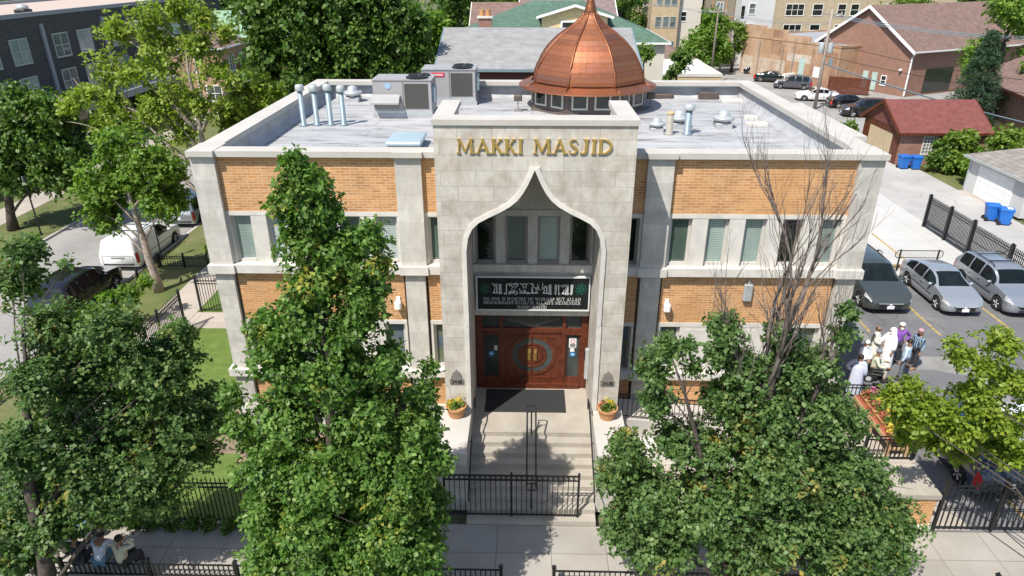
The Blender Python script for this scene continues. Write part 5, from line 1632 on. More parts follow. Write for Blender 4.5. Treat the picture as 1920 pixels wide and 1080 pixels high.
LTB = [(-18.34,18.6,12.4,1.25),(-19.9,18.6,11.9,1.25),(-17.1,18.6,11.9,1.1),(-21.6,18.6,11.1,1.4),(-19.7,18.6,10.6,1.7),(-17.7,18.6,10.6,1.55),(-15.9,18.6,11.1,1.0),(-22.9,18.6,9.5,1.3),(-21.3,18.6,9.1,1.7),(-19,18.6,9,1.7),(-16.8,18.6,9.5,1.4),(-15.8,18.6,8.7,1.15),(-24.2,18.6,8.1,1.15),(-22.8,18.6,7.6,1.45),(-20.5,18.6,7.3,1.75),(-18.2,18.6,7.4,1.45),(-16.3,18.6,7.7,1.0),(-24.1,18.6,6.4,1.2),(-21.8,18.6,5.9,1.5),(-19.3,18.6,6.1,1.3),(-25.2,18.6,7.4,.9)]
tree('yellowing_maple', 'tall airy yellow green maple left of the mosque roof', (-18.3, 18.6, 0), LTB, 3600, .2, M['leaf6'], M['bark_l'], 37, top=(0, 0, 11.8), r0=.24, limbs=21, gap=.64, core=.3, twigs=5, back=False, squash=(1, 1.15, 1))
LTC = [(-28.6,19,7.28,1.63),(-26.88,19,7,1.34),(-29.46,19,5.5,1.81),(-27.71,19,5.2,1.82),(-26.34,19,4.59,1.22),(-29.83,19,3.9,1.7),(-27.72,19,3.7,1.6),(-29.79,19,2.9,1.0),(-27.6,19,3.0,.9),(-30.89,19,4.88,1.83),(-31.4,19,3.4,1.4)]
tree('dense_maple', 'dense dark green maple at the left edge beyond the side street', (-31.0, 19.0, 0), LTC, 6500, .25, M['leaf5'], M['bark_d'], 41, top=(1.5, 0, 7), r0=.26, limbs=11, gap=.12)
tree('young_tree', 'slim yellow green young tree just left of the roof corner', (-15.2, 20.0, 0), [(-16.3,20,7.2,.9),(-15.1,20,8.2,.9),(-16.4,20,8,.75),(-14.5,20,7.8,.75),(-15.4,20,6.4,.8),(-17.2,20,6.2,.8),(-17.4,20,7.0,.7)], 900, .27, M['leaf6'], M['bark_l'], 43, r0=.1, limbs=7, gap=.4)
tree('sapling', 'small sapling on the grass strip below the street maple', (-17.9, 6.9, 0), [(-17.9,6.7,.9,.45),(-18.3,7.0,1.3,.45),(-17.4,7.2,1.5,.45),(-18.1,6.3,.7,.35),(-17.0,8.0,1.7,.4),(-18.6,6.5,.9,.35)], 380, .2, M['leaf4'], M['bark'], 47, r0=.04, limbs=5, gap=.3)
for i, (x, y, s, lab) in enumerate(((-10.75, -.15, 1.0, 'bright lime green bush at the mosque corner'), (-9.2, -1.1, .55, 'small green shrub in the mulch before the left wing'), (-3.2, -1.6, .5, 'low green plant beside the left cheek wall'), (-10.5, 8.1, .5, 'small dark shrub by the side fence end'), (-17.6, 15.6, .6, 'yellow green ornamental grass clump behind the low fence'))):
    bush('bush', lab, (x, y, 0), [(0, 0, .35*s, .5*s), (.35*s, .1*s, .4*s, .42*s), (-.3*s, .2*s, .35*s, .4*s), (.05*s, -.3*s, .3*s, .38*s)], int(420*s), .12, M['bush'] if i != 3 else M['leaf5'], 51+i, gap=0)
v, f = foliage([(-14.6+.55*k, -4.75, .12, .22) for k in range(22)], 900, .14, 77, per=4, gap=.1)
gc = np_mesh('ground_ivy', v, f, M['leaf5'])
tag(gc, 'dark low ground cover growing along the front fence foot', 'ground cover', kind='stuff')

# ------------------------------------------------------------------ cars
H90 = math.pi/2
P_ = {'green_grey': paint('dark_green_grey_paint', (.075, .09, .087), .3, .45), 'silver': paint('silver_paint', (.42, .45, .48), .28, .55), 'silver2': paint('blue_silver_paint', (.36, .39, .43), .28, .55),
      'white': paint('white_car_paint', (.80, .80, .79), .3, 0), 'black': paint('black_car_paint', (.010, .010, .012), .2, .1), 'grey': paint('grey_violet_paint', (.10, .10, .12), .25, .4), 'blue': paint('blue_car_paint', (.01, .03, .16), .25, .3), 'navy': paint('navy_car_paint', (.03, .05, .09), .2, .3), 'dgreen': paint('dark_teal_paint', (.012, .022, .024), .2, .3)}
car('minivan', 'dark grey minivan parked nose to the street beside the mosque wall', (16.3, 11.4, 0), -H90, 5.1, 2.1, 1.78, 'minivan', P_['green_grey'], cat='minivan')
car('hatchback', 'silver hatchback with blue plate between the minivan and the silver SUV', (19.55, 10.9, 0), -H90, 4.46, 1.78, 1.5, 'hatch', P_['silver'], cat='hatchback')
car('suv', 'silver SUV with roof rails parked right of the silver hatchback', (22.35, 11.0, 0), -H90, 4.75, 1.88, 1.7, 'suv', P_['silver2'], rails=True, cat='suv')
for x, lab in ((16.9, 'black mesh bike rack frame behind the dark minivan'), (20.0, 'black mesh bike rack frame behind the silver hatchback')):
    t = thing('bike_rack', lab, 'bike rack', (x, 13.9, 0))
    r = MB().tube([(-1.1, 0, .75), (-1.2, 0, .85), (-1.2, 0, 1.05), (-1.1, 0, 1.15), (1.1, 0, 1.15), (1.2, 0, 1.05), (1.2, 0, .85), (1.1, 0, .75), (-1.1, 0, .75)], .022, 5)
    for q in range(23):
        r.box(-1.1+q*.1-.004, -1.1+q*.1+.004, -.004, .004, .75, 1.15)
    r.build('mesh_panel', M['iron'], t)
    MB().box(-1.0, -.94, -.03, .03, 0, 1.2).box(.94, 1.0, -.03, .03, 0, 1.2).box(.7, 1.4, -.1, .1, .3, .36).build('post', M['iron'], t)
car('suv', 'silver grey SUV with red tail light behind the front lot fence', (14.0, -1.0, 0), H90, 4.6, 1.85, 1.65, 'suv', P_['navy'], cat='suv')
car('sedan', 'pale car at the right edge behind the front lot fence', (16.7, -1.2, 0), H90, 4.6, 1.82, 1.45, 'sedan', P_['white'], cat='car')
car('cargo_van', 'white cargo minivan with blank sides and roof rack at the kerb', (-21.35, 15.75, -.12), H90, 5.15, 2.0, 1.78, 'van', P_['white'], cargo=True, rails=True, cat='van')
car('suv', 'shiny black SUV parked at the kerb in the shade behind the white van', (-21.4, 9.75, -.12), H90, 4.75, 1.9, 1.72, 'suv', P_['black'], cat='suv')
car('minivan', 'silver white minivan parked at the kerb ahead of the white van', (-21.25, 22.2, -.12), H90, 5.0, 1.95, 1.75, 'minivan', P_['silver'], cat='minivan')
car('car', 'blue car parked across the side street', (-27.0, 27.3, -.12), -H90, 4.6, 1.85, 1.6, 'suv', P_['blue'], cat='car')
t = thing('sign_pole', 'thin black sign pole on the grass beyond the side street', 'pole', (-28.8, 18.2, 0))
MB().tube([(0, 0, 0), (0, 0, 3.6)], .045, 8).lathe([(.1, 0), (.07, .15)], n=8).build('pole', M['iron'], t)
MB().box(-.02, .02, -.15, .15, 3.1, 3.55).build('sign_plate', M['galv2'], t)
t = thing('sign_pole', 'thin black post at the kerb in front of the white van trunk maple', 'pole', (-19.85, 14.6, 0))
MB().tube([(0, 0, 0), (0, 0, 2.6)], .035, 8).lathe([(.08, 0), (.05, .12)], n=8).build('pole', M['iron'], t)
MB().box(-.015, .015, -.15, .15, 2.15, 2.6).build('sign_plate', M['galv2'], t)

# ------------------------------------------------------------------ people
C_ = {k: plain(k, c, .85, var=v) for k, c, v in (('white_cotton', (.78, .78, .77), .06), ('cream_cotton', (.66, .66, .58), .06), ('purple_cotton', (.20, .07, .36), .1), ('pale_blue_cotton', (.47, .58, .70), .08), ('grey_trousers', (.13, .15, .18), .1), ('dark_trousers', (.035, .035, .042), .1), ('navy_cotton', (.012, .018, .05), .1), ('lilac_white_cotton', (.55, .58, .70), .06), ('beige_cotton', (.50, .47, .36), .08), ('jeans', (.10, .20, .30), .15), ('dark_red_cotton', (.10, .012, .016), .1), ('pink_cap', (.42, .25, .28), .05), ('pale_green_cotton', (.52, .56, .42), .06), ('tan_trousers', (.45, .40, .32), .06), ('rust_cap', (.20, .22, .26), .05))}
def _plaid():
    m, tr, p = _mat('plaid_shirt')
    w = []
    for d in ('X', 'Z'):
        k = _n(tr, 'ShaderNodeTexWave', Scale=4.2)
        k.bands_direction = d
        tr.links.new(_obj(tr), k.inputs['Vector'])
        w.append(_ramp(tr, k.outputs['Fac'], [(.35, 0.0), (.5, 1.0)]))
    c = _mix(tr, w[0], (.45, .58, .66), (.02, .07, .15))
    c = _mix(tr, w[1], c, _mix(tr, .6, c, (.02, .04, .09)))
    tr.links.new(c, p.inputs['Base Color'])
    p.inputs['Roughness'].default_value = .9
    return m
C_['plaid'] = _plaid()
def face(dx, dy):
    return math.atan2(dx, -dy)
G_ = 'men talking in the parking lot'
HIP = dict(sh=(-.185, .01, 1.39), el=(-.40, .10, 1.16), wr=(-.22, -.04, .98))
HIPr = dict(sh=(.185, .01, 1.39), el=(.40, .10, 1.16), wr=(.22, -.04, .98))
CLASP = dict(sh=(-.185, .01, 1.39), el=(-.25, -.04, 1.12), wr=(-.06, -.22, 1.02))
CLASPl = dict(sh=(.185, .01, 1.39), el=(.25, -.04, 1.12), wr=(.06, -.23, 1.0))
REACH = dict(sh=(-.185, .01, 1.39), el=(-.25, -.12, 1.14), wr=(-.22, -.34, 1.0))
W_ = C_['white_cotton']
person('man in a white robe and white head shawl leaning on a cane', (13.98, 4.3, 0), face(-1, -.25), robe=W_, shawl=W_, beard=M['greybeard'], group=G_, Rr=REACH, scale=1.04)
person('man in a purple shirt and white cap with one hand on his hip', (14.55, 4.75, 0), face(-.2, -1), upper=C_['purple_cotton'], lower=C_['dark_trousers'], cap=W_, beard=M['greybeard'], group=G_, L=HIPr, scale=1.03)
person('man in a blue plaid shirt and pinkish cap with tan shoes', (15.05, 4.3, 0), face(-1, -.3), upper=C_['plaid'], lower=C_['dark_trousers'], cap=C_['pink_cap'], beard=M['hair'], shoes='tanshoe', group=G_, scale=1.02)
person('man in a pale blue long shirt seen from behind, grey trousers', (14.2, 3.45, 0), face(-.75, .65), upper=C_['pale_blue_cotton'], lower=C_['grey_trousers'], hair=M['hair'], beard=M['greybeard'], group=G_, scale=1.04)
person('balding man in a cream white tunic looking down beside the wheelchair', (13.55, 4.55, 0), face(.8, -.6), robe=C_['cream_cotton'], robe_len=.45, lower=C_['cream_cotton'], hair=M['hair'], bald=True, group=G_, L=CLASPl, Rr=CLASP, scale=1.02)
person('white bearded man in white cap with clasped hands left of the wheelchair', (12.6, 3.4, 0), face(.35, -1), robe=W_, robe_len=.4, lower=W_, cap=W_, beard=M['greybeard'], group=G_, L=CLASPl, Rr=CLASP)
person('man in a long white robe seen from behind by the black railing', (11.95, 2.4, 0), face(.5, .85), robe=C_['lilac_white_cotton'], hair=M['hair'], group=G_, L=HIPr, scale=1.0)
WCH = (13.1, 3.5, 0); WA = face(.95, -.3)
ARM = dict(sh=(.185, -.04, .97), el=(.27, -.14, .72), wr=(.25, -.42, .70))
ARMr = dict(sh=(-.185, -.04, .97), el=(-.27, -.14, .72), wr=(-.25, -.42, .70))
person('seated man in pale green shirt and grey cap in the black power wheelchair', WCH, WA, pose=SIT, upper=C_['pale_green_cotton'], lower=C_['tan_trousers'], cap=C_['rust_cap'], beard=M['greybeard'], group=G_, L=ARM, Rr=ARMr)
t = thing('wheelchair', 'black power wheelchair with grey wheels among the standing men', 'wheelchair', WCH, WA)
MB().cbox(-.25, .25, -.32, .22, .30, .37, .03).build('seat', M['trimblack'], t)
MB().add([(-.24, .17, .37), (.24, .17, .37), (.24, .27, .37), (-.24, .27, .37), (-.24, .24, 1.0), (.24, .24, 1.0), (.24, .33, 1.0), (-.24, .33, 1.0)], [(0, 3, 2, 1), (4, 5, 6, 7), (0, 1, 5, 4), (1, 2, 6, 5), (2, 3, 7, 6), (3, 0, 4, 7)]).build('backrest', M['trimblack'], t)
MB().cbox(-.22, .22, -.2, .4, .1, .29, .05).build('battery_base', M['trimblack'], t)
for s in (-1, 1):
    MB().box(s*.29-.03, s*.29+.03, -.3, .15, .58, .63).tube([(s*.29, .12, .36), (s*.29, .12, .6)], .02, 5).build('armrest', M['trimblack'], t)
    w = MB().lathe([(.10, -.035), (.165, -.04), (.165, .04), (.10, .035)], (s*.27, .12, .165), 18, 'x').build('wheel', M['tyre'], t)
    MB().lathe([(.10, -.036), (.10, .036)], (s*.27, .12, .165), 14, 'x').build('hub', M['rim'], w)
    MB().lathe([(.05, -.02), (.085, -.025), (.085, .025), (.05, .02)], (s*.22, -.38, .085), 14, 'x').build('caster', M['tyre'], t)
MB().box(-.18, .18, -.72, -.42, .02, .045).tube([(0, -.3, .3), (0, -.45, .04)], .025, 5).build('footplate', M['trimblack'], t)
t = thing('walking_cane', 'dark walking cane held by the man in the white shawl', 'cane', (13.55, 4.25, 0), 0)
MB().tube([(-.12, -.03, 0), (.06, .02, .98), (.03, .01, 1.03), (-.04, 0, 1.0)], .014, 6).build('shaft', M['iron'], t)
# people in the near left corner
S_ = 'people sitting under the near left oak'
SITF = dict(SIT)
FAR = face(0, 1)
EAR = dict(sh=(.185, -.04, .97), el=(.33, -.20, .98), wr=(.14, -.12, 1.2))
person('person in a cream shirt with dark hair sitting on the low street fence', (-10.6, -6.45, 0), face(.35, 1), pose=SIT, upper=C_['beige_cotton'], lower=C_['dark_trousers'], hair=M['hair'], group=S_, Rr=dict(sh=(-.185, -.04, .97), el=(-.33, -.2, .98), wr=(-.14, -.14, 1.18)))
person('person in a white T-shirt bent forward between two others on the low fence', (-11.2, -6.42, 0), face(-.1, 1), pose=dict(SIT, ch=(0, -.12, .77), nk=(0, -.26, .96), hd=(0, -.34, 1.05), tp=(0, -.38, 1.13), sh=(.185, -.22, .9), el=(.24, -.36, .7), wr=(.12, -.46, .62)), upper=C_['lilac_white_cotton'], lower=C_['jeans'], hair=M['hair'], sleeves=False, group=S_)
person('person in a navy top sitting leftmost on the low street fence', (-11.75, -6.42, 0), face(-.1, 1), pose=SIT, upper=C_['navy_cotton'], lower=C_['dark_trousers'], hair=M['hair'], group=S_, Rr=dict(sh=(-.185, -.04, .97), el=(-.3, -.18, .95), wr=(-.13, -.14, 1.15)), sleeves=False)
LOW = dict(pel=(0, 0, .14), ch=(0, .06, .44), nk=(0, .05, .68), hd=(0, .0, .82), tp=(0, .0, .91), sh=(.185, .05, .61), el=(.25, -.04, .36), wr=(.18, -.28, .30), hip=(.1, -.02, .13), kn=(.13, -.36, .46), an=(.12, -.56, .08), toe=(.12, -.74, .04))
person('person in blue jeans and dark red top sitting on the ground by the front fence', (-12.75, -4.95, 0), face(.9, -.45), pose=LOW, upper=C_['dark_red_cotton'], lower=C_['jeans'], hair=M['hair'], group=S_)
person('person in a white tunic standing at the left edge of the sidewalk', (-13.3, -5.7, 0), face(.8, -.5), robe=W_, robe_len=.4, lower=W_, cap=W_, group=S_)
person('person in white with black hair standing beside the trunk on the sidewalk', (-12.65, -5.9, 0), face(-.8, .3), upper=W_, lower=C_['tan_trousers'], hair=M['hair'], group=S_)

# ------------------------------------------------------------------ buildings around
M['dkbrick'] = bricks('dark_grey_brick', (.062, .061, .060), (.09, .088, .086), (.05, .049, .048), .3, .09, .01, .2)
M['redbrick'] = bricks('red_brown_brick', (.26, .125, .085), (.33, .165, .115), (.27, .2, .16), .3, .09, .01, .22)
M['oldbrick'] = bricks('worn_orange_brick', (.38, .21, .11), (.48, .29, .16), (.44, .33, .23), .3, .09, .01, .3, stain=(.50, .36, .26))
M['tanbrick'] = bricks('tan_brick', (.48, .35, .20), (.56, .43, .26), (.5, .42, .3), .3, .09, .01, .2)
M['yelbrick'] = bricks('yellow_brick', (.42, .34, .22), (.50, .41, .27), (.42, .36, .26), .3, .09, .01, .2)
M['maroon'] = bricks('maroon_brick', (.10, .03, .03), (.13, .04, .035), (.08, .04, .04), .3, .09, .01, .2)
M['sh_grey'] = bricks('pale_grey_shingles', (.27, .27, .265), (.30, .30, .295), (.21, .21, .21), .9, .12, .004, .3)
M['sh_green'] = shingle('green_shingles', (.075, .14, .10), (.10, .18, .13))
M['sh_mint'] = shingle('mint_tiles', (.22, .37, .25), (.28, .43, .30), .35, .3)
M['sh_brown'] = shingle('brown_shingles', (.19, .12, .10), (.235, .155, .125))
M['sh_mauve'] = shingle('mauve_shingles', (.20, .15, .14), (.25, .19, .18))
M['sh_red'] = plain('red_painted_roof', (.165, .05, .042), .7, var=.25, scale=2.5)
M['sh_tan'] = shingle('weathered_shingles', (.24, .215, .19), (.32, .29, .26))
M['tarroof'] = plain('tan_gravel_roof', (.46, .37, .31), .9, var=.15)
M['siding'] = bricks('pale_siding', (.60, .56, .48), (.62, .58, .50), (.45, .42, .36), 40, .16, .006, .08, off=0)
M['siding_g'] = bricks('grey_siding', (.56, .56, .55), (.58, .58, .57), (.44, .44, .43), 40, .16, .006, .08, off=0)
M['taupe'] = plain('taupe_panels', (.24, .20, .15), .8)
M['orange_trim'] = plain('orange_trim', (.50, .27, .12), .8)
M['yellow_wall'] = plain('yellow_dormer', (.66, .52, .28), .8)
M['mintdoor'] = plain('pale_green_door', (.40, .52, .48), .6)
M['garage_w'] = bricks('white_garage_panels', (.78, .78, .77), (.80, .80, .79), (.55, .55, .55), .9, .53, .012, .04, off=0)
M['tandoor'] = plain('tan_wood_door', (.50, .40, .26), .7, var=.12)
M['awning'] = plain('grey_canopy', (.30, .31, .33), .8)
M['glass_sky'] = pane_mat('reflecting_pane', (.16, .19, .19), rough=.08)

M['patch_a'] = bricks('whitewashed_brick', (.58, .48, .38), (.64, .54, .44), (.5, .4, .32), .3, .09, .01, .35, stain=(.40, .24, .14))
M['patch_b'] = bricks('reddish_patch', (.25, .11, .065), (.31, .15, .085), (.42, .3, .22), .3, .09, .01, .35, stain=(.46, .30, .19))
def face_xyz(f, w, d, u, off):
    """point on a wall face: u along the face, off = distance out of the wall"""
    return {'s': (u, -off), 'n': (u, d+off), 'w': (-off, u), 'e': (w+off, u)}[f]
def wall_box(mb, f, w, d, u0, u1, z0, z1, o0, o1):
    a, b = face_xyz(f, w, d, u0, o0), face_xyz(f, w, d, u1, o1)
    return mb.box(a[0], b[0], a[1], b[1], z0, z1)
def bwin(par, f, w, d, u, z, ww, wh, fr='white', pane='glass_sky', mull=(1, 1), name='window', mw=.035):
    fb = MB()
    t = .09
    wall_box(fb, f, w, d, u-ww/2-t, u+ww/2+t, z-t*1.3, z, -.02, .07)
    wall_box(fb, f, w, d, u-ww/2-t, u+ww/2+t, z+wh, z+wh+t, -.02, .07)
    wall_box(fb, f, w, d, u-ww/2-t, u-ww/2, z, z+wh, -.02, .06)
    wall_box(fb, f, w, d, u+ww/2, u+ww/2+t, z, z+wh, -.02, .06)
    for i in range(1, mull[0]+1):
        x = u-ww/2+ww*i/(mull[0]+1)
        wall_box(fb, f, w, d, x-mw, x+mw, z, z+wh, .015, .055)
    for i in range(1, mull[1]+1):
        zz = z+wh*i/(mull[1]+1)
        wall_box(fb, f, w, d, u-ww/2, u+ww/2, zz-.03, zz+.03, .012, .05)
    o = fb.build(name, M[fr], par)
    wall_box(MB(), f, w, d, u-ww/2, u+ww/2, z, z+wh, -.02, .01).build('pane', M[pane], o)
    return o
def house(name, label, cat, loc, rz, w, d, h, wall, roof=None, rise=2.0, kind='gable_x', over=.3, roofm=None, fascia='white', group=None):
    t = thing(name, label, cat, loc, rz, group=group)
    wb = MB()
    if kind == 'gable_y':
        wb.prism([(0, 0), (w, 0), (w, h), (w/2, h+rise), (0, h)], 'y', 0, d)
    elif kind == 'gable_x':
        wb.prism([(0, 0), (d, 0), (d, h), (d/2, h+rise), (0, h)], 'x', 0, w)
    else:
        wb.box(0, w, 0, d, 0, h)
    wb.build('wall', M[wall], t)
    if kind == 'flat':
        MB().box(.2, w-.2, .2, d-.2, h, h+.03).build('roof', M[roofm], t)
        pb = MB()
        pb.box(-.06, w+.06, -.06, .24, h, h+rise).box(-.06, w+.06, d-.24, d+.06, h, h+rise).box(-.06, .24, .241, d-.241, h, h+rise).box(w-.24, w+.06, .241, d-.241, h, h+rise)
        pb.build('parapet', M[fascia], t)
    elif kind == 'hip':
        m = min(w, d)/2
        rx = max(0.01, w/2-m) if w > d else .01
        e = over
        c = [(-e, -e, h), (w+e, -e, h), (w+e, d+e, h), (-e, d+e, h)]
        if w >= d:
            r = [(d/2, d/2, h+rise), (w-d/2, d/2, h+rise)]
            fs = [(0, 1, 5, 4), (1, 2, 5), (2, 3, 4, 5), (3, 0, 4)]
        else:
            r = [(w/2, w/2, h+rise), (w/2, d-w/2, h+rise)]
            fs = [(0, 1, 4), (1, 2, 5, 4), (2, 3, 5), (3, 0, 4, 5)]
        MB().add(c+r, fs+[(3, 2, 1, 0)]).build('roof', M[roofm], t)
        MB().box(-e-.02, w+e+.02, -e-.04, -e+.02, h-.14, h+.02).box(-e-.04, -e+.02, -e+.021, d+e, h-.14, h+.02).box(w+e-.02, w+e+.04, -e+.021, d+e, h-.14, h+.02).build('gutter', M[fascia], t)
    else:
        rb, fb = MB(), MB()
        th = .1
        if kind == 'gable_y':
            k = rise/(w/2)
            for s in (0, 1):
                x0, x1 = (-over, w/2) if s == 0 else (w+over, w/2)
                z0 = h-over*k
                rb.add([(x0, -over, z0+.03), (x1, -over, h+rise+.03), (x1, d+over, h+rise+.03), (x0, d+over, z0+.03), (x0, -over, z0+.03+th), (x1, -over, h+rise+.03+th), (x1, d+over, h+rise+.03+th), (x0, d+over, z0+.03+th)],
                       [(0, 3, 2, 1), (4, 5, 6, 7), (0, 1, 5, 4), (1, 2, 6, 5), (2, 3, 7, 6), (3, 0, 4, 7)])
                fb.add([(x0, -over-.04, z0-.22), (x1, -over-.04, h+rise-.2), (x1, -over-.04, h+rise+.15), (x0, -over-.04, z0+.14), (x0, -over+.06, z0-.22), (x1, -over+.06, h+rise-.2), (x1, -over+.06, h+rise+.15), (x0, -over+.06, z0+.14)],
                       [(0, 1, 2, 3), (7, 6, 5, 4), (0, 4, 5, 1), (2, 6, 7, 3)])
                xe = x0
                fb.box(xe-.06, xe+.06, -over+.07, d+over, z0-.05, z0+.13)
        else:
            k = rise/(d/2)
            for s in (0, 1):
                y0, y1 = (-over, d/2) if s == 0 else (d+over, d/2)
                z0 = h-over*k
                rb.add([(-over, y0, z0+.03), (-over, y1, h+rise+.03), (w+over, y1, h+rise+.03), (w+over, y0, z0+.03), (-over, y0, z0+.03+th), (-over, y1, h+rise+.03+th), (w+over, y1, h+rise+.03+th), (w+over, y0, z0+.03+th)],
                       [(0, 3, 2, 1), (4, 5, 6, 7), (0, 1, 5, 4), (1, 2, 6, 5), (2, 3, 7, 6), (3, 0, 4, 7)])
                for xs in (-over-.04, w+over-.06):
                    fb.add([(xs, y0, z0-.18), (xs, y1, h+rise-.16), (xs, y1, h+rise+.14), (xs, y0, z0+.14), (xs+.1, y0, z0-.18), (xs+.1, y1, h+rise-.16), (xs+.1, y1, h+rise+.14), (xs+.1, y0, z0+.14)],
                           [(0, 1, 2, 3), (7, 6, 5, 4), (0, 4, 5, 1), (2, 6, 7, 3)])
                fb.box(-over+.07, w+over-.07, y0-.05, y0+.05, z0-.06, z0+.13)
        rb.build('roof', M[roofm], t)
        fb.build('fascia', M[fascia], t)
    return t

# left: dark brick block over the side street
L_ = house('apartment_block', 'long dark grey brick block with pale window crosses across the side street', 'apartment block', (-54, 12, 0), 0, 14, 64, 10.6, 'dkbrick', kind='flat', rise=.32, roofm='tarroof', fascia='awning')
for u in range(9):
    yy = 15.9+u*4.4
    for z in (7.3, 4.4):
        bwin(L_, 'e', 14, 64, yy+(.9 if u % 2 else 0), z, 1.95, 1.75, 'galv2', ('pane_t', 'glass_sky', 'pane_w')[(u+int(z)) % 3], (1, 1), mw=.055)
for u in range(5):
    wall_box(MB(), 'e', 14, 64, 18.9+u*8.8, 19.25+u*8.8, 3.9, 10.0, 0, .16).build('pilaster_strip', M['awning'], L_)
o = wall_box(MB(), 'e', 14, 64, 12, 60, 3.3, 3.9, 0, 3.2).build('canopy', M['awning'], L_)
write(MB(), 'A', 0, 0, .55, 0, .03).build('canopy_letter', M['iron'], o, loc=(17.215, 22.9, 3.33), rz=H90)
write(MB(), 'E', 0, 0, .55, 0, .03).build('canopy_letter', M['iron'], o, loc=(17.215, 24.3, 3.33), rz=H90)
sf = MB()
for u in range(6):
    wall_box(sf, 'e', 14, 64, 14+u*6, 19+u*6, .4, 3.0, 0, .05)
sf.build('shopfront_glass', M['pane_d'], L_)
for i, (x, y) in enumerate(((-44, 26), (-43.5, 36.5), (-43.2, 43))):
    t = thing('roof_vent', 'white roof vent on the dark brick block, %s' % ('nearest the picture edge', 'middle one of three', 'farthest along')[i], 'roof vent', (x, y, 10.63))
    MB().cbox(-.5, .5, -.5, .5, 0, .3, .05).build('curb', M['iron'], t)
    MB().lathe([(.4, .3), (.5, .38), (.45, .55), (.2, .7), (.01, .72)], n=14).build('hood', M['galv2'], t, smooth=True)
t = thing('banner', 'blue and white banner with orange mark on the far side street walk', 'banner', (-35.0, 31.9, 0), H90*.96)
MB().box(0, 5.2, -.03, .03, .55, 1.25).build('blue_strip', plain('banner_blue', (.03, .03, .16), .6), t)
MB().box(0.2, 5.2, -.03, .03, -.0, .55).build('white_strip', M['white'], t)
write(MB(), 'THA', .75, .66, .48, -.035, .02).build('lettering', M['white'], t)
MB().lathe([(.12, -.055), (.16, -.04)], (2.35, 0, 1.05), 10, 'y').build('orange_mark', M['orange_trim'], t)
MB().tube([(0, 0, 0), (0, 0, 1.3)], .03, 6).tube([(5.2, 0, 0), (5.2, 0, 1.3)], .03, 6).build('post', M['iron'], t)
G1 = house('mint_roof_house', 'house with mint green tile roof behind the yellowing maple', 'house', (-45, 66, 0), 0, 17, 12, 4.9, 'oldbrick', kind='gable_x', rise=4.1, roofm='sh_mint')
MB().prism([(-1.8, 5.2), (1.8, 5.2), (0, 7.6)], 'y', -.2, 4).build('roof_gable', M['sh_mint'], G1, loc=(6.0, 0, 0))
O1 = house('brown_roof_house', 'orange brick house with brown hipped roof and white downspout', 'house', (-38.2, 55, 0), 0, 6.2, 8, 6.5, 'oldbrick', kind='hip', rise=1.7, roofm='sh_brown')
MB().tube([(3.4, -.1, 6.3), (3.4, -.1, .2)], .07, 6).build('downspout', M['white'], O1)
bwin(O1, 'e', 6.2, 8, 2.5, 4.0, 1.2, 1.5); bwin(O1, 'e', 6.2, 8, 5.5, 4.0, 1.2, 1.5); bwin(O1, 's', 6.2, 8, 4.9, 1.2, 1.5, 1.5)

# behind the mosque
GR = house('grey_roof_house', 'long building with pale grey shingle roof and maroon wall behind the mosque', 'house', (-6.3, 29.3, 0), 0, 13.6, 13.6, 7.95, 'maroon', kind='gable_x', rise=2.0, over=.25, roofm='sh_grey', fascia='galv')
GH = house('green_roof_house', 'large house with dark green hipped roof and yellow dormer', 'house', (-6.6, 43.5, 0), 0, 18.2, 13.5, 8.3, 'siding', kind='hip', rise=3.0, over=.4, roofm='sh_green')
MB().prism([(7.6, 8.5), (13.2, 8.5), (13.2, 10.35), (10.4, 11.1), (7.6, 10.35)], 'y', .6, 6).build('dormer', M['yellow_wall'], GH)
d_ = MB()
for s in (-1, 1):
    d_.add([(10.4, .2, 11.12), (10.4+s*3.2, .2, 10.2), (10.4+s*3.2, 6.5, 10.2), (10.4, 6.5, 11.12), (10.4, .2, 11.28), (10.4+s*3.2, .2, 10.36), (10.4+s*3.2, 6.5, 10.36), (10.4, 6.5, 11.28)], [(0, 1, 2, 3), (7, 6, 5, 4), (0, 4, 5, 1), (1, 5, 6, 2)])
d_.build('dormer_roof', M['sh_green'], GH)
d_ = MB()
for s in (-1, 1):
    d_.add([(10.4, .12, 11.1), (10.4+s*3.3, .12, 10.15), (10.4+s*3.3, .12, 10.36), (10.4, .12, 11.32), (10.4, .19, 11.1), (10.4+s*3.3, .19, 10.15), (10.4+s*3.3, .19, 10.36), (10.4, .19, 11.32)], [(0, 1, 2, 3), (7, 6, 5, 4), (0, 4, 5, 1), (2, 6, 7, 3)])
d_.build('dormer_fascia', M['white'], GH)
wb_ = MB().box(9.2, 11.6, .52, .6, 8.7, 10.0).build('dormer_window', M['white'], GH)
MB().box(9.35, 10.3, .47, .519, 8.85, 9.85).box(10.45, 11.4, .47, .519, 8.85, 9.85).build('pane', M['pane_d'], wb_)
cb = MB().box(2.2, 3.3, -.6, .3, 6, 10.25).build('chimney', M['redbrick'], GH)
MB().box(2.1, 3.4, -.7, .4, 10.25, 10.4).build('chimney_cap', M['trim'], cb)
for x in (2.48, 3.02):
    MB().lathe([(.2, 0), (.22, .3), (.24, .5), (.18, .5), (.17, .1)], (x, -.15, 10.4), 12).build('chimney_pot', M['terra'], cb)
house('mauve_roof_house', 'house with mauve shingle roof beyond the green roofed house', 'house', (-6.5, 62, 0), 0, 6.5, 11, 7.5, 'siding', kind='gable_x', rise=2.7, roofm='sh_brown', fascia='trim')
house('brown_roof_house', 'grey brown gabled house peeping over the green roof', 'house', (-1.0, 66, 0), 0, 11, 12, 8.0, 'siding', kind='gable_x', rise=2.5, roofm='sh_mauve')
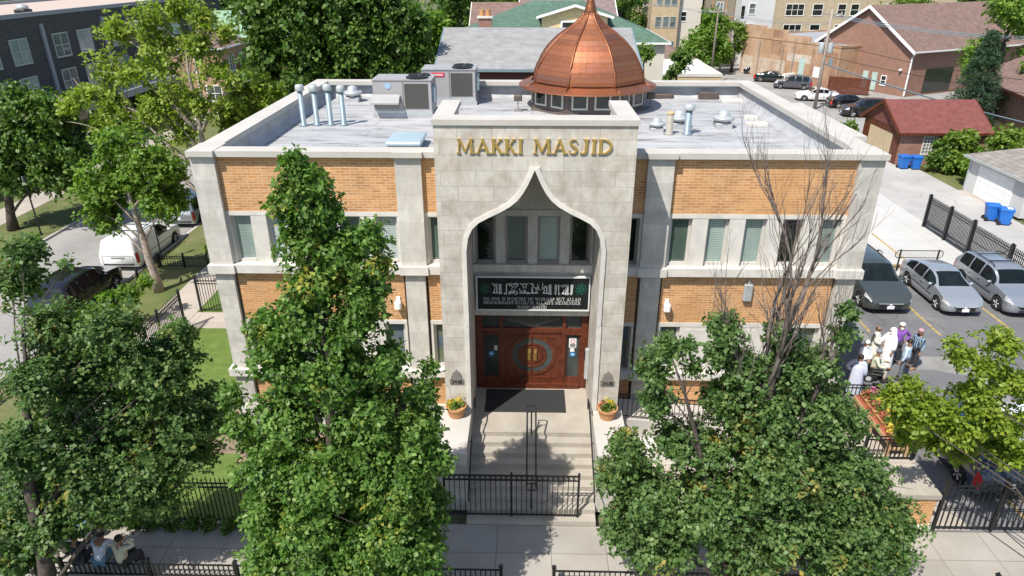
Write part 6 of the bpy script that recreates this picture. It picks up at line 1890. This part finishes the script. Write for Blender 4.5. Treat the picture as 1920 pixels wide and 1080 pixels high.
house('garden_shed', 'small dark tiled hip roof right of the dome beside the slim tree', 'shed', (7.6, 25.0, 0), 0, 4.5, 4.5, 5.9, 'maroon', kind='hip', rise=1.3, roofm='bronze', fascia='iron')
FG = house('flat_garage', 'low garage with white flat roof and brown doors behind the mosque', 'garage', (12.6, 62.3, 0), 0, 9.2, 13, 2.75, 'tanbrick', kind='flat', rise=.35, roofm='white', fascia='trim')
wall_box(MB(), 's', 9.2, 13, 3.8, 8.2, .05, 2.2, 0, .04).build('garage_door', M['taupe'], FG)
house('red_roof_bungalow', 'bungalow with reddish brown hip roof behind the flat garage', 'house', (12.5, 79, 0), 0, 10.5, 12, 2.4, 'tanbrick', kind='hip', rise=2.2, roofm='sh_brown')
# apartment row in the distance
T1_ = house('apartment_block', 'tall tan brick apartment block with grey window pairs, left end of the row', 'apartment block', (18.9, 96, 0), 0, 4.2, 22, 15, 'tanbrick', kind='flat', rise=.4, roofm='tarroof', fascia='trim')
for z in (3.0, 6.6, 9.8):
    for u in (1.1, 2.3, 3.4):
        bwin(T1_, 's', 4.2, 22, u, z-1.2, .8, 1.4, 'galv2', 'glass_sky', (0, 1))
S1_ = house('apartment_block', 'cream sided apartment block with one small dark window', 'apartment block', (23.2, 97, 0), 0, 3.6, 20, 15, 'siding', kind='flat', rise=.4, roofm='tarroof', fascia='trim')
bwin(S1_, 's', 3.6, 20, .9, 6.2, .75, 1.3, 'white', 'pane_d', (0, 1))
B1_ = house('apartment_block', 'taupe apartment block with orange trim bands', 'apartment block', (27.2, 96, 0), 0, 4.4, 22, 15, 'taupe', kind='flat', rise=.4, roofm='tarroof', fascia='orange_trim')
ob = MB()
for z in (3.4, 6.8, 10.2):
    wall_box(ob, 's', 4.4, 22, 0, 4.4, z, z+.16, 0, .05)
for u in (.9, 3.0):
    wall_box(ob, 's', 4.4, 22, u, u+.14, 0, 14.9, .06, .09)
ob.build('trim_band', M['orange_trim'], B1_)
for z in (4.3, 7.6):
    bwin(B1_, 's', 4.4, 22, 2.1, z, .9, 1.3, 'white', 'glass_sky', (1, 0))
W1_ = house('apartment_block', 'pale grey sided apartment block with stacked windows by the parked cars', 'apartment block', (31.7, 93, 0), 0, 5.0, 22, 15, 'siding_g', kind='flat', rise=.4, roofm='tarroof', fascia='siding_g')
for z in (1.9, 4.7, 7.5, 10.3):
    bwin(W1_, 's', 5.0, 22, 1.7, z, .85, 1.4, 'white', 'glass_sky', (0, 1))
bwin(W1_, 's', 5.0, 22, .35, 7.0, .3, 1.5, 'iron', 'pane_d', (0, 0))
Y1_ = house('apartment_block', 'wide yellow brick apartment block with white triple windows', 'apartment block', (39.0, 110, 0), 0, 34, 14, 15, 'yelbrick', kind='flat', rise=.4, roofm='tarroof', fascia='trim')
for z in (2.9, 6.2, 9.5):
    for u, ww in ((6.8, 3.0), (10.7, 1.6), (14.8, 1.3), (17.0, 1.3), (23, 3.0), (28, 1.6)):
        bwin(Y1_, 's', 34, 14, u, z, ww, 1.75, 'white', 'pane_d', (2 if ww > 2 else 0, 1))
# diagonal brick pair by the parking lot
rzD = math.atan2(.45, .893)
OB = house('brick_warehouse', 'worn orange brick warehouse with stepped parapet and pale patches', 'warehouse', (38.2, 70.6, 0), rzD, 16, 17, 5.0, 'oldbrick', kind='flat', rise=.25, roofm='awning', fascia='oldbrick')
for nm_, u0, u1, z0, z1, mt in (('whitewash_patch', 8.6, 16.6, .1, 2.5, 'patch_a'), ('brick_patch', 9.6, 11.4, 3.2, 6.3, 'patch_b'), ('brick_patch', .2, 4.2, .1, 4.4, 'patch_b'), ('whitewash_patch', 4.3, 8.4, 2.6, 3.6, 'patch_a')):
    MB().box(-.012, .01, u0, u1, z0, z1).build(nm_, M[mt], OB)
for u in (7.2, 9.2, 13.5):
    MB().tube([(-.1, u, .3), (-.1, u, 4.6)], .06, 6).build('conduit', M['frame_d'], OB)
stp_ = MB()
for k, (u0, u1, hh) in enumerate(((13.0, 17.0, 1.35), (8.8, 12.99, 1.1), (5.0, 8.79, .6))):
    stp_.box(.0, .28, u0, u1, 5.26, 5.26+hh)
stp_.build('stepped_parapet', M['oldbrick'], OB)
MB().box(-.06, .02, 5.2, 6.1, 1.2, 3.2).build('door', M['mintdoor'], OB)
sp_ = MB()
for k in range(7):
    sp_.box(-1.9, -.1, 6.4+k*.32, 6.4+(k+1)*.32, 0, 1.25-.17*k)
sp_.build('white_steps', M['white'], OB)
MB().box(-.07, .0, 2.6, 3.6, 1.1, 2.4).build('wall_notice', M['white'], OB)
GB = house('gabled_hall', 'large brown brick hall with white edged gable and brown shingle roof', 'hall', (44.5, 65.7, 0), rzD-H90, 13.4, 34, 5.4, 'redbrick', kind='gable_y', rise=4.3, over=.55, roofm='sh_brown')
GB.rotation_euler = (0, 0, rzD-H90)
GB.location = (44.5-13.4*.45, 65.7+13.4*.893, 0)
for u in (7.3, 8.6):
    wall_box(MB(), 's', 13.4, 34, u, u+.75, .2, 2.3, 0, .06).build('door', M['mintdoor'], GB)
bwin(GB, 's', 13.4, 34, 10.3, 1.0, .6, 1.0, 'white', 'pane_d', (0, 1))
wall_box(MB(), 'e', 13.4, 34, 3.0, 8.0, .3, 3.0, 0, .05).build('dark_shopfront', M['pane_d'], GB)
MB().tube([(13.55, .3, 5.2), (13.55, .3, 4.9), (13.5, -.12, 4.5), (13.5, -.12, .1)], .1, 6).build('downspout', M['white'], GB)
MB().tube([(5.6, -.1, .6), (5.6, -.1, 4.6), (5.2, -.1, 4.8), (5.1, -.1, 4.2)], .07, 6).build('conduit', M['galv'], GB)
for u in (12.4,):
    MB().cbox(u-.15, u+.15, -.35, -.05, 2.9, 3.1, .04).build('wall_lamp', M['white'], GB)
t = thing('roof_fan', 'white round roof ventilator on the brown shingle hall roof', 'roof vent', (60.0, 76.0, 7.6))
MB().lathe([(.35, 0), (.35, .6), (.6, .7), (.62, 1.0), (.3, 1.3), (.01, 1.35)], n=14).build('hood', M['galv2'], t, smooth=True)
fence('slat_fence', 'rust red lattice fence panels beside the utility pole', (36.6, 68.6), (40.6, 66.4), 2.0, .07, 2.0, pr=.03, spear=False, matn='rustred' if 'rustred' in M else 'wood')
# garages on the alley
RG = house('red_roof_garage', 'brick garage with red painted gable roof and tan door on the alley', 'garage', (28.95, 35.0, 0), 0, 6.6, 6.4, 2.65, 'redbrick', kind='gable_x', rise=1.75, over=.35, roofm='sh_red', fascia='wood')
wall_box(MB(), 'w', 6.6, 6.4, 1.2, 5.2, .05, 2.15, 0, .04).build('garage_door', M['tandoor'], RG)
wall_box(MB(), 'w', 6.6, 6.4, .1, 1.19, .0, 2.6, 0, .05).box(-.05, 0, 5.21, 6.3, 0, 2.6).box(-.05, 0, 1.2, 5.2, 2.16, 2.6).build('door_surround', M['wood'], RG)
MB().prism([(.6, 2.66), (5.8, 2.66), (3.2, 4.15)], 'x', -.05, -.01).build('gable_board', M['sh_red'], RG)
o = bwin(RG, 's', 6.6, 6.4, 2.3, .9, .9, 1.3, 'trim', 'glass_sky', (3, 4))
bwin(RG, 's', 6.6, 6.4, 4.5, 1.35, 1.0, .7, 'white', 'glass_sky', (0, 0))
WG = house('white_garage', 'white garage with wide panel door and weathered shingle roof on the alley', 'garage', (30.6, 22.3, 0), 0, 7.5, 6.0, 2.45, 'siding_g', kind='hip', rise=1.5, over=.4, roofm='sh_tan', fascia='galv2')
wall_box(MB(), 'w', 7.5, 6.0, 1.2, 4.9, .02, 2.1, 0, .04).build('garage_door', M['garage_w'], WG)
MB().box(-.08, 0, 5.9, 6.05, 0, 2.4).build('corner_post', M['galv2'], WG)
RH = house('brown_brick_house', 'brown brick house with dark red eaves cut by the right edge', 'house', (42.2, 40.2, 0), -.22, 10, 12, 4.6, 'redbrick', kind='gable_y', rise=2.6, over=.8, roofm='sh_brown', fascia='wood_d')
MB().cbox(.6, 1.8, -.5, -.02, 1.6, 2.2, .04).build('window_unit', M['white'], RH)

# wheelie bins
M['bin'] = plain('blue_bin', (.015, .14, .50), .45, var=.08)
def bin_(x, y, rz, lab, lid='bin', mt='bin', slip=False):
    t = thing('wheelie_bin', lab, 'bin', (x, y, 0), rz, group='wheelie bins on the alley')
    b = MB().loft([[(-.24, -.28, .08), (.24, -.28, .08), (.24, .24, .08), (-.24, .24, .08)], [(-.32, -.36, .95), (.32, -.36, .95), (.32, .36, .95), (-.32, .36, .95)]])
    b.box(-.34, .34, -.38, .38, .90, .97)
    b.build('bin_body', M[mt], t)
    MB().cbox(-.35, .35, -.40, .36, .975, 1.05, .04).tube([(-.28, .42, 1.0), (.28, .42, 1.0)], .02, 6).build('lid', M[lid], t)
    for s in (-1, 1):
        MB().lathe([(.03, -.035), (.12, -.04), (.12, .04), (.03, .035)], (s*.26, .28, .12), 14, 'x').build('wheel', M['tyre'], t)
    if slip:
        MB().box(-.2, .15, -.3, .0, 1.052, 1.058).build('paper', M['white'], t)
bin_(29.0, 33.9, .1, 'blue wheelie bin beside the red garage, left of the pair')
bin_(29.85, 33.75, -.05, 'blue wheelie bin beside the red garage, right of the pair')
bin_(28.95, 21.2, 1.2, 'blue wheelie bin with white paper on its lid before the white garage', slip=True)
bin_(28.6, 21.95, 1.3, 'blue wheelie bin without paper before the white garage')
bin_(24.5, 11.6, 1.5, 'black wheelie bin behind the iron lot fence', lid='trimblack', mt='trimblack')

# parked cars far right
car('suv', 'black SUV parked beside the pale grey apartment block', (33.2, 84.2, 0), math.pi-.35, 4.7, 1.9, 1.75, 'suv', P_['black'], cat='suv')
car('sedan', 'dark green sedan with its tail toward the low fence', (32.6, 77.0, 0), -.42, 4.8, 1.85, 1.45, 'sedan', P_['dgreen'], cat='car')
car('suv', 'grey violet SUV below the white steps of the warehouse', (33.4, 71.6, 0), math.pi-.35, 4.6, 1.88, 1.7, 'suv', P_['grey'], cat='suv')
car('sedan', 'white sedan parked in front of the utility pole', (33.3, 63.3, 0), math.pi-.2, 4.7, 1.85, 1.45, 'sedan', P_['white'], cat='car')
car('sedan', 'black sedan with red tail light beside the red lattice fence', (35.3, 59.0, 0), -.1, 4.7, 1.85, 1.45, 'sedan', P_['black'], cat='car')
car('suv', 'large black SUV parked behind the red roof garage', (35.0, 54.2, 0), math.pi-.1, 5.0, 1.95, 1.85, 'suv', P_['black'], cat='suv')
fence('low_fence', 'dark wooden fence run beside the flat garage and the alley', (22.6, 61.5), (26.2, 69.0), 1.2, .2, 2.0, pr=.07, spear=False)

# utility poles and wires
def pole(x, y, h, lab, arm=True, trans=False, lean=.0, r=.15):
    t = thing('utility_pole', lab, 'utility pole', (x, y, 0))
    MB().tube([(0, 0, 0), (lean*.5, 0, h*.5), (lean, 0, h)], [r, r*.85, r*.65], 10).build('pole', M['bark_l'] if trans else M['bark'], t, smooth=True)
    if arm:
        MB().box(lean-1.1, lean+1.1, -.06, .06, h-.6, h-.46).build('crossarm', M['bark_l'], t)
        for k in (-1, -.5, .5, 1):
            MB().lathe([(.05, 0), (.06, .1), (.03, .18)], (lean+k, 0, h-.46), 8).build('insulator', M['galv2'], t)
    if trans:
        for s in (-1, 1):
            MB().lathe([(.05, 0), (.26, .03), (.28, .1), (.28, 1.0), (.24, 1.08), (.05, 1.12)], (lean*.6+s*.48, -.05, h*.57), 14).tube([(lean*.6+s*.3, -.1, h*.57+1.1), (lean*.6+s*.25, -.1, h*.57+1.5)], .03, 5).build('transformer', M['galv2'], t, smooth=True)
        MB().cbox(lean*.5+.6, lean*.5+.95, -.15, .1, h*.46, h*.52, .04).build('junction_box', M['galv'], t)
    return t
pole(31.1, 57.8, 10.2, 'leaning wooden utility pole with two grey transformers', trans=True, lean=.0, r=.19)
pole(23.8, 75.0, 9.4, 'plain wooden utility pole right of the flat garage')
pole(17.0, 86.0, 9.5, 'thin dark utility pole before the tan apartment block', r=.1)
pole(13.6, 92.0, 12.0, 'thin pale utility pole far behind the green roof, right of its twin', arm=False, r=.1)
pole(12.4, 90.0, 12.0, 'thin pale utility pole far behind the green roof, left of its twin', arm=False, r=.1)
def wire(lab, pts, sag, r=.018, n=1, gap=.25):
    t = thing('overhead_wire', lab, 'wire', pts[0])
    mb = MB()
    a0 = Vector(pts[0])
    for q in range(n):
        for a, b in zip(pts[:-1], pts[1:]):
            a, b = Vector(a)-a0, Vector(b)-a0
            mb.tube([a.lerp(b, i/14)+Vector((0, q*gap, -q*gap*.5-sag*4*(i/14)*(1-i/14))) for i in range(15)], r, 4)
    mb.build('cable', M['galv' if n > 1 else 'iron'], t)
wire('three parallel pale cables from the transformer pole over the hall roof', [(31.2, 57.8, 9.7), (60, 52, 8.2)], 1.0, .03, 3, .3)
wire('single cable from the transformer pole over the red garage', [(31.1, 57.8, 5.6), (44, 33, 4.9)], .4, .025)
wire('lower cable bundle crossing in front of the red garage roof', [(31.0, 57.8, 4.9), (40, 24, 3.6)], .5, .035, 2, .12)
wire('thin cable from the transformer pole to the plain pole', [(31.1, 57.8, 8.9), (23.8, 75, 9.0)], .5, .02, 2, .4)
wire('thin cable from the plain pole toward the far pale poles', [(23.8, 75, 8.9), (13.6, 92, 10.5)], .5, .02, 2, .4)
wire('cable from the transformer pole to the brown house eaves', [(31.1, 57.8, 7.0), (42.6, 42, 5.4)], .4, .025)

# ------------------------------------------------------------------ trees behind
LTD = [(-18.85,31,11.2,2.2),(-15.86,31,11.5,2.5),(-12.57,31,11.5,2.5),(-9.5,31,11.4,2.2),(-8.0,31,10.7,1.4),(-18.43,31,9.1,2.0),(-15.4,31,9.3,2.4),(-12.1,31,9.1,2.6),(-9.2,31,9.4,2.1),(-7.9,31,9.1,1.1),(-19.1,31,7.3,1.7),(-16.4,31,7.3,1.9),(-13.4,31,7.3,1.9),(-10.5,31,7.5,1.9),(-8.5,31,7.7,1.3),(-14.2,31,13.4,2.4),(-10.8,31,13.2,2.0),(-17.5,31,13.0,1.8)]
tree('large_maple', 'very large dark green maple behind the mosque roof vents', (-12.8, 31.0, 0), LTD, 12000, .34, M['leaf5'], M['bark_d'], 61, top=(0, 0, 12), r0=.45, limbs=16, gap=.14, gs=1.2)
def blob_tree(name, lab, x, y, h, r, seed, leaf, n=1500, L=.4, low=.25, bark='bark_d', gap=.2, flat=1.0):
    rd = random.Random(seed)
    lobes = []
    for k in range(13):
        a = rd.uniform(0, 6.28)
        z = rd.uniform(low, .95)
        q = r*.62*math.sqrt(max(.05, 1-((z-.5)/.6)**2))*rd.uniform(.4, 1)
        lobes.append((x+q*math.cos(a), y+q*math.sin(a)*flat, z*h-.06*h, r*rd.uniform(.32, .5)))
    lobes.append((x, y, h*.86, r*.42))
    tree(name, lab, (x, y, 0), lobes, n, L, M[leaf], M[bark], seed, r0=.05*h**.75, limbs=8, gap=gap, back=False, twigs=1, per=5, gs=1.3)
BT = [
 ('broadleaf_tree', 'dark tree rising behind the mint roofed house', -37, 84, 14, 5.5, 'leaf5'), ('broadleaf_tree', 'dark tree between the dark brick block and the mint roof', -44, 90, 14, 5.5, 'leaf5'),
 ('broadleaf_tree', 'mid green tree at the top edge above the large maple, left', -20, 76, 13, 5, 'leaf5'), ('broadleaf_tree', 'mid green tree at the top edge above the large maple, right', -15, 58, 13, 5, 'leaf4'),
 ('broadleaf_tree', 'light green tree left of the green roofed house', -10.5, 54, 10.8, 4.2, 'leaf4'), ('broadleaf_tree', 'dark tree directly behind the mauve roof', -9, 76, 13, 5, 'leaf5'),
 ('broadleaf_tree', 'lime green tree at the top edge behind the mauve roof', -3, 86, 11.5, 4, 'bush'), ('broadleaf_tree', 'dark tree right of the copper finial beyond the green roof', 12, 80, 13.5, 4.2, 'leaf5'),
 ('broadleaf_tree', 'dark tree right behind the far pale poles', 15.5, 100, 13, 4.4, 'leaf5'), ('broadleaf_tree', 'tall dark tree at the top edge above the dormer', 6, 92, 14, 5, 'leaf5'),
 ('slim_tree', 'slim green tree just right of the dome', 9.1, 38, 9.3, 2.1, 'leaf4'), ('small_tree', 'dark small tree in front of the flat garage', 15.6, 57, 6.6, 2.0, 'leaf5'),
 ('small_tree', 'low green shrubby tree at the back parapet right of the dome', 13.6, 46, 4.6, 2.2, 'leaf4'), ('broadleaf_tree', 'round green tree in front of the taupe apartment block', 25.0, 84, 8.6, 4.0, 'leaf4'),
 ('broadleaf_tree', 'light green tree right of the plain utility pole', 29.5, 86, 7.2, 2.8, 'bush'), ('broadleaf_tree', 'dark green tree right of the round one, behind the plain pole', 27.6, 91, 9.0, 3.0, 'leaf5'),
 ('broadleaf_tree', 'light green tree at the top edge behind the hall roof', 62, 104, 12.5, 6, 'bush'), ('broadleaf_tree', 'broad dark tree over the hall roof at the top right', 49.0, 56.5, 13.5, 4.6, 'leaf4'),
 ('broadleaf_tree', 'green tree at the right edge beside the brown brick house', 47.5, 47, 8.5, 3.4, 'leaf4'), ('small_tree', 'yellow green shrub tree between the two alley garages', 32.6, 32.4, 3.0, 1.9, 'bush'),
 ('small_tree', 'yellow green shrub tree behind the white garage', 35.6, 32.8, 3.2, 2.2, 'bush'), ('small_tree', 'green shrub beside the white garage corner', 31.9, 29.6, 2.0, 1.1, 'leaf4'),
 ('small_tree', 'dark shrub beside the blue bins', 31.2, 32.9, 2.3, 1.0, 'leaf5'), ('small_tree', 'green shrub between the red garage and the brown house', 40.5, 37.0, 3.4, 1.8, 'leaf4'), ('small_tree', 'small green shrub at the near corner of the red garage', 28.2, 42.6, 2.2, .9, 'leaf4'),
 ('broadleaf_tree', 'green tree between orange house and large maple', -25.5, 47, 6.5, 2.4, 'leaf5'), ('broadleaf_tree', 'dark bushy tree beside the brown roofed orange house', -30.5, 60, 6, 2.4, 'leaf5'), ('small_tree', 'yellow green street tree behind the left roof corner', -17.4, 27.5, 6.5, 2.0, 'leaf6')]
for i, (nm, lab, x, y, h, r, lf) in enumerate(BT):
    n = 1700 if r > 3.5 else (1100 if r > 1.8 else 450)
    blob_tree(nm, lab, x, y, h, r, 100+i, lf, n, .42 if r > 3 else .3, low=.12 if r < 2.5 else .3)
# conifer
t = thing('spruce', 'dense blue green spruce in front of the hall shopfront', 'tree', (41.4, 47.2, 0))
rng = np.random.default_rng(5)
V, F = [], []
for k in range(26):
    z = .5+k*.33
    r = 3.2*(1-(z/9.4))**.85+.1
    for j in range(int(9+r*6)):
        a = rng.uniform(0, 6.28)
        ll = r*rng.uniform(.75, 1.1)
        for q in range(5):
            f = .35+.65*q/4
            V.append((ll*f*math.cos(a), ll*f*math.sin(a), z-.25*f*r*.5+rng.normal()*.05, .26))
v, f = foliage([(p[0], p[1], p[2], p[3]) for p in V], 7500, .17, 3, per=5, gap=0, core=.2, upb=.2, wid=.2)
np_mesh('crown', v, f, M['spruce'], t)
MB().tube([(0, 0, 0), (0, 0, 9.2)], [.22, .03], 8).build('trunk', M['bark_d'], t)
# distant woodland reads as one mass
rng = np.random.default_rng(9)
lob = []
for k in range(260):
    y = rng.uniform(120, 330)
    x = rng.uniform(-1.0, 1.0)*(y*.85+20)
    h = rng.uniform(7, 13)
    for q in range(3):
        lob.append((x+rng.normal()*2, y+rng.normal()*2, h*rng.uniform(.35, .9), rng.uniform(2.5, 4.2)))
v, f = foliage(lob, 26000, 1.1, 4, per=4, gap=0, core=.6)
w_ = np_mesh('woodland', v, f, M['leaf5'])
tag(w_, 'distant dark green tree canopy beyond the rooftops', 'woodland', kind='stuff')
